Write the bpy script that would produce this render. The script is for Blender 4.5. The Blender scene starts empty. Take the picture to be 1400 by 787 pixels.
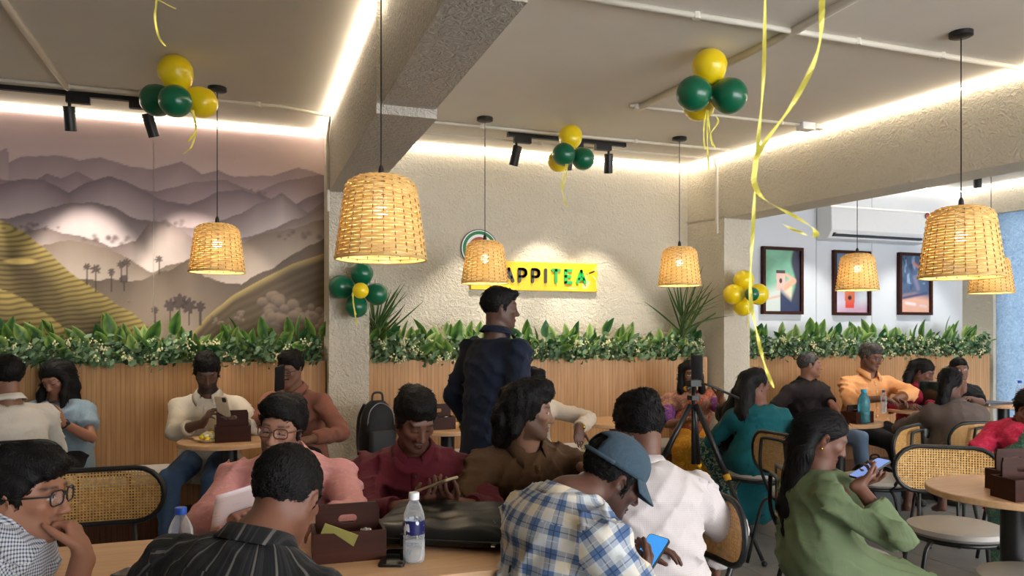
import bpy, math, random
import numpy as np
from mathutils import Vector, Matrix

random.seed(7)
rng = np.random.default_rng(7)
SC = bpy.context.scene
COL = SC.collection
R = math.radians
PI = math.pi

# ------------------------------------------------------------------ camera
F_PX, CX, HY, CAM_H, YAW = 1040.0, 700.0, 457.0, 1.40, R(19.5)
cam_d = bpy.data.cameras.new('camera')
cam_d.sensor_fit = 'HORIZONTAL'; cam_d.sensor_width = 36.0
cam_d.lens = F_PX * 36.0 / 1400.0
cam_d.shift_y = (HY - 393.5) / 1400.0
cam_d.clip_start = 0.05
cam_d.dof.use_dof = True; cam_d.dof.focus_distance = 3.0; cam_d.dof.aperture_fstop = 11.0
cam = bpy.data.objects.new('camera', cam_d); COL.objects.link(cam)
cam.location = (0, 0, CAM_H); cam.rotation_euler = (R(90), 0, -YAW)
SC.camera = cam

# ------------------------------------------------------------------ world, exposure
SC.view_settings.view_transform = 'Standard'
SC.view_settings.look = 'None'
SC.view_settings.gamma = 1.0
SC.view_settings.use_curve_mapping = False
SC.view_settings.exposure = 0.85
world = bpy.data.worlds.new('daylight'); SC.world = world
world.use_nodes = True
bg = world.node_tree.nodes['Background']
bg.inputs[0].default_value = (0.95, 0.97, 1.0, 1); bg.inputs[1].default_value = 5.0

# ------------------------------------------------------------------ geometry helpers
CT, ST = math.cos(YAW), math.sin(YAW)
def cam2w(L, D): return (L * CT + D * ST, -L * ST + D * CT)
def P(px, py, D):
    L = (px - CX) / F_PX * D
    x, y = cam2w(L, D)
    return Vector((x, y, CAM_H - (py - HY) / F_PX * D))
def Pz(px, py, z): return P(px, py, (CAM_H - z) * F_PX / (py - HY))
def Pv(px, py, v): return P(px, py, v / (CT - ST * (px - CX) / F_PX))
def head_dir(phi):                       # 0 = away from the camera, 90 = to the right of the picture, 180 = to the camera
    a = R(phi); return cam2w(math.sin(a), math.cos(a))
def rotz_for(phi):                       # rotation that turns local +y to that direction
    x, y = head_dir(phi); return math.atan2(-x, y)

class MB:
    def __init__(s): s.v = []; s.f = []; s.col = None
    def add(s, vs, fs):
        b = len(s.v); s.v += [tuple(p) for p in vs]; s.f += [tuple(i + b for i in f) for f in fs]
    def box(s, x0, x1, y0, y1, z0, z1, M=None):
        vs = [Vector((x, y, z)) for z in (z0, z1) for (x, y) in ((x0, y0), (x1, y0), (x1, y1), (x0, y1))]
        if M: vs = [M @ p for p in vs]
        s.add(vs, [(3, 2, 1, 0), (4, 5, 6, 7), (0, 1, 5, 4), (1, 2, 6, 5), (2, 3, 7, 6), (3, 0, 4, 7)])
    def prism(s, pts, z0, z1, M=None):          # polygon (x, y) swept along z
        n = len(pts)
        vs = [Vector((x, y, z0)) for x, y in pts] + [Vector((x, y, z1)) for x, y in pts]
        if M: vs = [M @ p for p in vs]
        s.add(vs, [tuple(range(n))[::-1], tuple(range(n, 2 * n))] + [(i, (i + 1) % n, n + (i + 1) % n, n + i) for i in range(n)])
    def rbox(s, x0, x1, y0, y1, z0, z1, r, M=None, e=0.0, n=5):    # box with rounded plan corners and eased top and bottom edges
        pts = rrect(x1 - x0, y1 - y0, r, n); cx, cy = (x0 + x1) / 2, (y0 + y1) / 2
        if e <= 0: s.prism([(x + cx, y + cy) for x, y in pts], z0, z1, M); return
        rings = []
        for z, k in ((z0, e), (z0 + e * .3, e * .3), (z0 + e, 0), (z1 - e, 0), (z1 - e * .3, e * .3), (z1, e)):
            sx, sy = 1 - 2 * k / (x1 - x0), 1 - 2 * k / (y1 - y0)
            rings.append([(x * sx + cx, y * sy + cy, z) for x, y in pts])
        m = len(pts); vs = [Vector(p) for rg in rings for p in rg]
        if M: vs = [M @ p for p in vs]
        fs = [tuple(range(m))[::-1], tuple(range(5 * m, 6 * m))]
        for k in range(5):
            fs += [(k * m + i, k * m + (i + 1) % m, (k + 1) * m + (i + 1) % m, (k + 1) * m + i) for i in range(m)]
        s.add(vs, fs)
    def tube(s, pts, r, n=8, cap=True, closed=False):
        pts = [Vector(p) for p in pts]; m = len(pts)
        rs = r if isinstance(r, (list, tuple)) else [r] * m
        vs = []; prev = None
        for i, p in enumerate(pts):
            a = pts[(i - 1) % m] if (closed or i > 0) else p
            b = pts[(i + 1) % m] if (closed or i < m - 1) else p
            t = (b - a)
            t = t.normalized() if t.length > 1e-9 else Vector((0, 0, 1))
            if prev is None:
                prev = t.orthogonal().normalized()
            x = prev - t * prev.dot(t)
            x = x.normalized() if x.length > 1e-6 else t.orthogonal().normalized()
            prev = x; y = t.cross(x)
            for k in range(n):
                a_ = 2 * PI * k / n
                vs.append(p + (x * math.cos(a_) + y * math.sin(a_)) * rs[i])
        fs = []
        for i in range(m if closed else m - 1):
            j = (i + 1) % m
            fs += [(i * n + k, i * n + (k + 1) % n, j * n + (k + 1) % n, j * n + k) for k in range(n)]
        if cap and not closed:
            fs += [tuple(range(n))[::-1], tuple(range((m - 1) * n, m * n))]
        s.add(vs, fs)
    def lathe(s, prof, n=24, M=None, cap=True):      # prof: (radius, z)
        vs = [Vector((r * math.cos(2 * PI * k / n), r * math.sin(2 * PI * k / n), z)) for r, z in prof for k in range(n)]
        if M: vs = [M @ p for p in vs]
        m = len(prof)
        fs = [(i * n + k, i * n + (k + 1) % n, (i + 1) * n + (k + 1) % n, (i + 1) * n + k) for i in range(m - 1) for k in range(n)]
        if cap: fs += [tuple(range(n))[::-1], tuple(range((m - 1) * n, m * n))]
        s.add(vs, fs)
    def ball(s, c, r, n=10, m=6, sc=(1, 1, 1)):
        pr = [(math.sin(PI * i / m), -math.cos(PI * i / m)) for i in range(m + 1)]
        M = Matrix.Translation(Vector(c)) @ Matrix.Diagonal((r * sc[0], r * sc[1], r * sc[2], 1))
        s.lathe([(max(a, 1e-4), b) for a, b in pr], n, M)
    def mesh(s, name, smooth=False):
        me = bpy.data.meshes.new(name); me.from_pydata(s.v, [], s.f); me.update()
        if smooth: me.shade_smooth()
        return me
    def build(s, name, mat, parent=None, smooth=False):
        return link(name, s.mesh(name, smooth), mat, parent)

def rrect(w, h, r, n=5):
    pts = []
    for cx, cy, a0 in ((w/2-r, h/2-r, 0), (-w/2+r, h/2-r, 90), (-w/2+r, -h/2+r, 180), (w/2-r, -h/2+r, 270)):
        pts += [(cx + r*math.cos(R(a0+90*i/n)), cy + r*math.sin(R(a0+90*i/n))) for i in range(n+1)]
    return pts
def link(name, me, mat=None, parent=None):
    o = bpy.data.objects.new(name, me); COL.objects.link(o)
    if mat is not None and len(me.materials) == 0: me.materials.append(mat)
    if parent is not None: o.parent = parent
    return o
def smooth_angle(o, deg=35):
    me = o.data; me.shade_smooth()
    me.set_sharp_from_angle(angle=R(deg))
    return o
def bevel(o, w=0.004, seg=2):
    m = o.modifiers.new('bevel', 'BEVEL'); m.width = w; m.segments = seg; m.limit_method = 'ANGLE'; m.angle_limit = R(40)
    return o
def tag(o, label, cat, group=None, kind=None):
    o['label'] = label
    if cat: o['category'] = cat
    if group: o['group'] = group
    if kind: o['kind'] = kind
    return o
def struct(o, label=None):
    o['kind'] = 'structure'
    if label: o['label'] = label
    return o
def thing(name, loc, label, cat, rz=0.0, group=None):
    o = bpy.data.objects.new(name, None); COL.objects.link(o)
    o.empty_display_size = 0.1
    o.location = loc; o.rotation_euler = (0, 0, rz)
    return tag(o, label, cat, group)
def dup(o, loc=None, rz=None, label=None, parent=None):
    c = o.copy(); COL.objects.link(c)
    if parent is not None: c.parent = parent
    if loc is not None: c.location = loc
    if rz is not None: c.rotation_euler = (0, 0, rz)
    if label: c['label'] = label
    for ch in o.children: dup(ch, parent=c)
    return c
def mesh_np(name, V, Fq, smooth=True, col=None, uv=None):
    V = np.asarray(V, np.float32); Fq = np.asarray(Fq, np.int32)
    me = bpy.data.meshes.new(name)
    n, k = Fq.shape
    me.vertices.add(len(V)); me.vertices.foreach_set('co', V.ravel())
    me.loops.add(n * k); me.loops.foreach_set('vertex_index', Fq.ravel())
    me.polygons.add(n)
    me.polygons.foreach_set('loop_start', np.arange(0, n * k, k, dtype=np.int32))
    me.polygons.foreach_set('use_smooth', np.full(n, smooth, dtype=bool))
    me.update(calc_edges=True)
    if col is not None:
        a = me.color_attributes.new('Col', 'FLOAT_COLOR', 'POINT')
        c4 = np.ones((len(V), 4), np.float32); c4[:, :3] = col
        a.data.foreach_set('color', c4.ravel())
    if uv is not None:
        l = me.uv_layers.new(name='UVMap'); l.data.foreach_set('uv', np.asarray(uv, np.float32).ravel())
    me.validate()
    return me

# ------------------------------------------------------------------ materials
def srgb(r, g, b):
    f = lambda c: (c / 255.0 / 12.92) if c / 255.0 <= 0.04045 else ((c / 255.0 + 0.055) / 1.055) ** 2.4
    return (f(r), f(g), f(b))
MATS = {}
class NT:
    def __init__(s, name):
        s.m = bpy.data.materials.new(name); s.m.use_nodes = True
        s.t = s.m.node_tree; s.b = s.t.nodes['Principled BSDF']
    def n(s, typ, **kw):
        nd = s.t.nodes.new(typ)
        for k, v in kw.items():
            if k.startswith('i_'):
                key = k[2:]; nd.inputs[int(key) if key.isdigit() else key.replace('_', ' ')].default_value = v
            else: setattr(nd, k, v)
        return nd
    def l(s, a, b): s.t.links.new(a, b)
    def coord(s, kind='Object', scale=(1, 1, 1), rot=(0, 0, 0)):
        tc = s.n('ShaderNodeTexCoord'); mp = s.n('ShaderNodeMapping')
        mp.inputs['Scale'].default_value = scale; mp.inputs['Rotation'].default_value = rot
        s.l(tc.outputs[kind], mp.inputs['Vector']); return mp.outputs['Vector']
    def noise(s, vec, scale, detail=3, rough=0.5, dist=0.0):
        nd = s.n('ShaderNodeTexNoise'); nd.inputs['Scale'].default_value = scale; nd.inputs['Detail'].default_value = detail
        nd.inputs['Roughness'].default_value = rough; nd.inputs['Distortion'].default_value = dist
        s.l(vec, nd.inputs['Vector']); return nd.outputs['Fac']
    def ramp(s, fac, stops):
        nd = s.n('ShaderNodeValToRGB'); cr = nd.color_ramp
        while len(cr.elements) < len(stops): cr.elements.new(0.5)
        for e, (p, c) in zip(cr.elements, stops):
            e.position = p; e.color = (*c, 1)
        s.l(fac, nd.inputs['Fac']); return nd.outputs['Color']
    def math(s, op, a, b=None, clamp=False):
        nd = s.n('ShaderNodeMath'); nd.operation = op; nd.use_clamp = clamp
        for i, x in enumerate((a, b)):
            if x is None: continue
            if isinstance(x, (int, float)): nd.inputs[i].default_value = x
            else: s.l(x, nd.inputs[i])
        return nd.outputs[0]
    def mix(s, fac, a, b):
        nd = s.n('ShaderNodeMix'); nd.data_type = 'RGBA'
        if isinstance(fac, (int, float)): nd.inputs[0].default_value = fac
        else: s.l(fac, nd.inputs[0])
        for i, x in ((6, a), (7, b)):
            if isinstance(x, tuple): nd.inputs[i].default_value = (*x[:3], 1)
            else: s.l(x, nd.inputs[i])
        return nd.outputs[2]
    def bump(s, h, strength=0.3, dist=0.01):
        nd = s.n('ShaderNodeBump'); nd.inputs['Strength'].default_value = strength; nd.inputs['Distance'].default_value = dist
        s.l(h, nd.inputs['Height']); s.l(nd.outputs['Normal'], s.b.inputs['Normal'])
    def base(s, c):
        if isinstance(c, tuple): s.b.inputs['Base Color'].default_value = (*c[:3], 1)
        else: s.l(c, s.b.inputs['Base Color'])
    def sep(s, vec):
        nd = s.n('ShaderNodeSeparateXYZ'); s.l(vec, nd.inputs[0]); return nd.outputs
    def done(s, rough=0.6, metal=0.0, spec=0.4):
        s.b.inputs['Roughness'].default_value = rough; s.b.inputs['Metallic'].default_value = metal
        s.b.inputs['Specular IOR Level'].default_value = spec
        MATS[s.m.name] = s.m; return s.m
def plain(name, c, rough=0.55, metal=0.0, spec=0.4, var=0.06, scale=30, bump=0.0):
    if name in MATS: return MATS[name]
    t = NT(name); v = t.coord(); f = t.noise(v, scale, 3)
    t.base(t.ramp(f, [(0.3, tuple(x * (1 - var) for x in c)), (0.7, tuple(min(1, x * (1 + var)) for x in c))]))
    if bump: t.bump(f, bump, 0.003)
    return t.done(rough, metal, spec)
def glow(name, c, strength):
    t = NT(name); t.base(c); t.b.inputs['Emission Color'].default_value = (*c, 1); t.b.inputs['Emission Strength'].default_value = strength
    return t.done(0.5)
def vcol(name, rough=0.6, spec=0.3, bump=0.0, bscale=60):
    if name in MATS: return MATS[name]
    t = NT(name); a = t.n('ShaderNodeVertexColor'); a.layer_name = 'Col'
    t.base(a.outputs['Color'])
    if bump: t.bump(t.noise(t.coord(), bscale, 4), bump, 0.002)
    return t.done(rough, 0, spec)

# room surfaces
def stucco(name, c, s=1.0):
    t = NT(name); v = t.coord('Object')
    a = t.noise(v, 24 * s, 4, 0.55, 1.6); b = t.noise(v, 70 * s, 3, 0.6, 0.6); big = t.noise(v, 2.2, 2)
    h = t.math('ADD', t.math('MULTIPLY', t.ramp(a, [(0.42, (0, 0, 0)), (0.62, (1, 1, 1))]), 0.75), t.math('MULTIPLY', b, 0.35))
    t.base(t.mix(big, tuple(x * 0.93 for x in c), tuple(min(1, x * 1.04) for x in c)))
    t.bump(h, .75, 0.014); return t.done(0.85, 0, 0.2)
stucco('stucco', srgb(214, 206, 188)); stucco('stucco_grey', srgb(196, 188, 176))
plain('ceiling_paint', srgb(226, 219, 208), 0.8, 0, 0.2, 0.02, 3)
plain('white_paint', srgb(206, 211, 218), 0.6, 0, 0.3, 0.02, 3)
plain('pipe_white', srgb(225, 218, 204), 0.5, 0, 0.4, 0.03, 8)
def wood(name, c0, c1, axis='Z', groove=0.0, rough=0.5):
    t = NT(name)
    sc = {'X': (2.0, 38, 38), 'Y': (38, 2.0, 38), 'Z': (38, 38, 2.0)}[axis]
    v = t.coord('Object', sc); f = t.noise(v, 1.0, 5, 0.6, 0.8)
    big = t.noise(t.coord('Object', tuple(0.12 * x for x in sc)), 1.0, 2)
    col = t.ramp(t.math('ADD', t.math('MULTIPLY', f, 0.7), t.math('MULTIPLY', big, 0.3)), [(0.3, c0), (0.68, c1)])
    if groove:
        xs = t.sep(t.coord('Object'))[0]
        g = t.math('PINGPONG', xs, groove / 2)
        line = t.math('GREATER_THAN', g, groove / 2 * 0.80)
        col = t.mix(t.math('MULTIPLY', line, 0.35), col, tuple(x * 0.45 for x in c0))
        t.bump(t.math('SUBTRACT', 1.0, line), 0.5, 0.003)
    else: t.bump(f, 0.08, 0.002)
    t.base(col); return t.done(rough, 0, 0.15 if name == 'walnut' else 0.35)
wood('oak_panel', srgb(170, 124, 80), srgb(206, 162, 114), 'Z', 0.030)
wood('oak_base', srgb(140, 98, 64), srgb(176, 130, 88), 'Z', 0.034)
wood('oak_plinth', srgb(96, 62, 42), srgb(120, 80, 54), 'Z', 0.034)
wood('oak_table', srgb(196, 150, 108), srgb(222, 180, 138), 'X', 0, 0.4)
wood('walnut', srgb(44, 20, 13), srgb(68, 34, 22), 'X', 0, 0.45)
plain('table_edge', srgb(205, 160, 112), 0.45, 0, 0.4, 0.05, 20)
plain('black_metal', srgb(26, 26, 28), 0.4, 0.0, 0.5, 0.05)
plain('black_plastic', srgb(20, 20, 22), 0.45, 0, 0.5, 0.05)
plain('grey_leather', srgb(172, 168, 162), 0.45, 0, 0.45, 0.03, 14)
plain('chrome', srgb(200, 200, 200), 0.2, 1.0)
plain('silver', srgb(150, 152, 156), 0.35, 0.8)
plain('white_plastic', srgb(236, 238, 240), 0.35, 0, 0.5, 0.01)
glow('led', srgb(255, 242, 220), 15.0)
glow('led_cool', srgb(255, 246, 232), 13.0)
glow('bulb', srgb(255, 232, 196), 9.0)
t = NT('floor_tile'); v = t.coord('Object'); f = t.noise(v, 3.0, 6, 0.6, 0.5); oi = t.n('ShaderNodeObjectInfo')
t.base(t.mix(t.math('MULTIPLY', oi.outputs['Random'], 0.35), t.ramp(f, [(0.3, srgb(122, 122, 122)), (0.7, srgb(148, 148, 146))]), srgb(120, 122, 124)))
t.done(0.38, 0, 0.45)
plain('grout', srgb(88, 88, 88), 0.8)
t = NT('cane'); v = t.coord('Object', (60, 60, 60)); f = t.noise(v, 1.0, 3)
t.base(t.ramp(f, [(0.3, srgb(196, 148, 84)), (0.7, srgb(232, 190, 122))])); t.done(0.5, 0, 0.35)
t = NT('rattan'); f = t.noise(t.coord('Object', (18, 18, 90)), 1.0, 4)
t.base(t.ramp(f, [(0.25, srgb(200, 164, 98)), (0.5, srgb(228, 198, 132)), (0.75, srgb(246, 226, 172))]))
tr = t.n('ShaderNodeBsdfTranslucent'); tr.inputs[0].default_value = (*srgb(250, 222, 160), 1)
mx = t.n('ShaderNodeMixShader'); mx.inputs[0].default_value = 0.22
out = t.t.nodes['Material Output']; t.l(t.b.outputs[0], mx.inputs[1]); t.l(tr.outputs[0], mx.inputs[2]); t.l(mx.outputs[0], out.inputs[0]); t.done(0.55, 0, 0.3)
plain('rattan_rib', srgb(120, 84, 46), 0.6)
def clear(name, c, k, rough=.06, edge=.6):
    t = NT(name); t.base(c); tp_ = t.n('ShaderNodeBsdfTransparent'); tp_.inputs[0].default_value = (*[min(1, q * 1.02) for q in c], 1); mx = t.n('ShaderNodeMixShader')
    lw = t.n('ShaderNodeLayerWeight'); lw.inputs[0].default_value = .35; t.l(t.math('ADD', t.math('MULTIPLY', lw.outputs['Facing'], edge), k), mx.inputs[0])
    t.l(tp_.outputs[0], mx.inputs[1]); t.l(t.b.outputs[0], mx.inputs[2]); t.l(mx.outputs[0], t.t.nodes['Material Output'].inputs[0]); return t.done(rough, 0, .6)
clear('clear_plastic', (.93, .95, .97), .10)
clear('water', (.90, .93, .95), .12, .03)
clear('lens', (.95, .95, .96), .015, .12, .10)
def latex(name, c):
    t = NT(name); t.base(c); t.b.inputs['Subsurface Weight'].default_value = 0.0
    t.b.inputs['Coat Weight'].default_value = 0.25; t.b.inputs['Coat Roughness'].default_value = 0.15
    return t.done(0.3, 0, 0.5)
latex('balloon_yellow', srgb(244, 214, 20)); latex('balloon_green', srgb(0, 98, 66))
plain('ribbon_yellow', srgb(232, 220, 92), 0.4, 0, 0.5, 0.03)
# ================================================================== the setting
ZC = 2.98
V_B, V_BL = 6.20, 6.10                # back wall, left bay a little in front
# floor: slab and tiles
floor = MB(); floor.box(-5, 10, -4, 6.6, -0.12, -0.006); floor = struct(floor.build('floor', MATS['grout']), 'grey tiled floor')
tm = MB(); g = 0.0025; tm.box(-.3 + g, .3 - g, -.3 + g, .3 - g, -0.012, 0.0)
tme = tm.mesh('floor_tile'); tme.materials.append(MATS['floor_tile'])
for i in range(-3, 14):
    for j in range(0, 11):
        o = link('tile', tme, None, floor); o.location = (i * .6 + .15, j * .6 - .05, 0.0)
        o.rotation_euler = (0, 0, (i * 7 + j * 3) % 2 * PI)
c = MB(); c.box(-5, 10, -4, 6.5, ZC, ZC + .15); struct(c.build('ceiling', MATS['ceiling_paint']))
# back wall in three bays
w = MB(); w.box(-5, 0.62, V_BL, 6.6, 0, ZC); struct(w.build('wall_back_left', MATS['stucco']), 'back wall behind the mountain mural')
w = MB(); w.box(0.62, 4.05, V_B, 6.6, 0, ZC); struct(w.build('wall_back', MATS['stucco']), 'textured cream back wall carrying the sign')
w = MB(); w.box(4.05, 7.5, V_B, 6.6, 0, ZC); struct(w.build('wall_back_right', MATS['white_paint']), 'white back wall with picture frames')
seam = MB()
for px in (1116, 1192):
    p = Pv(px, 400, V_B); seam.box(p.x - .004, p.x + .004, V_B - .003, V_B + .002, 1.2, ZC)
tag(seam.build('trim_1', plain('seam_grey', srgb(176, 178, 182))), 'thin vertical joints on the white wall panels', None, kind='structure')
# left outer wall, out of the picture
w = MB(); w.box(-5, -4.8, -4, 6.2, 0, ZC); struct(w.build('wall_left', MATS['stucco']))
w = MB(); w.box(-5, 1.2, -4.0, -3.8, 0, ZC); struct(w.build('wall_light_block', MATS['stucco']), 'unseen wall added behind the viewer to block daylight from the left')  # added out of view to close the left front, so daylight enters from the right
# column with the beam that runs to the viewer
c0 = Pv(450, 400, 5.72); c1 = Pv(505, 400, 5.72)
cw = MB(); cw.box(c0.x, c1.x, 5.72, 6.25, 0, 2.46)
struct(cw.build('column_left', MATS['stucco']), 'square textured column between the two bays')
CXL, CXR = c0.x, c1.x
bs = [(6.25, 3.62, 0.00), (3.62, 2.35, 0.045), (2.35, -4.0, 0.085)]
bm_ = MB()
for (va, vb, inset) in bs:
    bm_.box(CXL + inset * .55, CXR - inset * .15, vb, va, 2.45 + inset, ZC + .01)
struct(bm_.build('beam_left', MATS['stucco_grey']), 'heavy textured ceiling beam running from the column to the viewer')
# right side pier + beam (8 degrees off square)
A = Vector((3.947, 6.22)); B = Vector((4.016, 5.717)); C = Vector((4.016 + .143 * 9.7, 5.717 - 9.7))
dirv = (C - B).normalized(); nr = Vector((-dirv.y, dirv.x)); nr = nr if nr.x > 0 else -nr
pw = Pv(1025, 400, 5.75)
pier = MB(); pier.prism([(A.x, A.y), (B.x, B.y), (pw.x, pw.y + .0), (pw.x + .04, 6.22)], 0, 2.45)
struct(pier.build('column_right', MATS['stucco']), 'textured pier at the right end of the sign wall')
beam = MB(); e = C + nr * .27; s_ = Vector((pw.x, pw.y))
q = [(A.x, A.y), (B.x, B.y), (C.x, C.y), (e.x, e.y), (s_.x, s_.y), (pw.x + .04, 6.22)]
n6 = 6
beam.prism(q, 2.43, ZC + .01)
struct(beam.build('beam_right', MATS['stucco']), 'textured beam over the opening to the right bay')
# right bay side wall with the frosted window
cr = Vector((7.42, 6.22)); wd = Vector((.14, -1.0)).normalized(); wn = Vector((1, .14)).normalized()
pA = Pv(1358, 400, 1)                        # ray through the reveal
def ray_hit(px, a, d):                       # plan intersection of the view ray with a wall line
    rx, ry = cam2w((px - CX) / F_PX, 1.0)
    det = rx * (-d.y) - ry * (-d.x); t = (a.x * (-d.y) - a.y * (-d.x)) / det
    return Vector((rx * t, ry * t))
h1 = ray_hit(1358, cr, wd)
zt = CAM_H + (HY - 292) / F_PX * (h1.x * ST + h1.y * CT)
end = cr + wd * 8
def wall_piece(mb, a, b, z0, z1, th=.2):
    mb.prism([(a.x, a.y), (b.x, b.y), (b.x + wn.x * th, b.y + wn.y * th), (a.x + wn.x * th, a.y + wn.y * th)], z0, z1)
w2 = h1 + wd * 1.9
wr = MB(); wall_piece(wr, cr, h1, 0, ZC); wall_piece(wr, h1, w2, zt, ZC); wall_piece(wr, h1, w2, 0, .45); wall_piece(wr, w2, end, 0, ZC)
struct(wr.build('wall_right', MATS['stucco']), 'textured side wall of the right bay')
t = NT('frosted_glass'); f = t.noise(t.coord('Object'), 26, 4, .55, 1.4)
t.base(srgb(186, 206, 224)); t.bump(f, 1.0, .03)
tr = t.n('ShaderNodeBsdfTranslucent'); tr.inputs[0].default_value = (*srgb(150, 178, 206), 1)
mx = t.n('ShaderNodeMixShader'); mx.inputs[0].default_value = .8
bn_ = [n for n in t.t.nodes if n.type == 'BUMP'][0]; t.l(bn_.outputs['Normal'], tr.inputs['Normal']); t.l(t.ramp(f, [(.3, srgb(132, 148, 164)), (.7, srgb(172, 186, 198))]), tr.inputs[0])
t.l(t.b.outputs[0], mx.inputs[1]); t.l(tr.outputs[0], mx.inputs[2]); t.l(mx.outputs[0], t.t.nodes['Material Output'].inputs[0]); t.done(.5)
gl = MB(); gl.prism([(h1.x + wn.x*.05, h1.y + wn.y*.05), (w2.x + wn.x*.05, w2.y + wn.y*.05), (w2.x + wn.x*.062, w2.y + wn.y*.062), (h1.x + wn.x*.062, h1.y + wn.y*.062)], .45, zt)
struct(gl.build('window_1', MATS['frosted_glass']), 'frosted textured window pane glowing blue with daylight')
# LED strips along the ceiling edges (each a lamp)
def strip(name, pts, label, mat='led', r=.006):
    m = MB(); m.tube(pts, r, 6); o = tag(m.build(name, MATS[mat]), label, 'led strip'); return o
zl = ZC - .025
strip('led_strip', [(-4.8, V_BL - .03, zl), (CXL - .02, V_BL - .03, zl)], 'white light strip above the mountain mural')
strip('led_strip', [(CXL - .03, V_BL - .06, zl), (CXL - .025, 0.4, zl)], 'white light strip along the left side of the big ceiling beam')
strip('led_strip', [(CXR + .02, V_B - .03, zl), (A.x - .03, V_B - .03, zl)], 'white light strip above the yellow sign wall')
nl = nr * -.03
strip('led_strip', [(A.x + nl.x, A.y - .05, zl), (B.x + nl.x, B.y, zl), (C.x + nl.x, C.y, zl)], 'white light strip along the right hand ceiling beam')
strip('led_strip', [(5.6, V_B - .03, zl), (cr.x - .04, V_B - .03, zl), (cr.x - .04 + wd.x * 5, V_B + wd.y * 5, zl)], 'white light strip in the far right ceiling corner', 'led_cool')
# conduits on the ceiling
def pipe(pts, label, r=.013, clips=()):
    root = thing('ceiling_conduit', pts[0], label, 'conduit')
    p0 = Vector(pts[0]); m = MB(); m.tube([Vector(p) - p0 for p in pts], r, 8); m.build('pipe', MATS['pipe_white'], root, True)
    for cpt in clips:
        k = MB(); d = Vector(cpt) - p0; k.tube([d + Vector((0, 0, -.018)), d + Vector((0, 0, .02))], .02, 8)
        k.build('clip', MATS['pipe_white'], root)
    return root
zp = ZC - .015
pipe([(1.35, 3.22, zp), (4.32, 3.22, zp)], 'white conduit crossing the right ceiling from side to side', .016, [(2.1, 3.22, zp), (3.1, 3.22, zp), (3.7, 3.22, zp)])
pipe([(2.68, 1.2, zp), (2.68, 3.2, zp), (2.58, 4.66, zp)], 'wide white conduit running away from the viewer across the right ceiling', .024, [(2.68, 3.22, zp), (2.6, 4.5, zp)])
pipe([(2.5, 4.64, zp), (3.95, 4.64, zp)], 'short white conduit ending at a ceiling junction box', .011, [(2.55, 4.64, zp), (3.75, 4.64, zp)])
pipe([(-1.08, 1.8, zp), (-1.05, 5.5, zp)], 'white conduit running away from the viewer on the left ceiling', .02, [(-1.05, 5.46, zp)])
pipe([(-4.7, 5.46, zp), (.05, 5.46, zp), (.24, 5.46, zp), (CXL - .015, 5.5, zp - .02), (CXL - .015, 5.66, zp - .12), (CXL - .012, 5.69, 2.3)], 'white conduit above the mural turning down the column', .012, [(-1.7, 5.46, zp), (-.62, 5.46, zp), (.1, 5.46, zp)])
pipe([(CXR + .05, 5.48, zp), (A.x - .05, 5.48, zp)], 'white conduit in front of the sign wall light strip', .012, [(1.7, 5.48, zp), (3.0, 5.48, zp)])
pipe([(CXR + .05, 5.80, zp), (A.x - .1, 5.80, zp)], 'thin white conduit closest to the sign wall', .009, [(2.3, 5.8, zp), (3.6, 5.8, zp)])
d = Pv(1025, 400, 5.72)
jb = thing('junction_box', (3.98, 4.64, ZC), 'white junction box on the right ceiling beside the light strip', 'box')
m = MB(); m.rbox(-.06, .06, -.04, .04, -.05, 0, .01); m.build('housing', MATS['white_plastic'], jb); m = MB(); m.rbox(.07, .15, -.03, .03, -.035, 0, .008); m.build('terminal', MATS['pipe_white'], jb)
p_ = B + nl
pipe([(p_.x - .02, p_.y + .08, zp), (p_.x - .015, p_.y + .05, zp - .08), (p_.x - .015, p_.y + .05, 2.3)], 'white conduit dropping down the right pier', .014)

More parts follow.
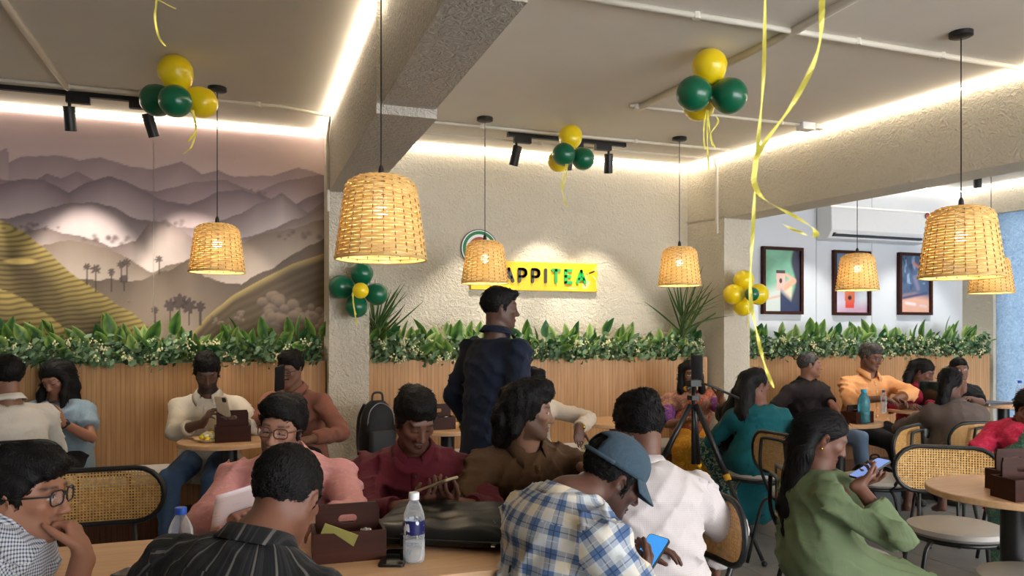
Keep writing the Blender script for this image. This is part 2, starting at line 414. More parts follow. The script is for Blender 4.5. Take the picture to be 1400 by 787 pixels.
# ------------------------------------------------------------------ mural
def ridge(px, pts):
    xs = [a for a, b in pts]; ys = [b for a, b in pts]; return np.interp(px, xs, ys)
def fbm(x, seed, octs=4, f0=1.0):
    r = np.random.default_rng(seed); o = np.zeros_like(x)
    for k in range(octs):
        o += np.sin(x * f0 * 2 ** k * r.uniform(.8, 1.2) + r.uniform(0, 6)) / 2 ** k
    return o
def noise2(x, y, seed, f0, octs=3):
    r = np.random.default_rng(seed); o = np.zeros_like(x)
    for k in range(octs):
        for _ in range(3):
            a = r.uniform(0, 6.28); f = f0 * 2 ** k
            o += np.sin((x * math.cos(a) + y * math.sin(a)) * f + r.uniform(0, 6)) / 2 ** k / 3
    return o
def mural_colour(px, py):
    S = lambda *c: np.array(srgb(*c))
    sky_t, sky_b = S(176, 152, 152), S(214, 190, 184)
    k = np.clip((py - 150) / 130, 0, 1)[..., None]
    col = sky_t * (1 - k) + sky_b * k
    cl = np.clip(noise2(px, py * 3.2, 3, .03) - .25, 0, 1)[..., None]
    col = col * (1 - .22 * cl) + S(150, 128, 134) * .22 * cl
    L = [  # ridge line, colour, mist colour, fade height
      ([(-300,250),(-120,190),(-40,225),(10,201),(13,222),(29,214),(77,211),(109,219),(138,214),(180,228),(206,231),(248,220),(277,238),(299,232),(321,241),(370,240),(408,228),(447,241),(560,225)], (150,130,134), (196,172,170), 60, .6),
      ([(-300,230),(-100,262),(0,244),(40,250),(64,238),(84,243),(106,233),(129,246),(154,241),(174,253),(215,262),(262,248),(310,246),(350,262),(395,245),(440,238),(560,260)], (134,114,120), (196,174,174), 55, .7),
      ([(-300,280),(-60,250),(0,252),(30,243),(60,246),(95,262),(118,250),(150,239),(185,254),(230,276),(258,279),(300,262),(332,258),(360,268),(400,280),(440,262),(560,240)], (120,102,108), (206,188,188), 60, .8),
      ([(-300,300),(-40,300),(20,297),(60,285),(100,277),(125,275),(160,285),(190,300),(225,304),(262,312),(300,300),(330,292),(352,278),(385,264),(420,290),(446,272),(560,250)], (124,108,110), (226,212,212), 60, 1.0),
      ([(-300,330),(0,318),(60,312),(110,322),(150,336),(185,330),(206,302),(232,302),(262,325),(300,340),(340,322),(380,310),(446,280),(560,262)], (128,112,108), (222,206,200), 50, 1.2),
      ([(-300,360),(0,345),(80,330),(120,330),(170,350),(210,372),(250,356),(285,348),(330,330),(370,318),(446,300),(560,280)], (134,118,106), (222,204,190), 60, 1.5),
      ([(-300,390),(0,400),(120,380),(180,384),(230,370),(258,352),(280,380),(330,388),(380,360),(446,322),(560,290)], (112,98,86), (176,156,138), 90, 1.5),
    ]
    for i, (pts, c, mist, fade, ns) in enumerate(L):
        y = ridge(px, pts) + fbm(px, i + 11, 4, .09) * ns
        ins = np.clip((py - y) * 1.2, 0, 1)[..., None]
        k = np.clip((py - y) / fade, 0, 1)[..., None]
        fold = np.clip(noise2(px + py * .8, py * .5, 40 + i, .07), -1, 1)[..., None] * .07
        cc = (S(*c) * (1 - k) + S(*mist) * k) * (1 + fold * (1 - k))
        col = col * (1 - ins) + cc * ins
    # trees along crests
    r = np.random.default_rng(5)
    for (tx, ty, n, sp) in [(55, 310, 14, 30), (155, 326, 16, 40), (360, 265, 6, 26), (230, 306, 8, 20), (400, 322, 10, 40)]:
        for _ in range(n):
            x0, y0, rr = tx + r.normal(0, sp * .5), ty + r.normal(0, 3), r.uniform(2, 5)
            m = np.clip(1.3 - np.hypot(px - x0, (py - y0) * 1.2) / rr, 0, 1)[..., None] * .7
            col = col * (1 - m) + S(112, 98, 96) * m
    # right terraced slope
    y = ridge(px, [(-300, 900), (250, 470), (285, 430), (320, 402), (360, 380), (400, 360), (446, 345), (560, 322)])
    ins = np.clip((py - y), 0, 1)[..., None]
    st = .5 + .5 * np.sin((py - y) * .55 + fbm(px, 3, 3, .05) * .8)
    k = np.clip((py - y) / 10, 0, 1)[..., None]
    cc = S(206, 180, 116) * (1 - k) + (S(112, 96, 76) * (1 - .25 * st[..., None]) + S(60, 52, 20) * .10) * k
    col = col * (1 - ins) + cc * ins
    # left terraced hill, two lobes
    for (pts, sp, lit) in (([(-300, 200), (-60, 262), (0, 300), (30, 316), (60, 336), (95, 372), (125, 392), (150, 408), (180, 425), (200, 445), (230, 480)], 3.4, 1.0),
                           ([(-300, 330), (0, 394), (30, 408), (60, 424), (80, 440), (110, 470), (150, 520)], 4.2, 1.1)):
        y = ridge(px, pts) + fbm(px, 77, 3, .06) * 1.2
        ins = np.clip((py - y), 0, 1)[..., None]
        rr = np.hypot((px - 5) * .5, (py - 312) * 1.2) + 2.5 * noise2(px, py, 9, .05)
        st = (.5 + .5 * np.sin(rr * 2 * PI / (sp * 2.2))) ** 2
        edge = np.clip(1 - (py - y) / 45, 0, 1)
        bright = np.clip(.25 + .75 * edge + .15 * noise2(px, py, 4, .06), 0, 1)[..., None]
        top = S(190, 166, 100) * bright + S(86, 74, 60) * (1 - bright)
        cc = top * (1 - .68 * st[..., None]) + S(70, 58, 50) * .18 * st[..., None]
        col = col * (1 - ins) + cc * ins
    pl = np.clip(1 - np.hypot((px - 28) / 26, (py - 357) / 5), 0, 1)[..., None]
    col = col * (1 - np.clip(pl * 3, 0, 1)) + S(196, 172, 104) * np.clip(pl * 3, 0, 1)
    # palms in the valley
    for (x0, y0, hgt, rr) in [(119, 378, 22, 6), (131, 384, 26, 8), (152, 386, 24, 6), (165, 372, 18, 6), (173, 372, 22, 7), (169, 390, 14, 7), (217, 365, 18, 6), (233, 430, 22, 10), (246, 428, 26, 12), (258, 432, 24, 12), (274, 432, 22, 8), (212, 432, 14, 6)]:
        tr_ = ((np.abs(px - x0) < 1.0) & (py > y0 - hgt * .6) & (py < y0 + hgt * .55)).astype(float)[..., None]
        dx, dy = px - x0, py - (y0 - hgt * .6); an = np.arctan2(dy, dx); rd = np.hypot(dx, dy)
        star = np.clip((rr * (.55 + .45 * np.abs(np.sin(an * 3.5 + x0))) - rd), 0, 1)[..., None]
        m = np.maximum(tr_, star) * .85
        col = col * (1 - m) + S(74, 62, 62) * m
    # bushes bottom right
    r = np.random.default_rng(8)
    for (x0, y0, rr, n) in [(380, 425, 26, 34), (328, 432, 10, 10), (432, 432, 20, 22), (300, 440, 8, 8), (180, 413, 5, 5)]:
        for _ in range(n):
            a, b = x0 + r.normal(0, rr * .5), y0 + r.normal(0, rr * .35); q = rr * r.uniform(.22, .4)
            dd = np.hypot(px - a, py - b) / q
            m = np.clip((1 - dd) * 4, 0, 1)[..., None]
            sh = np.clip(.4 + .6 * (b - py) / q, 0, 1)[..., None]
            col = col * (1 - m) + (S(108, 92, 82) * (1 - sh) + S(168, 146, 124) * sh) * m
    return np.clip(col * .86, 0, 1)
mat_mural = vcol('mural_print', .5, .35)
mural = thing('wall_mural', (-1.8, V_BL, 1.2), 'printed wall mural of misty lilac mountains, terraced fields and palm trees', 'mural')
V_M = V_BL - .012
u0, u1, z0, z1 = -4.75, CXL + .02, 1.18, ZC - .05
seams = [u0, -3.2, Pv(-80, 400, V_M).x, Pv(210, 400, V_M).x, u1]
for a, b in zip(seams[:-1], seams[1:]):
    near = b > -2.3
    nx = max(4, int((b - a) / (.009 if near else .03))); nz = 200 if near else 70
    us = np.linspace(a + .0015, b - .0015, nx); zs = np.linspace(z0, z1, nz)
    U, Z = np.meshgrid(us, zs, indexing='ij')
    Lc = U * CT - V_M * ST; Dc = U * ST + V_M * CT
    PX = CX + F_PX * Lc / Dc; PY = HY - (Z - CAM_H) * F_PX / Dc
    cc = mural_colour(PX, PY).reshape(-1, 3)
    V = np.stack([U - mural.location.x, np.full_like(U, V_M - V_BL), Z - 1.2], -1).reshape(-1, 3)
    idx = np.arange(nx * nz).reshape(nx, nz)
    Q = np.stack([idx[:-1, :-1], idx[1:, :-1], idx[1:, 1:], idx[:-1, 1:]], -1).reshape(-1, 4)
    # thin back edge so the panel has a thickness
    link('mural_panel', mesh_np('mural_panel', V, Q, False, cc), mat_mural, mural)
# ================================================================== benches, hedges
V_P = 5.86                                    # front of the wooden bench back
def bench(ua, ub, label, seams=()):
    root = thing('wall_bench', (ua, V_P, 0), label, 'bench')
    L = ub - ua
    m = MB(); m.box(0, L, 0, .035, .30, 1.20); m.box(0, L, .035, .22, 1.10, 1.13); m.build('back_panel', MATS['oak_panel'], root)
    m = MB(); m.box(0, L, -.43, -.02, .28, .425); m.build('seat_base', MATS['oak_base'], root)
    m = MB(); m.box(0, L, -.24, -.02, 0, .28); m.build('plinth', MATS['oak_plinth'], root)
    xs = [0] + [s - ua for s in seams] + [L]
    for a, b in zip(xs[:-1], xs[1:]):
        m = MB(); m.rbox(a + .004, b - .004, -.47, -.003, .425, .495, .03, None, .025); smooth_angle(m.build('seat_cushion', MATS['grey_leather'], root))
    return root
bench(-4.2, CXL - .01, 'long oak panelled bench with grey cushions under the mountain mural', (-2.6, -1.1, Pv(232, 640, 5.45).x))
bench(CXR + .01, A.x - .01, 'oak panelled bench with grey cushions under the yellow sign', (1.9, 2.9))
bench(pw.x + .05, 7.40, 'oak panelled bench with grey cushions under the picture frames', (5.4, 6.4))

def leaf_mesh(name, L, W, curl, fold, c_in, c_out, seed, nu=7):
    r = np.random.default_rng(seed); V = []; C = []
    for i in range(nu):
        t = i / (nu - 1); w = W * .5 * (math.sin(PI * t ** .8) ** .8) * (1 - .15 * t) + .0006
        for j, s in enumerate((-1, -.55, 0, .55, 1)):
            V.append((s * w, -curl * t * t * L + fold * abs(s) * w, t * L))
            k = min(1, abs(s) ** 1.3 * .95 + r.uniform(-.2, .25)); k = max(0, k)
            C.append([a * (1 - k) + b * k for a, b in zip(c_in, c_out)])
    Q = [(i * 5 + j, i * 5 + j + 1, i * 5 + 6 + j, i * 5 + 5 + j) for i in range(nu - 1) for j in range(4)]
    me = mesh_np(name, V, Q, True, np.array(C)); me.materials.append(mat_leaf); return me
t = NT('leaf'); a = t.n('ShaderNodeVertexColor'); a.layer_name = 'Col'; t.base(a.outputs['Color'])
tr = t.n('ShaderNodeBsdfTranslucent'); t.l(a.outputs['Color'], tr.inputs[0])
mx = t.n('ShaderNodeMixShader'); mx.inputs[0].default_value = .25
t.l(t.b.outputs[0], mx.inputs[1]); t.l(tr.outputs[0], mx.inputs[2]); t.l(mx.outputs[0], t.t.nodes['Material Output'].inputs[0]); mat_leaf = t.done(.4, 0, .45)
DG, LG = srgb(44, 84, 44), srgb(150, 184, 84)
big = [leaf_mesh('leaf', L, W, cu, fo, srgb(*ci), srgb(*co), i) for i, (L, W, cu, fo, ci, co) in enumerate([
    (.17, .088, .12, .25, (40, 84, 44), (146, 182, 84)), (.15, .082, .05, .3, (52, 100, 50), (176, 200, 110)), (.19, .09, .2, .2, (34, 74, 40), (120, 164, 74)),
    (.13, .078, .3, .3, (46, 92, 52), (160, 190, 90)), (.16, .072, -.1, .35, (60, 110, 56), (186, 206, 120)), (.14, .085, .35, .15, (30, 70, 42), (70, 124, 66))])]
def small_stuff(name, n, ua, ub, seed, root):
    r = np.random.default_rng(seed); V = []; Q = []; C = []
    L = ub - ua
    for i in range(n):
        x = r.uniform(.02, L - .02); y = r.uniform(-.075, .17); z = (.02 if y > -.005 else .05) + r.uniform(-.03, .21) * r.uniform(.5, 1)
        s = r.uniform(.018, .034); ax = Vector((r.normal(), r.normal() - .5, r.normal() + .4)).normalized(); bx = ax.orthogonal().normalized(); cx_ = ax.cross(bx)
        b = len(V)
        for (p, q, h) in ((-1, 0, 0), (-.3, .75, .25), (.5, .6, .2), (1, 0, 0), (.5, -.6, .2), (-.3, -.75, .25)):
            V.append(Vector((x, y, z)) + bx * p * s + cx_ * q * s * .8 + ax * h * s)
        Q += [(b, b + 1, b + 2, b + 3), (b, b + 3, b + 4, b + 5)]
        g = r.uniform(0, 1); base = np.array(srgb(40, 78, 48)) * (1 - g) + np.array(srgb(140, 172, 128)) * g
        C += [base * r.uniform(.8, 1.1)] * 6
    o = link(name, mesh_np(name, np.array([tuple(v) for v in V]), Q, True, np.array(C)), mat_leaf, root); o['kind'] = 'stuff'
    return o
mat_flower = plain('blossom_cream', srgb(226, 222, 178), .6, 0, .3, .1)
def hedge(ua, ub, seed, label, nbig):
    root = thing('foliage_hedge', (ua, V_P, 1.16), label, 'plants')
    r = random.Random(seed); L = ub - ua
    for i in range(nbig):
        x = (i + r.uniform(.1, .9)) / nbig * L; layer = r.random()
        o = link('leaf', big[r.randrange(6)], None, root)
        z = .08 + .12 * layer + r.uniform(-.03, .05); y = .09 + .06 * r.random() - (.12 if layer < .4 else 0)
        o.location = (x, y, z)
        tilt = r.gauss(0, .28) if layer > .4 else r.gauss(0, .6)
        o.rotation_euler = (r.gauss(.10, .22) + (.35 if layer < .4 else 0), tilt, r.gauss(0, .55))
        k = r.uniform(.85, 1.2); o.scale = (k, k, k)
    small_stuff('small_foliage', int(1000 * L), ua, ub, seed, root)
    m = MB(); rr = np.random.default_rng(seed + 50)
    for i in range(int(30 * L)):
        c = np.array([rr.uniform(.02, L - .02), rr.uniform(-.085, .02), rr.uniform(.03, .20)])
        for k in range(9):
            p = c + rr.normal(0, .014, 3); m.ball(p, rr.uniform(.005, .009), 5, 3)
    o = m.build('blossom', mat_flower, root); o['kind'] = 'stuff'
    return root
hedge(-2.75, CXL - .02, 1, 'row of variegated green leaves and cream blossoms under the mountain mural', 112)
hedge(CXR + .03, A.x - .05, 2, 'row of variegated green leaves and cream blossoms under the yellow sign', 100)
hedge(pw.x + .06, 7.38, 3, 'row of variegated green leaves and cream blossoms under the picture frames', 90)
strapm = [leaf_mesh('frond', L, W, cu, .4, srgb(52, 84, 44), srgb(*co), 20 + i, 9) for i, (L, W, cu, co) in enumerate([(.5, .018, .25, (92, 126, 66)), (.42, .02, .55, (120, 142, 84)), (.55, .016, .12, (74, 112, 58)), (.36, .02, .9, (134, 150, 92))])]
def spiky(p, label, n, seed, sc):
    root = thing('spiky_plant', p, label, 'plant'); r = random.Random(seed)
    m = MB(); m.tube([(0, 0, -.05), (.005, 0, .1)], [.02, .012], 7); m.build('stem', plain('stem_green', srgb(70, 84, 48)), root)
    for i in range(n):
        o = link('frond', strapm[r.randrange(4)], None, root); o.location = (r.uniform(-.02, .02), r.uniform(-.02, .02), r.uniform(0, .12))
        o.rotation_euler = (r.uniform(-.25, .55), r.gauss(0, .5), r.uniform(-1.2, 1.2)); k = sc * r.uniform(.8, 1.1); o.scale = (k, k, k)
    return root
spiky(Pv(512, 470, 5.98), 'spiky grass plant with thin fronds beside the left column', 34, 4, .85)
spiky(Pv(934, 462, 5.95), 'tall spiky plant with thin fronds at the right end of the sign wall', 40, 5, .98)

# ================================================================== sign and emblem
sg = thing('sign_board', Pv(731, 378, V_B), 'yellow wall sign board with black and green lettering', 'sign')
a0 = Pv(645, 378, V_B); a1 = Pv(817, 379, V_B); SW = a1.x - a0.x; SH = 2 * (Pv(731, 358.5, V_B).z - Pv(731, 378, V_B).z)
m = MB(); m.box(-SW/2, SW/2, -.035, -.002, -SH/2, SH/2); bevel(m.build('board', plain('sign_yellow', srgb(240, 192, 22), .45, 0, .4, .03, 3), sg), .003)
def stroke(mb, pts, w, y0, y1):                    # flat rounded stroke in x-z, extruded along y
    n = 8
    for (xa, za), (xb, zb) in zip(pts[:-1], pts[1:]):
        an = math.atan2(zb - za, xb - xa); poly = []
        for k in range(n + 1): t_ = an + PI/2 + PI * k / n; poly.append((xa + w * math.cos(t_), za + w * math.sin(t_)))
        for k in range(n + 1): t_ = an - PI/2 + PI * k / n; poly.append((xb + w * math.cos(t_), zb + w * math.sin(t_)))
        mb.prism(poly, y0, y1, Matrix(((1, 0, 0, 0), (0, 0, -1, 0), (0, 1, 0, 0), (0, 0, 0, 1))))
arc = lambda cx, cz, rx, rz, a, b, n=8: [(cx + rx * math.cos(R(a + (b - a) * i / n)), cz + rz * math.sin(R(a + (b - a) * i / n))) for i in range(n + 1)]
GL = {'A': ([[(0, 0), (.36, 1), (.72, 0)], [(.16, .30), (.56, .30)]], .72), 'P': ([[(0, 0), (0, 1)] + [(.25, 1)] + arc(.28, .70, .30, .30, 90, -90) + [(0, .40)]], .60),
      'I': ([[(0, 0), (0, 1)]], .06), 'T': ([[(0, 1), (.62, 1)], [(.31, 1), (.31, 0)]], .62), 'E': ([[(.52, 1), (0, 1), (0, 0), (.52, 0)], [(0, .5), (.44, .5)]], .52),
      'H': ([[(0, 0), (0, 1)], [(.56, 0), (.56, 1)], [(0, .5), (.56, .5)]], .56)}
def letters(word, x0, x1, zb, h, w, names, root, depth=(.036, .05)):
    tot = sum(GL[c][1] for c in word); gap = ((x1 - x0) / h - tot) / (len(word) - 1) if len(word) > 1 else 0
    x = x0
    for c, mt in zip(word, names):
        m = MB()
        for s in GL[c][0]: stroke(m, [(x + a * h, zb + b * h) for a, b in s], w, depth[0], depth[1])
        m.build('letter', mt, root); x += (GL[c][1] + gap) * h
kb, kg = plain('letter_black', srgb(38, 40, 30), .35), plain('letter_green', srgb(0, 160, 66), .35)
f_ = lambda px: (Pv(px, 378, V_B).x - sg.location.x)
hL = .105
letters('HAPPITEA', f_(670), f_(797), -hL/2 + .006, hL, .0125, [kb] * 5 + [kg] * 3, sg)
m = MB()
for s in ([(.385, -.07), (.41, -.02), (.42, .03), (.47, .055), (.50, .095)], [(.44, .04), (.48, .06), (.52, .07)], [(.47, .02), (.50, -.02), (.505, -.09)]):
    stroke(m, s, .006, .0351, .0365)
stroke(m, [(.40, -.08), (.425, -.045)], .022, .0351, .036); stroke(m, [(.27, -.098), (.33, -.098)], .006, .0351, .036)
for v_ in range(len(m.v)):
    x, y, z = m.v[v_]; m.v[v_] = (min(x * SW / 1.02, SW/2), y, max(-SH/2, min(SH/2, z)))
m.build('swirl_print', plain('sign_cream', srgb(252, 226, 140), .5), sg)
ec = Pv(655, 340, V_B)
em = thing('round_emblem', ec, 'round white emblem with a green ring half hidden behind the hanging lamp', 'emblem')
RX = Matrix.Rotation(R(90), 4, 'X')
def disc(name, r0, r1, y, mat, n=40):
    m = MB(); m.lathe([(r0, y), (r1, y), (r1, y + .012), (r0, y + .012)], n, RX, cap=False); return m.build(name, mat, em)
rE = .165
disc('outline', 0.0005, rE, .001, plain('letter_black', (0, 0, 0)))
disc('white_ring', .0005, rE * .955, .004, MATS['white_plastic'])
disc('green_ring', rE * .74, rE * .90, .006, plain('emblem_green', srgb(40, 128, 74)))
disc('centre_disc', .0005, rE * .60, .008, plain('emblem_rust', srgb(168, 92, 62)))

# ================================================================== picture frames
def picture(pxl, pxr, pyt, pyb, fn, label):
    c = Pv((pxl + pxr) / 2, (pyt + pyb) / 2, V_B); w_ = Pv(pxr, 400, V_B).x - Pv(pxl, 400, V_B).x
    h_ = Pv((pxl + pxr) / 2, pyt, V_B).z - Pv((pxl + pxr) / 2, pyb, V_B).z
    root = thing('picture_frame', c, label, 'picture', 0, 'framed drink pictures on the white wall'); b_ = .03
    for (x0, x1, z0, z1) in ((-w_/2, w_/2, h_/2 - b_, h_/2), (-w_/2, w_/2, -h_/2, -h_/2 + b_), (-w_/2, -w_/2 + b_, -h_/2 + b_, h_/2 - b_), (w_/2 - b_, w_/2, -h_/2 + b_, h_/2 - b_)):
        m = MB(); m.box(x0, x1, -.045, -.002, z0, z1); m.build('frame_rail', MATS['walnut'], root)
    nx, nz = 60, 100
    X, Z = np.meshgrid(np.linspace(-w_/2 + b_, w_/2 - b_, nx), np.linspace(-h_/2 + b_, h_/2 - b_, nz), indexing='ij')
    a, b = np.meshgrid(np.linspace(0, 1, nx), np.linspace(1, 0, nz), indexing='ij')
    cc = fn(a, b)
    V = np.stack([X, np.full_like(X, -.02), Z], -1).reshape(-1, 3); idx = np.arange(nx * nz).reshape(nx, nz)
    Q = np.stack([idx[:-1, :-1], idx[1:, :-1], idx[1:, 1:], idx[:-1, 1:]], -1).reshape(-1, 4)
    link('print', mesh_np('print', V, Q, True, np.clip(cc, 0, 1).reshape(-1, 3)), vcol('photo_print', .35, .4), root)
    return root
def blend(col, m, c): m = np.clip(m, 0, 1)[..., None]; return col * (1 - m) + np.array(srgb(*c)) * m
def segd(a, b, x0, y0, x1, y1, asp=1.7):
    px, py, dx, dy = a - x0, (b - y0) * asp, x1 - x0, (y1 - y0) * asp
    t_ = np.clip((px * dx + py * dy) / (dx * dx + dy * dy), 0, 1); return np.hypot(px - dx * t_, py - dy * t_)
def pic1(a, b):
    n = noise2(a * 10, b * 16, 1, 1.2)[..., None] * .12
    col = np.array(srgb(120, 176, 150)) * (1 + n) * np.ones_like(a)[..., None]
    col = blend(col, (b - .52 + .25 * (a - .3)) * 6 * (a < .75), (196, 206, 200))
    col = blend(col, (a - .78 + .06 * np.sin(b * 9)) * 14, (58, 62, 80))
    col = blend(col, (.13 - segd(a, b, .6, 1.1, .68, .62)) * 18, (226, 206, 180))
    col = blend(col, (.11 - segd(a, b, .55, .62, .82, .5)) * 18, (224, 166, 140)); col = blend(col, (.05 - segd(a, b, .1, .80, .5, .74)) * 18, (214, 160, 140))
    col = blend(col, (.06 - segd(a, b, .62, .40, .82, .47)) * 18, (228, 170, 146))
    cup = (np.abs(a - .46) < .115 + .05 * (.6 - b)) & (b > .33) & (b < .66)
    col = blend(col, cup.astype(float), (216, 178, 168)); col = blend(col, (cup & (b < .38)).astype(float), (70, 62, 70))
    col = blend(col, (1 - np.hypot((a - .46) / .05, (b - .5) / .05)) * 3, (60, 50, 60))
    col = blend(col, (b - .82 + .5 * (.9 - a)) * 9 * (a > .45), (44, 58, 92)); return col
def pic2(a, b):
    col = np.array(srgb(96, 120, 150)) * np.ones_like(a)[..., None]
    col = blend(col, (b - .4) * 4, (214, 204, 222)); col = blend(col, (a - .6) * 5 * (b > .5), (220, 226, 232)); col = blend(col, (b - .85 + .1 * a) * 6, (196, 160, 180))
    cup = (np.abs(a - .45) < .16 - .05 * (b - .5)) & (b > .42) & (b < .92)
    k = np.clip((b - .5) / .4, 0, 1)[..., None]
    cc = np.array(srgb(250, 168, 110)) * (1 - k) + np.array(srgb(232, 72, 60)) * k
    col = np.where(cup[..., None], cc, col); col = blend(col, (1 - np.hypot((a - .45) / .07, (b - .75) / .045)) * 3, (50, 40, 50))
    return col
def pic3(a, b):
    n = noise2(a * 14, b * 20, 12, 1.0); n2 = noise2(a * 20, b * 14, 22, 1.2)
    col = np.array(srgb(70, 88, 116)) * np.ones_like(a)[..., None]
    col = blend(col, (n - .1) * 2 * (a < .5), (52, 66, 96)); col = blend(col, (n2 - .2) * 2 * (b < .5), (128, 150, 176)); col = blend(col, (.06 - segd(a, b, .45, .12, .62, .2)) * 18, (196, 120, 104))
    col = blend(col, (.1 - segd(a, b, .5, .38, .62, .58)) * 14, (112, 110, 136)); col = blend(col, (b - .62 - .1 * np.abs(a - .5)) * 7, (206, 160, 140))
    col = blend(col, (.07 - segd(a, b, .1, .75, .9, .66)) * 16, (54, 64, 104)); col = blend(col, (.07 - segd(a, b, .2, .84, .5, .86)) * 16, (216, 204, 208)); col = blend(col, (.06 - segd(a, b, .7, .88, .9, .9)) * 16, (196, 190, 200)); return col
picture(1040, 1095, 338, 429.5, pic1, 'framed picture of a hand holding a bubble tea cup, leftmost on the white wall')
picture(1137, 1187, 343, 431, pic2, 'framed picture of an orange iced drink, middle one on the white wall')
picture(1226, 1271, 346, 430.5, pic3, 'framed dark blue picture of cups on a board, rightmost on the white wall')

# ================================================================== air conditioner, dome camera, spot
c = Pv(1186, 310, V_B); wA = Pv(1254, 300, V_B).x - Pv(1119, 300, V_B).x; hA = Pv(1186, 287, V_B).z - Pv(1186, 332, V_B).z
ac = thing('air_conditioner', c, 'white wall mounted split air conditioner above the picture frames', 'air conditioner')
m = MB(); prof = [(-.0, hA/2), (-.17, hA/2 - .005), (-.205, hA/2 - .03), (-.21, -hA/2 + .09), (-.15, -hA/2 + .01), (-.0, -hA/2)]
m.prism([(y, z) for y, z in prof][::-1], -wA/2, wA/2, Matrix(((0, 0, 1, 0), (1, 0, 0, 0), (0, 1, 0, 0), (0, 0, 0, 1))))
bevel(m.build('case', MATS['white_plastic'], ac), .012, 3)
m = MB(); m.box(-wA/2 + .04, wA/2 - .13, -.202, -.14, -hA/2 + .028, -hA/2 + .062, Matrix.Rotation(R(0), 4, 'X')); m.build('air_outlet', plain('outlet_dark', srgb(52, 58, 66)), ac)
m = MB(); m.box(-wA/2 + .05, wA/2 - .14, -.225, -.175, -hA/2 + .05, -hA/2 + .058, Matrix.Rotation(R(0), 4, 'X')); m.build('louvre', MATS['white_plastic'], ac)
for k, (cn, r_) in enumerate(((srgb(60, 60, 66), .034), (srgb(208, 84, 84), .024))):
    m = MB(); m.lathe([(.0004, .2115 + k*.001), (r_, .2115 + k*.001), (r_, .2125 + k*.001), (.0004, .2125 + k*.001)], 20, Matrix.Translation((wA/2 - .07, 0, hA/2 - .06)) @ RX); m.build('energy_sticker', plain('sticker_%d' % k, cn), ac)
m = MB(); m.box(wA/2 - .085, wA/2 - .055, -.2125, -.209, hA/2 - .19, hA/2 - .11); m.build('energy_label', plain('sticker_green', srgb(130, 170, 130)), ac)
dc = P(1353, 262, 6.9)
dm = thing('dome_camera', (dc.x, dc.y, ZC), 'small white dome camera on the ceiling of the right bay', 'camera')
m = MB(); m.lathe([(.075, 0), (.075, -.03), (.055, -.06), (.05, -.10), (.03, -.13)], 18); smooth_angle(m.build('housing', MATS['white_plastic'], dm)); m = MB(); m.ball((-.02, -.03, -.115), .035); m.build('lens_ball', MATS['black_plastic'], dm, True)
sp = P(1268, 262, 7.3); ds = thing('ceiling_spot', (sp.x, sp.y, ZC), 'short black cylinder spotlight on the ceiling of the right bay', 'spotlight')
m = MB(); m.lathe([(.04, 0), (.04, -.11), (.03, -.11), (.028, -.09)], 18); smooth_angle(m.build('housing', MATS['black_metal'], ds))

# ================================================================== track lights
def spot_lamp(root, loc, aim, power, size, name='beam', blend_=.5, col=(1, .9, .76)):
    d_ = bpy.data.lights.new(name, 'SPOT'); d_.energy = power; d_.spot_size = R(size); d_.spot_blend = blend_; d_.color = col; d_.shadow_soft_size = .02
    o = bpy.data.objects.new(name, d_); COL.objects.link(o); o.parent = root; o.location = loc
    o.rotation_euler = (Vector(aim)).to_track_quat('-Z', 'Y').to_euler(); return o
def track_light(p, aim, label, power=40, size=46, flip=1):
    root = thing('track_light', p, label, 'spotlight'); a = Vector(aim).normalized()
    m = MB(); m.box(-.02 if flip > 0 else -.12, .12 if flip > 0 else .02, -.02, .02, -.045, 0); m.build('adapter', MATS['black_metal'], root)
    m = MB(); m.tube([(0, 0, -.04), (0, 0, -.10)], .010, 8); m.build('stem', MATS['black_metal'], root)
    c0 = Vector((0, 0, -.12)) - a * .05; q = a.to_track_quat('Z', 'Y').to_matrix().to_4x4()
    m = MB(); m.lathe([(.001, 0), (.034, 0), (.036, .005), (.036, .155), (.030, .155), (.028, .13), (.001, .13)], 20, Matrix.Translation(c0) @ q, cap=False)
    smooth_angle(m.build('lamp_head', MATS['black_metal'], root))
    m = MB(); m.lathe([(.0005, .131), (.026, .131), (.026, .134), (.0005, .134)], 16, Matrix.Translation(c0) @ q, cap=False); m.build('lamp_face', glow('spot_face', (1, .88, .7), 6.0) if 'spot_face' not in MATS else MATS['spot_face'], root)
    spot_lamp(root, c0 + a * .16, a, power, size)
V_T = 5.62
def track(ua, ub, label):
    root = thing('light_track', (ua, V_T, ZC), label, 'track'); m = MB(); m.box(0, ub - ua, -.017, .017, -.03, 0); m.build('rail', MATS['black_metal'], root)
    m = MB(); m.box(-.02, 0, -.018, .018, -.032, 0); m.box(ub - ua, ub - ua + .02, -.018, .018, -.032, 0); m.build('end_cap', MATS['black_plastic'], root)
uT = lambda px: Pv(px, 200, V_T).x
track(uT(-260), uT(214), 'long black light track above the mountain mural')
track(uT(697), uT(852), 'short black light track in front of the yellow sign')
zT = ZC - .03
for px, aim, lab, fl in ((-40, (-.3, .35, -.8), 'black track spotlight at the far left edge over the mural', 1), (95, (.02, .32, -1), 'black track spotlight pointing straight down at the mural', 1), (204, (.25, .25, -.85), 'black track spotlight tilted right beside the balloons over the mural', -1)):
    track_light((uT(px), V_T, zT), aim, lab, 42, 60, fl)
for px, aim, lab, fl in ((706, (-.16, .22, -.9), 'black track spotlight left of the balloons by the sign', 1), (778, (.0, .3, -.8), 'black track spotlight behind the balloons by the sign', 1), (832, (.12, .28, -.9), 'black track spotlight right of the balloons by the sign', -1)):
    track_light((uT(px), V_T, zT), aim, lab, 42, 56, fl)
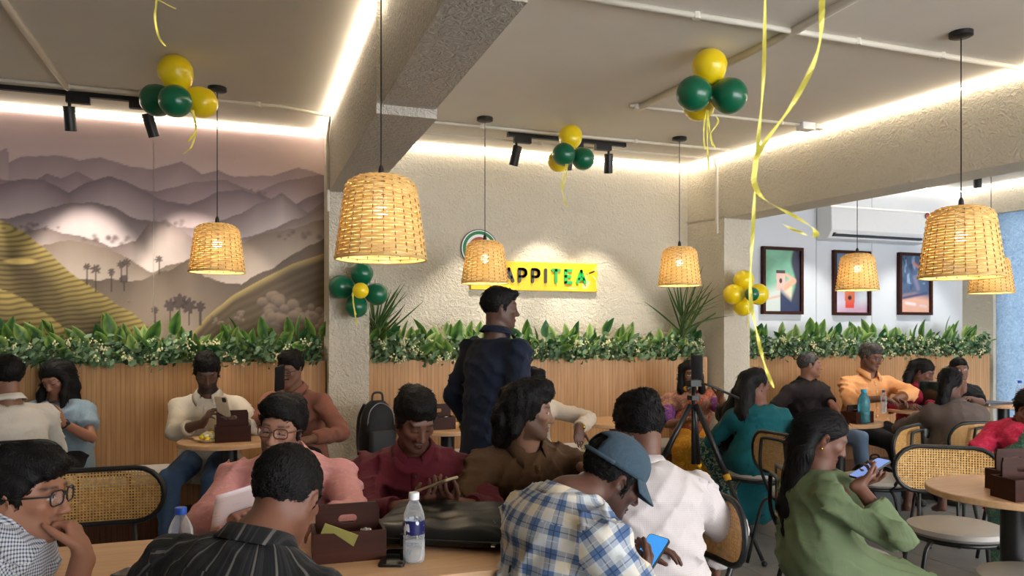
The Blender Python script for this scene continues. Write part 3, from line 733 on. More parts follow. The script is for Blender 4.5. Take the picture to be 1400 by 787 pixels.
# right bay: two more spots over the hedge, hidden above the beam
for x_, nm_ in ((5.2, 'left'), (6.6, 'right')):
    r_ = thing('track_light', (x_, 5.35, zT), 'black ceiling spotlight over the %s half of the bench under the picture frames' % nm_, 'spotlight')
    m = MB(); m.lathe([(.034, 0), (.036, -.005), (.036, -.15), (.028, -.15), (.026, -.12)], 18); smooth_angle(m.build('lamp_head', MATS['black_metal'], r_)); spot_lamp(r_, (0, 0, -.17), (0, .36, -1), 42, 70, 'beam', .5, (1, .95, .88))

# ================================================================== woven pendant lamps
def weave_mesh(h, rb, n_ring, n_rib):
    """basket weave: horizontal strands passing in front of and behind vertical ribs"""
    V = []; Fc = []
    prof = [(.30 * rb, h), (.52 * rb, h * .985), (.70 * rb, h * .93), (.775 * rb, h * .875), (.80 * rb, h * .80), (rb, 0)]
    cum = [0]
    for p, q in zip(prof[:-1], prof[1:]): cum.append(cum[-1] + math.hypot(q[0]-p[0], q[1]-p[1]))
    def at(s):
        s *= cum[-1]
        return np.interp(s, cum, [p[0] for p in prof]), np.interp(s, cum, [p[1] for p in prof])
    ns = n_rib * 2; th = h / n_ring * .50; w2 = .0016
    for k in range(n_ring):
        r, z = at((k + .5) / n_ring); r2, z2 = at((k + .6) / n_ring)
        tx, tz = r2 - r, z2 - z; l = math.hypot(tx, tz); tx /= l; tz /= l; nx_, nz_ = -tz, tx
        b = len(V)
        for i in range(ns):
            a = 2 * PI * i / ns; wob = .0035 * (1 if (i // 2 + k) % 2 == 0 else -1) * (1 if i % 2 == 0 else 0)
            for (s, q) in ((-1, -1), (1, -1), (1, 1), (-1, 1)):
                rr = r + tx * s * th + nx_ * (q * w2 + wob); zz = z + tz * s * th + nz_ * (q * w2 + wob)
                V.append((rr * math.cos(a), rr * math.sin(a), zz))
        for i in range(ns):
            j = (i + 1) % ns
            for q in range(4):
                Fc.append((b + i*4 + q, b + i*4 + (q+1) % 4, b + j*4 + (q+1) % 4, b + j*4 + q))
    me = mesh_np('woven_shade', V, Fc, False); me.materials.append(MATS['rattan'])
    m = MB()
    for i in range(n_rib):
        a = 2 * PI * i / n_rib; m.tube([(np.float64(at(s)[0]) * math.cos(a), at(s)[0] * math.sin(a), at(s)[1]) for s in (0, .2, .4, .5, 1)], .0022, 4)
    rib = m.mesh('ribs'); rib.materials.append(MATS['rattan_rib'])
    m = MB(); m.tube([(rb * 1.003 * math.cos(2*PI*i/40), rb * 1.003 * math.sin(2*PI*i/40), 0) for i in range(40)], .006, 6, closed=True)
    rim = m.mesh('rim', True); rim.materials.append(MATS['rattan']); m = MB()
    m.tube([(rb * .3 * math.cos(2*PI*i/24), rb * .3 * math.sin(2*PI*i/24), h) for i in range(24)], .005, 6, closed=True)
    rim2 = m.mesh('top_rim', True); rim2.materials.append(MATS['rattan'])
    return me, rib, rim, rim2
WV_BIG = weave_mesh(.365, .200, 30, 24); WV_SM = weave_mesh(.305, .170, 27, 24)
def pendant(px, z_bot, D, big_, label, power=3):
    p = P(px, 300, D); h, rb = (.365, .20) if big_ else (.305, .17)
    root = thing('pendant_lamp', (p.x, p.y, z_bot), label, 'lamp', random.uniform(0, 1), 'woven rattan pendant lamps')
    m = MB(); m.lathe([(.058, ZC - z_bot), (.058, ZC - z_bot - .022), (.05, ZC - z_bot - .026), (.006, ZC - z_bot - .03)], 20); smooth_angle(m.build('ceiling_rose', MATS['black_metal'], root))
    m = MB(); m.tube([(0, 0, h + .02), (0, 0, ZC - z_bot - .02)], .0032, 6); m.build('cord', MATS['black_plastic'], root)
    w_ = WV_BIG if big_ else WV_SM
    sh = link('woven_shade', w_[0], None, root); link('ribs', w_[1], None, sh); link('rim', w_[2], None, sh); link('top_rim', w_[3], None, sh)
    m = MB(); m.lathe([(.3 * rb, h - .004), (.3 * rb, h + .004), (.014, h + .006), (.012, h + .035), (.006, h + .05)], 16); m.build('cap', MATS['black_metal'], root)
    m = MB(); m.tube([(0, 0, h * .70), (0, 0, h)], .018, 10); m.build('bulb_holder', MATS['black_plastic'], root)
    m = MB(); m.ball((0, 0, h * .58), .03, 14, 8); m.build('bulb', MATS['bulb'], root, True)
    d_ = bpy.data.lights.new('bulb_light', 'POINT'); d_.energy = power; d_.color = (1, .88, .70); d_.shadow_soft_size = .035
    o = bpy.data.objects.new('bulb_light', d_); COL.objects.link(o); o.parent = root; o.location = (0, 0, h * .42)
    return root
pendant(297, 1.80, 4.87, False, 'woven rattan pendant lamp hanging in front of the mountain mural')
pendant(521, 1.735, 3.38, True, 'large woven rattan pendant lamp hanging in front of the left column')
pendant(663, 1.775, 5.55, False, 'woven rattan pendant lamp hanging in front of the sign')
pendant(929, 1.795, 6.11, False, 'woven rattan pendant lamp at the right end of the sign wall')
pendant(1314, 1.70, 3.98, True, 'large woven rattan pendant lamp nearest the right edge')
pendant(1172, 1.78, 6.47, False, 'woven rattan pendant lamp in front of the middle picture frame')
pendant(1355, 1.75, 6.40, False, 'woven rattan pendant lamp half hidden behind the large one at the right')

# ================================================================== balloons and ribbons
def balloon_mesh(name):
    m = MB(); pr = []
    for i in range(17):
        t_ = PI * i / 16; r_ = math.sin(t_); z = math.cos(t_); z = z if z > 0 else z * 1.12; pr.append((max(r_ * (1 - .04 * (z < 0)), .012), z))
    pr += [(.05, -1.16), (.09, -1.20), (.02, -1.205)]
    m.lathe(pr, 24); return m.mesh(name, True)
bal = {}
for k in ('yellow', 'green'):
    bal[k] = balloon_mesh('balloon_' + k); bal[k].materials.append(MATS['balloon_' + k])
def ribbon(root, pts, w=.005, name='ribbon'):
    pts = [Vector(p) for p in pts]; V = []; 
    for i, p in enumerate(pts):
        a = .6 * math.sin(i * .7); V += [p + Vector((w * math.cos(a), w * math.sin(a), 0)), p - Vector((w * math.cos(a), w * math.sin(a), 0))]
    m = MB(); m.add(V, [(2*i, 2*i+1, 2*i+3, 2*i+2) for i in range(len(pts) - 1)])
    return m.build(name, MATS['ribbon_yellow'], root)
def curve_pts(ctrl, n=24):
    c = [Vector(p) for p in ctrl]; c = [c[0]] + c + [c[-1]]; out_ = []
    for i in range(1, len(c) - 2):
        for k in range(max(2, n // (len(c) - 3))):
            t_ = k / max(2, n // (len(c) - 3)); a, b, d_, e_ = c[i-1], c[i], c[i+1], c[i+2]
            out_.append(.5 * ((2*b) + (d_-a)*t_ + (2*a-5*b+4*d_-e_)*t_*t_ + (3*b-a-3*d_+e_)*t_**3))
    return out_ + [c[-2]]
def bunch(anchor, items, ribs, label, cat='balloons'):
    root = thing('balloon_bunch', anchor, label, cat)
    for kind, px, py, D, r_ in items:
        p = P(px, py, D) - Vector(anchor); o = link('balloon', bal[kind], None, root); o.location = p; o['label'] = kind + ' balloon'
        o.scale = (r_, r_, r_)
        q = p.normalized().to_track_quat('Z', 'Y'); o.rotation_euler = q.to_euler()
    for rb in ribs: ribbon(root, curve_pts([P(*q) - Vector(anchor) for q in rb], 20))
    return root
def rpx(px, D): return px / F_PX * D
D1 = 4.3
bunch(P(248, 122, 4.32), [('yellow', 240, 99, D1, rpx(23.5, D1)), ('green', 214, 137, 4.42, rpx(22, 4.4)), ('green', 240, 138, 4.2, rpx(22, 4.2)), ('yellow', 276, 140, 4.38, rpx(21, 4.38))],
      [[(262, 150, 4.3), (266, 165, 4.3), (267, 180, 4.3), (256, 194, 4.3), (262, 186, 4.28)], [(264, 150, 4.3), (268, 175, 4.31), (262, 200, 4.3), (251, 210, 4.3)]], 'yellow and green balloon bunch under the ceiling by the mural spotlights')
D2 = 5.45
bunch(P(780, 205, 5.6), [('yellow', 780, 187, 5.68, rpx(16.5, 5.68)), ('green', 771, 211, 5.48, rpx(16, 5.48)), ('green', 797, 217, 5.57, rpx(15.5, 5.57)), ('yellow', 764, 220, 5.68, rpx(15, 5.68))],
      [[(774, 224, 5.4), (768, 250, 5.4), (770, 268, 5.4), (775, 283, 5.4)], [(776, 224, 5.4), (773, 245, 5.4), (768, 262, 5.4)]], 'yellow and green balloon bunch under the ceiling in front of the sign')
D3 = 4.2
bunch(P(972, 120, 4.22), [('yellow', 970, 91, 4.2, rpx(24, D3)), ('green', 949, 128, 4.1, rpx(24, 4.1)), ('green', 997, 131, 4.15, rpx(24.5, 4.15)), ('yellow', 956, 143, 4.35, rpx(22, 4.35))],
      [[(966, 150, 4.2), (962, 180, 4.2), (964, 205, 4.2)], [(968, 150, 4.2), (967, 190, 4.2), (969, 232, 4.2)], [(970, 150, 4.2), (982, 165, 4.2), (971, 185, 4.2), (978, 202, 4.2)], [(967, 150, 4.2), (970, 175, 4.2), (974, 200, 4.2)]], 'largest yellow and green balloon bunch under the right ceiling')
DF = 5.5
bunch(P(491, 397, 5.56), [('green', 495, 374, DF + .03, rpx(15.5, DF)), ('green', 466, 392, DF + .03, rpx(16.5, DF)), ('green', 515, 402, DF + .03, rpx(15.5, DF)), ('green', 487, 419, DF + .03, rpx(15.5, DF)), ('yellow', 493, 397, 5.38, rpx(11, 5.4))],
      [[(482, 400, 5.35), (484, 420, 5.35), (488, 445, 5.38)], [(483, 400, 5.35), (483, 415, 5.35), (487, 430, 5.36)]], 'flower of green balloons with a yellow centre on the left column')
DG_ = 6.55
bunch(P(1019, 402, 6.6), [('yellow', 1017, 383, DG_ + .04, rpx(14, DG_)), ('yellow', 1003, 402, DG_, rpx(14, DG_)), ('yellow', 1016, 418, DG_ + .04, rpx(14, DG_)), ('yellow', 1036, 402, DG_ + .08, rpx(15, DG_)), ('green', 1028, 402, DG_ - .12, rpx(9.5, DG_))],
      [[(1022, 410, 6.4), (1024, 430, 6.4), (1022, 448, 6.4)]], 'flower of yellow balloons with a green centre on the right pier')
# loose streamers hanging close to the camera
s1 = thing('ribbon_streamer', P(1050, -60, .85), 'long yellow ribbon hanging close to the viewer with a curled loop', 'ribbon')
pp = [(1125, -60, .85), (1124, 0, .85), (1118, 70, .85), (1085, 140, .86), (1042, 200, .87), (1030, 235, .88), (1040, 268, .88), (1080, 292, .87), (1112, 312, .86), (1113, 324, .86), (1090, 316, .855), (1070, 306, .85)]
ribbon(s1, curve_pts([P(*q) - s1.location for q in pp], 70), .0033)
s2 = thing('ribbon_streamer', P(1046, -60, .95), 'thin straight yellow ribbon hanging close to the viewer', 'ribbon')
pp = [(1047, -60, .95), (1044, 100, .95), (1036, 200, .95), (1030, 300, .95), (1026, 400, .96), (1036, 460, .97), (1046, 500, .98), (1058, 530, .98)]
o = ribbon(s2, curve_pts([P(*q) - s2.location for q in pp], 60), .0024)
s3 = thing('ribbon_streamer', P(216, -40, 1.9), 'short yellow ribbon tail dangling at the top left', 'ribbon')
for q in ([(216, -40, 1.9), (214, 0, 1.9), (212, 25, 1.9), (217, 50, 1.9), (226, 63, 1.9)], [(214, -2, 1.9), (224, 4, 1.9), (240, 12, 1.9)]):
    ribbon(s3, curve_pts([P(*k) - s3.location for k in q], 20), .0028)
# ================================================================== cane back chairs
def stadium(w, h, n=10):
    r = h / 2; pts = []
    for k in range(n + 1): a = -PI/2 + PI * k / n; pts.append((w/2 - r + r * math.cos(a), r * math.sin(a)))
    for k in range(n + 1): a = PI/2 + PI * k / n; pts.append((-w/2 + r + r * math.cos(a), r * math.sin(a)))
    return pts
BW, BH, BZ = .49, .235, .70
def back_y(x): return -.235 + .55 * x * x          # the back wraps round the sitter a little
def cane_mesh():
    p = .0125; hr = .0037; V = []; Fq = []
    nx, nz = int(BW / p) + 1, int(BH / p) + 1
    for i in range(nx):
        for j in range(nz):
            cx_, cz_ = (i - (nx - 1) / 2) * p, (j - (nz - 1) / 2) * p
            r = BH / 2 - .004; dx = max(0, abs(cx_) - (BW / 2 - BH / 2))
            if math.hypot(dx, cz_) > r: continue
            b = len(V); off = .0 if True else 0
            oct_ = [(hr * math.cos(PI/4*k + PI/8), hr * math.sin(PI/4*k + PI/8)) for k in range(8)]
            sq = [(p/2, 0), (p/2, p/2), (0, p/2), (-p/2, p/2), (-p/2, 0), (-p/2, -p/2), (0, -p/2), (p/2, -p/2)]
            for y in (0, .003):
                for (x, z) in sq + [oct_[k - 0] for k in range(8)]:
                    V.append((cx_ + x, back_y(cx_ + x) + y, cz_ + z + BZ))
            # ring front and back, wall of the hole
            for k in range(8):
                k2 = (k + 1) % 8
                Fq.append((b + k, b + k2, b + 8 + k2, b + 8 + k)); Fq.append((b + 16 + k2, b + 16 + k, b + 24 + k, b + 24 + k2))
    me = mesh_np('cane_panel', V, Fq, False); me.materials.append(MATS['cane']); return me
CANE = cane_mesh()
def chair_parts():
    root = bpy.data.objects.new('cane_chair', None); COL.objects.link(root)
    m = MB(); n = 28; prof = [(.02, .425), (.205, .428), (.222, .445), (.214, .465), (.18, .476), (.02, .48)]
    m.lathe(prof, n, Matrix.Diagonal((1.02, 1.0, 1, 1))); smooth_angle(m.build('seat', MATS['grey_leather'], root), 50)
    m = MB(); m.tube([(.2 * math.cos(2*PI*i/24), .195 * math.sin(2*PI*i/24), .415) for i in range(24)], .011, 8, closed=True); m.build('seat_frame', MATS['black_metal'], root, True)
    link('backrest', CANE, None, root)
    m = MB(); m.tube([(x, back_y(x) + .001, z + BZ) for x, z in stadium(BW, BH)], .0115, 8, closed=True); m.build('back_frame', MATS['black_metal'], root, True)
    m = MB(); yb = -.255
    m.tube(curve_pts([(-.135, -.15, .415), (-.13, -.20, .50), (-.115, yb, .62), (-.10, yb - .005, .76), (-.08, yb - .005, .785), (0, yb - .005, .79), (.08, yb - .005, .785), (.10, yb - .005, .76), (.115, yb, .62), (.13, -.20, .50), (.135, -.15, .415)], 40), .010, 8); m.build('back_support', MATS['black_metal'], root, True)
    for sx in (-1, 1):
        m = MB(); m.tube(curve_pts([(sx * .12, .13, .415), (sx * .155, .17, .40), (sx * .18, .20, .33), (sx * .215, .235, .005)], 14), [.011] * 13 + [.009] * 3 if False else .0105, 8); m.build('leg', MATS['black_metal'], root, True)
        m = MB(); m.tube(curve_pts([(sx * .12, -.13, .415), (sx * .16, -.17, .40), (sx * .18, -.20, .33), (sx * .22, -.265, .005)], 14), .0105, 8); m.build('leg', MATS['black_metal'], root, True)
    return root
CH0 = chair_parts(); first = [True]
def chair(p, phi, label):
    o = CH0 if first[0] else dup(CH0); first[0] = False
    o.location = (p[0], p[1], 0); o.rotation_euler = (0, 0, rotz_for(phi))
    return tag(o, label, 'chair', 'cane back cafe chairs')

# ================================================================== tables
def round_table(p, r, label):
    root = thing('round_table', (p[0], p[1], 0), label, 'table', random.uniform(-.1, .1), 'round oak cafe tables')
    m = MB(); m.lathe([(r - .004, .722), (r, .726), (r, .746), (r - .004, .75)], 48); o = smooth_angle(m.build('table_top', MATS['oak_table'], root))
    m = MB(); m.lathe([(.05, .02), (.05, .70), (.12, .705), (.12, .722)], 20); smooth_angle(m.build('pedestal', MATS['black_metal'], root))
    m = MB(); m.lathe([(.23, 0), (.23, .008), (.06, .02)], 32); smooth_angle(m.build('foot_plate', MATS['black_metal'], root))
    return root
T_LEFT = P(313, 597, 4.72); T_MID = P(612, 583, 5.35); T_CEN = P(842, 573, 5.75); T_R1 = P(1146, 573, 5.75); T_R2 = P(1262, 557, 6.65); T_R3 = P(1372, 547, 7.2)
T_NEAR = P(1386, 668, 3.2)
round_table(T_LEFT, .30, 'round oak table in front of the man in the cream shirt')
round_table(T_MID, .30, 'round oak table with a caddy behind the man in maroon')
round_table(T_CEN, .30, 'round oak table between the bench and the man in the white checked shirt')
round_table(T_R1, .31, 'round oak table with the turquoise bottle')
round_table(T_R2, .30, 'round oak table with the open laptop')
round_table(T_R3, .32, 'round oak table by the frosted window with the closed laptop')
round_table(T_NEAR, .33, 'round oak table with dark wooden caddies at the right edge')
long_t = thing('long_table', (.2, 2.33, 0), 'long rectangular oak table in the foreground', 'table')
for k, (xa, xb) in enumerate(((-.80, .82),)):
    m = MB(); m.rbox(xa, xb, -.33, .33, .722, .75, .02); bevel(m.build('table_top', MATS['oak_table'], long_t), .003)
    for x in (xa + .16, xb - .16):
        m = MB(); m.tube([(x, 0, .02), (x, 0, .722)], .035, 12); m.build('leg', MATS['black_metal'], long_t, True)
        m = MB(); m.rbox(x - .05, x + .05, -.26, .26, 0, .02, .02); m.build('foot_plate', MATS['black_metal'], long_t)
TZ = .75

# chairs in view and under the sitters
chair(P(128, 660, 3.08), 160, 'empty cane back chair behind the foreground table at the left')
chair(P(1308, 700, 3.72), 198, 'empty cane back chair tucked behind the round table with caddies')
chair(P(1196, 640, 5.0), -44, 'empty cane back chair with its seat in front of the black backpack')
CH_BRAID = P(1313, 640, 5.25)
chair(CH_BRAID, -8, 'cane back chair carrying the woman with the braid')
CH_TEAL = P(1034, 645, 5.25); chair(CH_TEAL, -88, 'cane back chair carrying the woman in teal')
chair(P(1104, 690, 4.55), 68, 'empty cane back chair half hidden behind the woman in green')
chair(P(1424, 790, 2.92), -90, 'grey round chair seat cut off at the bottom right corner')

# ================================================================== caddies
def pinch(m, r=.03): pass
def plate_slot(w, h, y0, y1, slot=True):       # upright panel with rounded shoulders and a hand slot
    out_ = [(w/2, 0), (w/2, h - .03)] + arc(w/2 - .03, h - .03, .03, .03, 0, 90, 5)[1:] + arc(-w/2 + .03, h - .03, .03, .03, 90, 180, 5) + [(-w/2, 0)]
    m = MB()
    if not slot:
        m.prism(out_, -y1, -y0, Matrix(((1, 0, 0, 0), (0, 0, -1, 0), (0, 1, 0, 0), (0, 0, 0, 1)))); return m
    sw, sh, sc_ = .055, .026, h - .045
    hole = arc(sw/2 - sh/2, sc_, sh/2, sh/2, -90, 90, 6) + arc(-sw/2 + sh/2, sc_, sh/2, sh/2, 90, 270, 6)
    def ring(c, k):   # matching outline point on the panel for each hole point
        r_ = []
        for (x, z) in hole:
            a = math.atan2(z - sc_, x); dx, dz = math.cos(a), math.sin(a); t_ = 9
            if dx > 1e-6: t_ = min(t_, (w/2) / dx)
            if dx < -1e-6: t_ = min(t_, (-w/2) / dx)
            if dz > 1e-6: t_ = min(t_, (h - sc_) / dz)
            if dz < -1e-6: t_ = min(t_, -sc_ / dz)
            r_.append((dx * t_, sc_ + dz * t_))
        return r_
    o_ = ring(0, 0); n = len(hole); vs = []
    for y in (y0, y1): vs += [(x, y, z) for x, z in hole] + [(x, y, z) for x, z in o_]
    fs = []
    for i in range(n):
        j = (i + 1) % n
        fs += [(i, j, n + j, n + i), (2*n + j, 2*n + i, 3*n + i, 3*n + j), (j, i, 2*n + i, 2*n + j), (n + i, n + j, 3*n + j, 3*n + i)]
    m.add(vs, fs); return m
def caddy(p, rz, label, W=.19, Dp=.125, H=.085, HB=.165, jars=2, z=TZ):
    root = thing('wooden_caddy', (p[0], p[1], z), label, 'caddy', rz, 'dark wooden table caddies'); t_ = .009
    for (x0, x1, y0, y1, z0, z1, nm) in ((-W/2, W/2, -Dp/2, Dp/2, 0, t_, 'bottom_board'), (-W/2, W/2, -Dp/2, -Dp/2 + t_, t_, H, 'front_board'), (-W/2, -W/2 + t_, -Dp/2 + t_, Dp/2 - t_, t_, H, 'side_board'), (W/2 - t_, W/2, -Dp/2 + t_, Dp/2 - t_, t_, H, 'side_board'), (-W/2, W/2, Dp/2 - t_, Dp/2, t_, H, 'back_board')):
        m = MB(); m.box(x0, x1, y0, y1, z0, z1); m.build(nm, MATS['walnut'], root)
    m = plate_slot(W - .02, HB - t_, 0, .01); o = m.build('handle_board', MATS['walnut'], root); o.location = (0, .012, t_)
    for k in range(jars):
        j = thing('shaker_jar', (p[0], p[1], z), 'glass shaker jar with a silver lid in ' + label, 'jar') if False else None
        x = (-.035 + .075 * k) if jars > 1 else .048
        m = MB(); m.lathe([(.017, 0), (.018, .004), (.018, .045), (.015, .052)], 14); o = m.build('shaker', MATS['clear_plastic'], root, True); o.location = (x, -.03, t_)
        m = MB(); m.lathe([(.0185, .05), (.019, .054), (.019, .07), (.012, .077), (.001, .078)], 14); q_ = m.build('lid', MATS['chrome'], o, True)
    return root
cp = P(476, 742, 2.24)
caddy((cp.x, cp.y), R(-2), 'dark wooden caddy with a folded card beside the leather bag', .205, .14, .085, .150, 1)
cd = thing('menu_card', (cp.x - .05, cp.y - .035, TZ + .012), 'folded green and cream card standing in the foreground caddy', 'card', R(-20))
m = MB(); m.box(-.055, .045, -.001, .001, 0, .1, Matrix.Rotation(R(22), 4, 'X') @ Matrix.Rotation(R(24), 4, 'Y')); m.build('card', plain('card_olive', srgb(150, 146, 84), .35), cd)
q = P(318, 590, 4.66); caddy((q.x, q.y), R(3), 'dark wooden caddy with two shakers beside the sweets plate', .205, .14, .095, .185, 2)
q = P(600, 578, 5.25); caddy((q.x, q.y), R(5), 'dark wooden caddy on the table behind the man in maroon', .2, .13, .085, .17, 2)
q = P(1172, 570, 5.62); caddy((q.x, q.y), R(10), 'dark wooden caddy beside the turquoise bottle', .2, .13, .085, .13, 1)
q = P(1392, 662, 3.18); caddy((q.x, q.y), R(-12), 'dark wooden caddy at the back of the round table at the right edge', .2, .13, .085, .17, 1)
q = P(1402, 676, 3.02); caddy((q.x, q.y), R(-12), 'dark wooden caddy at the front of the round table at the right edge', .2, .13, .085, .16, 1)

# ================================================================== bottles
def bottle(p, label, H, r, cap_mat, label_mat=None, lab=(.35, .62), body='clear_plastic', fill=0.45, txt=None):
    root = thing('water_bottle', p, label, 'bottle', random.uniform(0, 1))
    prof = [(r*.55, 0), (r*.92, .004), (r, .014), (r, H*.18), (r*.955, H*.20), (r, H*.22), (r, H*.33), (r*.955, H*.35), (r, H*.37), (r, H*.62), (r*.93, H*.70), (r*.70, H*.80), (r*.43, H*.88), (r*.40, H*.92)]
    m = MB(); m.lathe(prof, 24); smooth_angle(m.build('body', MATS[body], root), 60)
    m = MB(); m.lathe([(r*.47, H*.90), (r*.49, H*.905), (r*.49, H*.985), (r*.44, H), (.001, H)], 18); smooth_angle(m.build('cap', cap_mat, root))
    if fill:
        m = MB(); m.lathe([(r*.5, .004), (r*.93, .012), (r*.93, H*fill), (.0005, H*fill)], 20); m.build('water', MATS['water'], root, True)
    if label_mat:
        m = MB(); m.lathe([(r*1.012, H*lab[0]), (r*1.012, H*lab[1])], 24, cap=False); m.build('label', label_mat, root, True)
    return root
def band(name, c1, c2, z0, z1, sc=60):
    t = NT(name); z = t.sep(t.coord('Object'))[2]; f = t.noise(t.coord('Object', (1, 1, .6)), sc, 2)
    t.base(t.mix(t.math('GREATER_THAN', f, .56), c1, c2)); return t.done(.35)
b_navy = band('label_navy', srgb(34, 38, 92), srgb(226, 230, 240), 0, 1); b_blue = band('label_blue', srgb(40, 92, 176), srgb(214, 226, 240), 0, 1, 40)
q = P(566, 766, 2.17); bottle((q.x, q.y, TZ), 'small clear water bottle with a white cap beside the leather bag', .20, .031, MATS['white_plastic'], b_navy, (.42, .62), fill=.30)
q = P(247, 787, 2.05); bottle((q.x, q.y, TZ), 'clear water bottle with a blue cap left of the man in the striped shirt', .185, .032, plain('cap_blue', srgb(40, 92, 200), .4), b_blue, (.10, .36), fill=.5)
t = NT('turquoise'); t.base(srgb(96, 196, 216)); t.b.inputs['Transmission Weight'].default_value = .7; t.done(.25)
q = P(1181, 571, 5.56); bt = bottle((q.x, q.y, TZ), 'turquoise plastic water bottle on the round table by the man in orange', .25, .042, plain('turquoise_cap', srgb(40, 150, 180), .4), None, body='turquoise', fill=0)
q = P(1394, 544, 7.1); bottle((q.x, q.y, TZ), 'clear water bottle with a blue cap beside the closed laptop', .22, .034, plain('cap_blue', (0, 0, 0)), b_blue, (.1, .4), fill=.5)
q = P(1208, 560, 6.3); bottle((q.x, q.y, TZ + .0), 'small flask with a dark blue lid in front of the man in orange', .19, .024, plain('cap_navy', srgb(50, 70, 110), .4), None, body='clear_plastic', fill=.5)
q = P(1404, 545, 7.0); bottle((q.x, q.y, TZ), 'red drink bottle at the right edge behind the pink sari', .26, .035, plain('bottle_red', srgb(176, 62, 70), .4), plain('bottle_red', (0, 0, 0)), (.02, .6), fill=0)

# ================================================================== phones, bag, laptops
def phone(p, rot, label, screen=None, W=.074, H=.155, case=None):
    root = thing('mobile_phone', p, label, 'phone'); root.rotation_euler = rot
    m = MB(); m.rbox(-W/2, W/2, -H/2, H/2, 0, .0085, .010, None, .0015); smooth_angle(m.build('case', case or MATS['black_plastic'], root))
    m = MB(); m.rbox(-W/2 + .003, W/2 - .003, -H/2 + .003, H/2 - .003, .0086, .0092, .008); m.build('screen', screen or plain('dark_glass', srgb(14, 16, 16), .08, 0, .6), root)
    m = MB(); m.rbox(-W/2 + .006, -W/2 + .03, H/2 - .04, H/2 - .008, -.0018, 0, .006); m.build('camera_bump', MATS['black_plastic'], root)
    return root
scr_blue = glow('screen_blue', srgb(60, 140, 215), .55); scr_pale = glow('screen_pale', srgb(120, 150, 215), .45)
q = P(540, 768, 2.20); phone((q.x, q.y, TZ), (0, 0, R(-20)), 'black mobile phone lying on the foreground table by the caddy')
q = P(196, 786, 2.05); phone((q.x, q.y, TZ), (0, 0, R(60)), 'dark phone lying at the near edge of the foreground table')
# leather bag: soft slab
def bag():
    c = P(612, 728, 2.45); root = thing('leather_bag', (c.x, c.y, TZ), 'black leather laptop bag lying on the foreground table', 'bag', R(-28))
    nx, ny = 44, 34; W, H = .45, .33; V = []; Q = []
    def shape(i, j, top):
        a, b = i / (nx - 1) * 2 - 1, j / (ny - 1) * 2 - 1
        ex = 1 - abs(a) ** 7; ey = 1 - abs(b) ** 7
        th = .022 + .066 * (max(0, ex * ey)) ** .55 * (.75 + .25 * b * .6 + .10 * a)
        k = 1 - .03 * (abs(a * b)) ** 3
        wr = .004 * math.sin(a * 9 + b * 4) * ex * ey + .003 * math.sin(a * 3 - b * 13) * ex * ey
        return (a * W/2 * k, b * H/2 * k, (.012 + th + wr) if top else .004 + .012 * (1 - ex * ey))
    for top in (0, 1):
        for i in range(nx):
            for j in range(ny): V.append(shape(i, j, top))
    ix = lambda t_, i, j: t_ * nx * ny + i * ny + j
    for i in range(nx - 1):
        for j in range(ny - 1):
            Q.append((ix(1, i, j), ix(1, i+1, j), ix(1, i+1, j+1), ix(1, i, j+1))); Q.append((ix(0, i, j+1), ix(0, i+1, j+1), ix(0, i+1, j), ix(0, i, j)))
    for i in range(nx - 1): Q.append((ix(0, i, 0), ix(0, i+1, 0), ix(1, i+1, 0), ix(1, i, 0))); Q.append((ix(1, i, ny-1), ix(1, i+1, ny-1), ix(0, i+1, ny-1), ix(0, i, ny-1)))
    for j in range(ny - 1): Q.append((ix(1, 0, j), ix(1, 0, j+1), ix(0, 0, j+1), ix(0, 0, j))); Q.append((ix(0, nx-1, j), ix(0, nx-1, j+1), ix(1, nx-1, j+1), ix(1, nx-1, j)))
    t = NT('black_leather'); f = t.noise(t.coord(), 120, 3); t.base(srgb(24, 25, 24)); t.bump(f, .12, .002); t.done(.40, 0, .35)
    link('body', mesh_np('bag_body', V, Q, True), MATS['black_leather'], root)
    m = MB(); m.tube([(x * 1.012, y * 1.012, .030) for x, y in rrect(W, H, .03, 4)], .0045, 6, closed=True); m.build('piping', MATS['black_leather'], root, True)
    m = MB(); m.tube([(.0 + .018 * math.cos(2*PI*i/16), -H/2 - .012 + .0, .05 + .013 * math.sin(2*PI*i/16)) for i in range(16)], .0028, 6, closed=True); o = m.build('strap_ring', MATS['chrome'], root, True); o.location = (-.07, .0, -.008)
    m = MB(); m.box(-.105, -.06, -H/2 - .016, -H/2 + .01, .012, .05); bevel(m.build('strap_tab', MATS['black_leather'], root), .004)
    m = MB(); m.rbox(W/2 - .05, W/2 - .035, -H/2 - .03, -H/2 + .002, .026, .031, .004); m.build('zip_pull', MATS['chrome'], root)
bag()
def laptop(p, rz, label, open_deg, W=.33, Dp=.23):
    root = thing('laptop', p, label, 'laptop', rz)
    m = MB(); m.rbox(-W/2, W/2, -Dp/2, Dp/2, 0, .014, .012, None, .002); m.build('base', MATS['silver'], root)
    if open_deg:
        m = MB(); m.box(-W/2 + .02, W/2 - .02, -Dp/2 + .09, Dp/2 - .02, .014, .0155); m.build('keyboard', MATS['black_plastic'], root)
    M = Matrix.Translation((0, Dp/2, .014)) @ Matrix.Rotation(R(-open_deg), 4, 'X') @ Matrix.Translation((0, -Dp/2, 0)) if open_deg else Matrix.Translation((0, 0, .0145))
    m = MB(); m.rbox(-W/2, W/2, -Dp/2, Dp/2, 0, .008, .012, M); o = m.build('lid', plain('laptop_lid', srgb(70, 92, 112), .35, .3) if open_deg else plain('laptop_grey', srgb(98, 106, 116), .35, .4), root)
    if open_deg:
        m = MB(); m.box(-W/2 + .008, W/2 - .008, -Dp/2 + .008, Dp/2 - .012, -.002, -.0005, M); m.build('screen', plain('dark_glass', (0, 0, 0)), root)
    return root
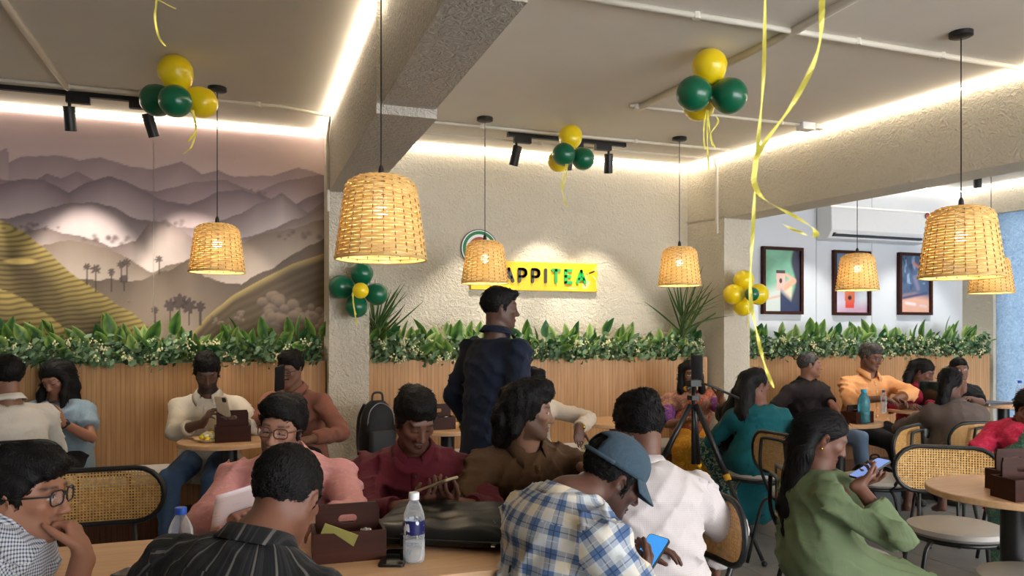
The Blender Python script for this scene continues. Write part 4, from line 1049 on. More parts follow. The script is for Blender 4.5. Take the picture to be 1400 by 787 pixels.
q = P(1259, 553, 6.6); laptop((q.x, q.y, TZ), rotz_for(70), 'open silver laptop with a dark blue lid on a round table', 105)
q = P(1350, 545, 7.1); laptop((q.x, q.y, TZ), R(8), 'closed grey laptop on the round table by the window', 0, .36, .25)

# ================================================================== sweets plate, paper, cup
q = P(286, 590, 4.62); pl = thing('sweets_plate', (q.x, q.y, TZ), 'small cream plate heaped with yellow and white sweets', 'plate')
m = MB(); m.lathe([(.045, 0), (.05, .004), (.085, .018), (.088, .022), (.05, .008), (.001, .006)], 24); smooth_angle(m.build('dish', plain('dish_cream', srgb(232, 216, 176), .5), pl))
for k in range(16):
    a = k * 2.4; r_ = .012 + .003 * k; m = MB(); m.ball((0, 0, 0), .017, 8, 5, (1, 1, .8)); o = m.build('sweet', plain('sweet_y', srgb(244, 214, 40)) if k % 3 == 0 else plain('sweet_w', srgb(238, 228, 190)), pl, True); o.location = (r_ * math.cos(a), r_ * math.sin(a), .022 + .014 * (16 - k) / 8)
q = P(1390, 556, 6.9)
yc = P(1346, 566, 6.5); cu = thing('yellow_cup', (yc.x, yc.y, .60), 'yellow cup held under the table by the window', 'cup')
m = MB(); m.lathe([(.03, 0), (.04, .10), (.037, .10), (.028, .006), (.001, .005)], 18); smooth_angle(m.build('cup_body', plain('cup_yellow', srgb(226, 206, 50), .4), cu))

# ================================================================== tripod with phone
tp = P(948, 640, 5.0); gz = 0
tri = thing('camera_tripod', (tp.x, tp.y, 0), 'black camera tripod standing in front of the woman in the yellow sari', 'tripod')
f1 = Pz(1045, 774, 0.0) - Vector((tp.x, tp.y, 0)); base_a = math.atan2(f1.y, f1.x); rad = f1.length
apex = Vector((0, 0, .98))
for k in range(3):
    a = base_a + 2 * PI * k / 3; ft = Vector((rad * math.cos(a), rad * math.sin(a), .012)); d_ = ft - apex; st = apex + d_ * .04
    m = MB(); m.tube([st, st + d_ * .45], .019, 8); lg = m.build('leg', MATS['black_metal'], tri, True)
    m = MB(); m.tube([st + d_ * .45, st + d_ * .94], .012, 8); m.build('lower_section', MATS['black_metal'], lg, True)
    m = MB(); m.ball(ft + Vector((0, 0, .004)), .018, 8, 6); m.build('rubber_foot', MATS['black_plastic'], lg, True)
    m = MB(); m.tube([st + d_ * .44, st + d_ * .475], .022, 8); m.build('lock_clip', plain('clip_yellow', srgb(220, 160, 30), .4), lg, True)
m = MB(); m.tube([(0, 0, .55), (0, 0, 1.06)], .014, 10); m.build('centre_post', MATS['black_metal'], tri, True)
m = MB(); m.rbox(-.035, .035, -.03, .03, .97, 1.0, .012); m.build('shoulder', MATS['black_plastic'], tri)
m = MB(); m.rbox(-.045, .045, -.035, .035, 1.06, 1.10, .01); m.tube([(-.05, 0, 1.04), (-.02, 0, 1.06)], .014, 8); m.build('pan_head', MATS['black_plastic'], tri)
rr_ = cam2w(1, 0); hdir = Vector((rr_[0], rr_[1], 0)); m = MB(); m.tube([hdir * .02 + Vector((0, 0, 1.08)), hdir * .10 + Vector((0, 0, 1.07)), hdir * .30 + Vector((0, 0, .98))], .008, 8); m.build('pan_handle', MATS['black_plastic'], tri, True)
m = MB(); m.ball(hdir * -.05 + Vector((0, 0, 1.045)), .016, 8, 6); m.build('knob', plain('clip_yellow', (0, 0, 0)), tri, True)
ph = P(953, 507, 4.98); o = phone((ph.x, ph.y, 1.10), (R(90), 0, rotz_for(180) + R(-15)), 'black phone clamped upright on the tripod', None, .075, .16); o.location.z = 1.10 + .085

# ================================================================== backpacks
def backpack(p, phi, label, H=.42, W=.30, Dp=.17, hang=False, z=0.0):
    root = thing('backpack', (p[0], p[1], z), label, 'backpack', rotz_for(phi))
    nx, nz = 16, 18; V = []; Q = []
    for i in range(nz):
        t_ = i / (nz - 1); k = (math.sin(PI * min(1, max(.0, .12 + .86 * t_))) ** .35)
        for j in range(nx):
            a = 2 * PI * j / nx; ca, sa = math.cos(a), math.sin(a)
            sq = lambda c_: math.copysign(abs(c_) ** .6, c_)
            wr = 1 + .04 * math.sin(a * 3 + t_ * 9)
            V.append((W/2 * k * sq(ca) * wr, Dp/2 * k * sq(sa) * (1.15 - .35 * t_) * wr, t_ * H))
    for i in range(nz - 1):
        for j in range(nx): Q.append((i*nx + j, i*nx + (j+1) % nx, (i+1)*nx + (j+1) % nx, (i+1)*nx + j))
    b = len(V); V += [(0, 0, 0), (0, 0, H)]
    Q3 = [(b, (j+1) % nx, j, j) for j in range(nx)]
    me = mesh_np('backpack_body', V, Q, True); link('body', me, plain('nylon_black', srgb(34, 35, 38), .6, 0, .3, .15, 40, .2), root)
    m = MB(); m.rbox(-W*.36, W*.36, Dp*.38, Dp*.72, .05, H*.55, .03, None, .02); smooth_angle(m.build('front_pocket', plain('nylon_grey', srgb(52, 54, 58), .6), root))
    m = MB(); m.tube(curve_pts([(-.04, 0, H*.97), (-.03, 0, H + .05), (.03, 0, H + .05), (.04, 0, H*.97)], 12), .008, 6); m.build('top_handle', MATS['nylon_grey'], root, True)
    for s in (-1, 1):
        m = MB(); m.tube(curve_pts([(s*.07, -Dp*.4, H*.93), (s*.09, -Dp*.75, H*.7), (s*.10, -Dp*.7, H*.35), (s*.11, -Dp*.4, .06)], 16), .012, 6); m.build('shoulder_strap', MATS['nylon_grey'], root, True)
    m = MB(); m.tube(curve_pts([(-W*.38, Dp*.40, H*.62), (-W*.3, Dp*.42, H*.86), (0, Dp*.32, H*.97), (W*.3, Dp*.42, H*.86), (W*.38, Dp*.40, H*.62)], 20), .004, 5); m.build('zip', MATS['silver'], root, True)
    return root
q = P(516, 600, 5.35); backpack((q.x, q.y), 150, 'dark grey backpack standing on the bench beside the left column', .44, .26, .18, z=.495)
q = P(1196, 640, 5.85); backpack((q.x, q.y), 170, 'black backpack on the floor between the man in orange and the empty chair', .42, .34, .22)

# cup with straws on the middle table, yellow pot and pen beside the far caddy
q = P(872, 566, 5.70); cs = thing('straw_cup', (q.x, q.y, TZ), 'clear cup with a red and a white straw on the middle table', 'cup')
m = MB(); m.lathe([(.030, 0), (.040, .11), (.038, .11), (.028, .004), (.001, .003)], 18); smooth_angle(m.build('cup_body', MATS['clear_plastic'], cs))
for k, (cn, dx) in enumerate(((srgb(210, 40, 30), -.03), (srgb(235, 235, 235), .035))):
    m = MB(); m.tube([(dx * .2, 0, .01), (dx * 1.6, 0, .20)], .004, 6); m.build('straw', plain('straw_%d' % k, cn, .4), cs, True)
q = P(632, 574, 5.30); yp = thing('yellow_pot', (q.x, q.y, TZ), 'small yellow pot beside the caddy behind the man in maroon', 'pot')
m = MB(); m.lathe([(.022, 0), (.030, .07), (.027, .07), (.02, .004), (.001, .003)], 16); smooth_angle(m.build('pot_body', plain('cup_yellow', srgb(226, 206, 50), .4), yp))
m = MB(); m.tube([(0, 0, .01), (.02, 0, .16)], .005, 6); m.build('pen', MATS['black_plastic'], yp, True)
# ================================================================== people: smooth blended volumes turned into one surface
class Field:
    def __init__(s, lo, hi, h):
        s.h = h; s.lo = np.array(lo, float); n = np.ceil((np.array(hi, float) - s.lo) / h).astype(int) + 1
        s.ax = [s.lo[i] + np.arange(n[i]) * h for i in range(3)]; s.F = np.full(n, .08, np.float32); s.n = n
    def sub(s, lo, hi):
        a = np.clip(np.floor((np.array(lo) - s.lo) / s.h).astype(int), 0, s.n); b = np.clip(np.ceil((np.array(hi) - s.lo) / s.h).astype(int) + 1, 0, s.n)
        if np.any(b <= a): return None
        sl = tuple(slice(a[i], b[i]) for i in range(3))
        return sl, s.ax[0][sl[0]][:, None, None], s.ax[1][sl[1]][None, :, None], s.ax[2][sl[2]][None, None, :]
    def join(s, sl, d, k, op='add'):
        f = s.F[sl]
        if op == 'add':
            if k > 0:
                hh = np.maximum(k - np.abs(f - d), 0) / k; s.F[sl] = np.minimum(f, d) - hh * hh * k * .25
            else: s.F[sl] = np.minimum(f, d)
        else:                                   # subtract
            d = -d
            if k > 0:
                hh = np.maximum(k - np.abs(f - d), 0) / k; s.F[sl] = np.maximum(f, d) + hh * hh * k * .25
            else: s.F[sl] = np.maximum(f, d)
    def cone(s, a, b, ra, rb, k=.02, op='add'):
        a = np.array(a, float); b = np.array(b, float); m = max(ra, rb) + k + 2 * s.h + .01
        q = s.sub(np.minimum(a, b) - m, np.maximum(a, b) + m)
        if q is None: return
        sl, x, y, z = q; d = b - a; L2 = max(d @ d, 1e-9)
        t = np.clip(((x - a[0]) * d[0] + (y - a[1]) * d[1] + (z - a[2]) * d[2]) / L2, 0, 1)
        dist = np.sqrt((x - a[0] - t * d[0]) ** 2 + (y - a[1] - t * d[1]) ** 2 + (z - a[2] - t * d[2]) ** 2) - (ra + (rb - ra) * t)
        s.join(sl, dist, k, op)
    def ell(s, c, r, M=None, k=.02, op='add'):
        c = np.array(c, float); r = np.array(r, float); m = r.max() + k + 2 * s.h + .01
        q = s.sub(c - m, c + m)
        if q is None: return
        sl, x, y, z = q; p = [x - c[0], y - c[1], z - c[2]]
        if M is not None: p = [p[0] * M[0][i] + p[1] * M[1][i] + p[2] * M[2][i] for i in range(3)]
        k0 = np.sqrt((p[0] / r[0]) ** 2 + (p[1] / r[1]) ** 2 + (p[2] / r[2]) ** 2)
        k1 = np.sqrt((p[0] / r[0] ** 2) ** 2 + (p[1] / r[1] ** 2) ** 2 + (p[2] / r[2] ** 2) ** 2) + 1e-9
        s.join(sl, k0 * (k0 - 1) / k1, k, op)
    def sect(s, a, b, xax, ra, rb, k=.03, op='add'):      # elliptical cone, radii given as (side, front)
        a = np.array(a, float); b = np.array(b, float); d = b - a; L = np.linalg.norm(d); w = d / L
        u = np.array(xax, float); u = u - w * (u @ w); u /= np.linalg.norm(u); v = np.cross(w, u)
        m = max(max(ra), max(rb)) + k + 2 * s.h + .01
        q = s.sub(np.minimum(a, b) - m, np.maximum(a, b) + m)
        if q is None: return
        sl, x, y, z = q; px, py, pz = x - a[0], y - a[1], z - a[2]
        ax_ = px * w[0] + py * w[1] + pz * w[2]; t = np.clip(ax_ / L, 0, 1); over = ax_ - t * L
        rx = ra[0] + (rb[0] - ra[0]) * t; ry = ra[1] + (rb[1] - ra[1]) * t; rm = np.minimum(rx, ry)
        pu = px * u[0] + py * u[1] + pz * u[2]; pv = px * v[0] + py * v[1] + pz * v[2]
        qq = np.sqrt((pu / rx) ** 2 + (pv / ry) ** 2 + (over / rm) ** 2); s.join(sl, (qq - 1) * rm, k, op)
    def cut(s, p, n):                                     # keep the side the normal points away from
        n = np.array(n, float); n /= np.linalg.norm(n)
        x, y, z = s.ax[0][:, None, None], s.ax[1][None, :, None], s.ax[2][None, None, :]
        s.F = np.maximum(s.F, ((x - p[0]) * n[0] + (y - p[1]) * n[1] + (z - p[2]) * n[2]).astype(np.float32))
    def grid(s): return s.ax[0][:, None, None], s.ax[1][None, :, None], s.ax[2][None, None, :]
    def mesh(s):
        F = s.F; F = F.copy()
        for i in range(3):
            sl = [slice(None)] * 3; sl[i] = 0; F[tuple(sl)] = .05; sl[i] = -1; F[tuple(sl)] = .05
        ins = F < 0; c = np.zeros(np.array(F.shape) - 1, np.int8)
        S = [(i, j, k) for i in (0, 1) for j in (0, 1) for k in (0, 1)]
        nx, ny, nz = F.shape
        for (i, j, k) in S: c += ins[i:nx - 1 + i, j:ny - 1 + j, k:nz - 1 + k]
        I = np.argwhere((c > 0) & (c < 8))
        if len(I) == 0: return np.zeros((0, 3)), np.zeros((0, 4), int)
        idm = np.full(c.shape, -1, np.int32); idm[I[:, 0], I[:, 1], I[:, 2]] = np.arange(len(I))
        val = {q: F[I[:, 0] + q[0], I[:, 1] + q[1], I[:, 2] + q[2]] for q in S}
        acc = np.zeros((len(I), 3)); cnt = np.zeros(len(I))
        for a in range(3):
            for q in S:
                if q[a]: continue
                q2 = tuple(1 if i == a else q[i] for i in range(3)); f0, f1 = val[q], val[q2]; m = (f0 < 0) != (f1 < 0)
                t = np.where(m, f0 / np.where(m, f0 - f1, 1), 0)
                for i in range(3): acc[:, i] += np.where(m, t if i == a else q[i], 0)
                cnt += m
        V = s.lo + (I + acc / cnt[:, None]) * s.h
        Q = []
        for a in range(3):
            b1, b2 = (a + 1) % 3, (a + 2) % 3
            sl0 = [slice(None)] * 3; sl1 = [slice(None)] * 3; sl0[a] = slice(0, -1); sl1[a] = slice(1, None)
            A0, A1 = ins[tuple(sl0)], ins[tuple(sl1)]; E = np.argwhere(A0 != A1)
            E = E[(E[:, b1] > 0) & (E[:, b2] > 0) & (E[:, b1] < F.shape[b1] - 1) & (E[:, b2] < F.shape[b2] - 1)]
            fl = A0[E[:, 0], E[:, 1], E[:, 2]]
            def cid(d1, d2): e = E.copy(); e[:, b1] += d1; e[:, b2] += d2; return idm[e[:, 0], e[:, 1], e[:, 2]]
            q = np.stack([cid(-1, -1), cid(0, -1), cid(0, 0), cid(-1, 0)], -1); q[~fl] = q[~fl][:, ::-1]; Q.append(q)
        return V, np.concatenate(Q)
def wobble(x, y, z, seed, f, n=5):
    r = np.random.default_rng(seed); o = 0
    for i in range(n):
        k = r.normal(0, 1, 3); k /= np.linalg.norm(k); k *= f * r.uniform(.6, 1.6); o = o + np.sin(x * k[0] + y * k[1] + z * k[2] + r.uniform(0, 6.28))
    return o / n
def folds(x, y, z, seed, f):                              # narrow long creases in three slanting families
    r = np.random.default_rng(seed); o = 0
    for k in range(3):
        a, b = r.uniform(0, 6.28), r.uniform(.3, 1.3); st = r.choice([-1, 1])
        d = v3(math.cos(a), math.sin(a), b * st); d /= np.linalg.norm(d)
        u = x * d[0] + y * d[1] + z * d[2]; m = np.clip(.25 + 1.6 * wobble(x, y, z, seed + 20 + k, f * .20, 4), 0, 1)
        o = o + m * np.exp(-(np.sin(u * f * .5 + 1.7 * wobble(x, y, z, seed + k, f * .22, 4)) / .42) ** 2)
    return -o
def relax(V, Q, it=1, lam=.5):
    if len(V) == 0: return V
    for _ in range(it):
        acc = np.zeros_like(V); cnt = np.zeros(len(V))
        for a, b in ((0, 1), (1, 2), (2, 3), (3, 0)):
            np.add.at(acc, Q[:, a], V[Q[:, b]]); np.add.at(acc, Q[:, b], V[Q[:, a]]); np.add.at(cnt, Q[:, a], 1); np.add.at(cnt, Q[:, b], 1)
        V = V + lam * (acc / np.maximum(cnt, 1)[:, None] - V)
    return V
def cloth_uv(V, Q, segs):
    """u runs round the limb, v runs along it, in metres; every face follows its nearest limb"""
    C = V[Q].mean(1); best = np.full(len(C), 9.0); who = np.zeros(len(C), int)
    for i, sg_ in enumerate(segs):
        a, b, r = np.array(sg_['a']), np.array(sg_['b']), sg_['r']; d = b - a; t = np.clip(((C - a) @ d) / (d @ d), 0, 1)
        ds = np.linalg.norm(C - a - t[:, None] * d, axis=1) / r
        m = ds < best; best[m] = ds[m]; who[m] = i
    uv = np.zeros((len(Q), 4, 2))
    for i, sg_ in enumerate(segs):
        m = who == i
        if not m.any(): continue
        a, b = np.array(sg_['a']), np.array(sg_['b']); w = (b - a) / np.linalg.norm(b - a); u = np.array(sg_['x']); u = u - w * (u @ w); u /= np.linalg.norm(u); v = np.cross(w, u)
        pc = C[m] - a; ac = np.arctan2(pc @ v, pc @ u); p = V[Q[m]] - a; an = np.arctan2(p @ v, p @ u)
        an = ac[:, None] + (an - ac[:, None] + PI) % (2 * PI) - PI
        uv[m, :, 0] = an * sg_['R']; uv[m, :, 1] = p @ w + sg_['o']
    return uv.reshape(-1, 2)

def v3(*a): return np.array(a, float)
def unit(a): a = np.array(a, float); return a / np.linalg.norm(a)
def rot(axis, deg): return np.array(Matrix.Rotation(R(deg), 3, axis))
def ik(S, T, a, b, hint):
    S, T = np.array(S), np.array(T); d = T - S; L = np.linalg.norm(d)
    if L > (a + b) * .995: T = S + d / L * (a + b) * .995; d = T - S; L = np.linalg.norm(d)
    w = d / L; x = (a * a - b * b + L * L) / (2 * L); h = math.sqrt(max(a * a - x * x, 0)); u = np.array(hint, float); u = u - w * (u @ w); u /= np.linalg.norm(u)
    return S + w * x + u * h, T

# cloth and skin materials -------------------------------------------------
def fabric(name, c, kind='plain', c2=None, c3=None, sc=.03, rough=.85, bump=.25):
    if name in MATS: return MATS[name]
    dk = lambda q: None if q is None else tuple(a * (.80 + .06 * min(1, sum(q) / 2.0)) for a in q)
    c, c2, c3 = dk(c), dk(c2), dk(c3)
    t = NT(name); uv = t.coord('UV'); x, y, _ = t.sep(uv)
    big_ = t.noise(t.coord('Object'), 9, 3); fine = t.noise(t.coord('UV', (900, 900, 1)), 1, 2)
    col = t.mix(big_, tuple(a * .88 for a in c), tuple(min(1, a * 1.1) for a in c))
    if kind == 'plaid':                                   # wide bands both ways, thin lines between
        def bands(v, p, w, o=0.0): return t.math('LESS_THAN', t.math('FRACT', t.math('ADD', t.math('DIVIDE', v, p), o)), w)
        b1, b2 = bands(x, sc, .46), bands(y, sc, .46)
        y1, y2 = bands(x, sc * 2, .26, .72), bands(y, sc * 2, .26, .72)
        s_ = t.math('MULTIPLY', t.math('ADD', b1, b2), .5)
        col = t.mix(t.math('MULTIPLY', t.math('ADD', y1, y2), .5), (c[0], c[1], c[2]), c3)
        col = t.mix(t.math('MULTIPLY', s_, .92), col, c2)
        l1, l2 = bands(x, sc, .05, .80), bands(y, sc, .05, .80); l3, l4 = bands(x, sc, .04, .24), bands(y, sc, .04, .24)
        col = t.mix(t.math('MULTIPLY', t.math('MAXIMUM', l1, l2), .6), col, tuple(q * .35 for q in c2)); col = t.mix(t.math('MULTIPLY', t.math('MAXIMUM', l3, l4), .55), col, c)
    elif kind == 'check':
        f1 = t.math('LESS_THAN', t.math('FRACT', t.math('DIVIDE', x, sc)), .42); f2 = t.math('LESS_THAN', t.math('FRACT', t.math('DIVIDE', y, sc)), .42)
        col = t.mix(t.math('MULTIPLY', t.math('ADD', f1, f2), .5), col, c2)
    elif kind == 'lines':
        f1 = t.math('LESS_THAN', t.math('FRACT', t.math('DIVIDE', x, sc)), .09); f2 = t.math('LESS_THAN', t.math('FRACT', t.math('DIVIDE', y, sc)), .09)
        col = t.mix(t.math('MULTIPLY', t.math('MAXIMUM', f1, f2), .45), col, c2)
    elif kind == 'stripe':                                # along the limb, uneven
        n1 = t.noise(t.coord('UV', (1 / sc, .6, 1)), 1, 4, .7)
        col = t.mix(t.ramp(n1, [(.50, (0, 0, 0)), (.60, (1, 1, 1))]), col, c2)
        n2 = t.math('LESS_THAN', t.math('FRACT', t.math('DIVIDE', x, sc * 5.2)), .10); col = t.mix(t.math('MULTIPLY', n2, .75), col, c3)
    elif kind == 'motif':
        vo = t.n('ShaderNodeTexVoronoi'); vo.inputs['Scale'].default_value = 1 / sc; t.l(uv, vo.inputs['Vector'])
        col = t.mix(t.math('MULTIPLY', t.math('LESS_THAN', vo.outputs['Distance'], .30), .5), col, c2)
    elif kind == 'denim':
        n1 = t.noise(t.coord('UV', (260, 60, 1)), 1, 4, .7); col = t.mix(n1, tuple(a * .72 for a in c), c2); n2 = t.noise(t.coord('Object'), 6, 2); col = t.mix(t.math('MULTIPLY', n2, .35), col, c2)
    elif kind == 'brocade':
        n1 = t.noise(t.coord('UV', (40, 40, 1)), 1, 3, .6, 1.5); col = t.mix(t.ramp(n1, [(.52, (0, 0, 0)), (.56, (1, 1, 1))]), col, c2)
    t.base(col); cr = t.noise(t.coord('Object', (1, 1, .6)), 17, 4, .55, 1.6)
    t.bump(t.math('ADD', t.math('MULTIPLY', cr, .85), t.math('MULTIPLY', fine, .15)), bump * 1.6, .012); t.b.inputs['Sheen Weight'].default_value = .04
    return t.done(rough, 0, .25)
def skin_mat():
    t = NT('skin'); a = t.n('ShaderNodeVertexColor'); a.layer_name = 'Col'; f = t.noise(t.coord(), 90, 4); t.base(a.outputs['Color']); t.bump(f, .08, .002)
    t.b.inputs['Subsurface Weight'].default_value = .0; return t.done(.5, 0, .4)
MAT_SKIN = skin_mat()
t = NT('hair_black'); f = t.noise(t.coord('Object', (1, 1, .25)), 230, 3, .6); t.base(t.ramp(f, [(.35, srgb(7, 6, 6)), (.8, srgb(24, 20, 19))])); t.bump(f, .5, .004); t.done(.6, 0, .22)
t = NT('hair_grey'); f = t.noise(t.coord('Object', (1, 1, .3)), 240, 3, .6); t.base(t.ramp(f, [(.38, srgb(26, 24, 24)), (.7, srgb(96, 92, 90))])); t.bump(f, .5, .004); t.done(.5, 0, .4)
MAT_EYE = plain('eye_dark', srgb(26, 20, 18), .15, 0, .6)

HEAD_SEGS = None
def head_field(f, M, c, sc=1.0, jaw=1.0, face=1.0):
    """skull, face, nose, lips, ears; M columns are the head axes, c its centre"""
    T = lambda p: c + M @ (np.array(p, float) * sc)
    E = lambda p, r, k, op='add': f.ell(T(p), np.array(r) * sc, M, k * sc, op)
    K = lambda p, q, a, b, k, op='add': f.cone(T(p), T(q), a * sc, b * sc, k * sc, op)
    E((0, -.014, .034), (.0755, .096, .084), .01)
    E((0, .026, -.030), (.060 * face, .066, .082), .035)
    for s in (-1, 1):
        K((s * .050 * jaw, .000, -.045), (s * .020 * jaw, .068, -.098), .022, .017, .03)
        E((s * .040, .062, -.018), (.022, .022, .018), .02)
    E((0, .074, -.098), (.022 * jaw, .018, .016), .02)
    K((-.036, .079, .026), (.036, .079, .026), .012, .012, .018)
    for s in (-1, 1): E((s * .031, .100, .006), (.019, .015, .012), .012, 'sub')
    for s in (-1, 1): E((s * .031, .0785, .005), (.0145, .0125, .0125), .004)
    K((0, .088, .012), (0, .108, -.030), .008, .0115, .012)
    E((0, .110, -.034), (.012, .011, .010), .008)
    for s in (-1, 1): E((s * .0125, .100, -.037), (.009, .011, .008), .006)
    E((0, .090, -.063), (.024, .011, .0065), .006); E((0, .089, -.0735), (.020, .011, .0075), .005)
    E((0, .088, -.0685), (.022, .012, .0016), .002, 'sub')
    for s in (-1, 1):
        Me = M @ rot('Y', s * 12) @ rot('Z', s * -24); cc = T((s * .077, -.008, -.006))
        f.ell(cc, np.array((.007, .019, .031)) * sc, Me, .006 * sc); f.ell(cc + M @ (v3(s * .006, .004, .002) * sc), np.array((.005, .010, .018)) * sc, Me, .004 * sc, 'sub')
def paint_head(P_, skin, o):
    """colour in the head's own coordinates: lips, brows, beard, eyes"""
    x, y, z = P_[:, 0], P_[:, 1], P_[:, 2]; sk = np.array(skin); col = np.tile(sk, (len(P_), 1))
    def put(m, c): nonlocal col; m = np.clip(m, 0, 1)[:, None]; col = col * (1 - m) + np.array(c) * m
    put(.35 * np.exp(-((np.abs(x) - .045) / .018) ** 2 - ((z + .02) / .02) ** 2) * (y > .03), sk * np.array((1.15, .95, .9)))
    n_ = np.sin(x * 900) * np.sin(z * 800 + y * 500) * .12
    bd = o.get('beard', 0); dark = np.array(srgb(20, 16, 15))
    if bd:
        lower = 1 / (1 + np.exp((z + .060 + .55 * np.maximum(0, .045 - y) - .045 * np.maximum(0, np.abs(x) / .05 - .4)) / .005))
        side = 1 / (1 + np.exp(-(np.abs(x) - .053) / .004)) * (z < .0) * (y > -.01) * (y < .045)
        put((np.maximum(lower, side) * (z > -.122) * (y > -.012) + n_) * bd, dark)
    if o.get('moustache', 0): put(np.exp(-((z + .0505) / .0065) ** 2) * (np.abs(x) < .031) * (y > .06) * o['moustache'], dark)
    put(np.exp(-((z + .0685) / .010) ** 2 * 1.6) * np.clip((.026 - np.abs(x)) / .004, 0, 1) * (y > .078) * .75, o.get('lip', tuple(sk * np.array((.85, .55, .55)))))
    br = np.exp(-((z - .0265 - .004 * np.cos((np.abs(x) - .034) * 60)) / .0042) ** 2) * np.clip((np.abs(x) - .011) / .004, 0, 1) * np.clip((.055 - np.abs(x)) / .005, 0, 1) * (y > .04)
    put(br * .9, dark)
    ex = (np.abs(x) - .031) / .0145; ez = (z - .004) / .0075; inside = ex ** 2 + ez ** 2
    if o.get('eyes', 'down') == 'open':
        put((inside < 1) * (y > .074), srgb(206, 198, 190)); put(((np.abs(x) - .031 - 0) ** 2 + (z - .005) ** 2 < .0062 ** 2) * (y > .07), srgb(22, 16, 14))
        put((np.abs(inside - 1.0) < .35) * (z > .004) * (y > .068), dark)
    else: put((np.abs(z + .001 + .0012 * ex ** 2) < .0022) * (np.abs(ex) < 1.1) * (y > .066), dark)
    if o.get('bindi'): put(((x ** 2 + (z - .045) ** 2) < .004 ** 2) * (y > .05), srgb(120, 20, 20))
    return col
def hand_field(f, W, d, n, side, curl=35, sc=1.0, spread=1.0, thumb=1.0, k=.006):
    """palm with four fingers of unequal length and a thumb; d = wrist to knuckles, n = way the palm faces"""
    d = unit(d); n = np.array(n, float); n = unit(n - d * (n @ d)); lat = np.cross(d, n) * side      # lat points to the thumb side
    W = np.array(W, float); kn = []
    for i, (o, L) in enumerate(((.030, .080), (.010, .086), (-.010, .083), (-.029, .074))):
        b = W + (d * L + lat * o) * sc; kn.append(b); f.cone(W + (d * .012 + lat * o * .55) * sc, b, .0145 * sc, .0115 * sc, .012)
    f.cone(W - d * .02 * sc, W + d * .03 * sc, .021 * sc, .022 * sc, .015)
    for i, (L, r) in enumerate(((.070, .0088), (.078, .0092), (.072, .0088), (.056, .0078))):
        p = kn[i]; a = math.radians(curl * (.55 + .12 * i)); dd = d + lat * (.10 - .065 * i) * spread; dd = unit(dd)
        for j, (fr, rr) in enumerate(((.45, 1.0), (.31, .92), (.24, .82))):
            v_ = dd * math.cos(a) + n * math.sin(a); q = p + v_ * L * fr * sc; f.cone(p, q, r * rr * sc, r * (rr - .09) * sc, .003); p = q; a += math.radians(curl * (.8 if j == 0 else .5))
    b = W + (d * .022 + lat * .026) * sc; t1 = b + unit(d * .75 + lat * .62 + n * .35 * thumb) * .042 * sc; t2 = t1 + unit(d * .9 + lat * .25 + n * .5 * thumb) * .034 * sc; t3 = t2 + unit(d * 1.0 + lat * .02 + n * .55 * thumb) * .024 * sc
    f.cone(b, t1, .0135 * sc, .011 * sc, .010); f.cone(t1, t2, .0105 * sc, .0095 * sc, .003); f.cone(t2, t3, .0095 * sc, .0075 * sc, .003)

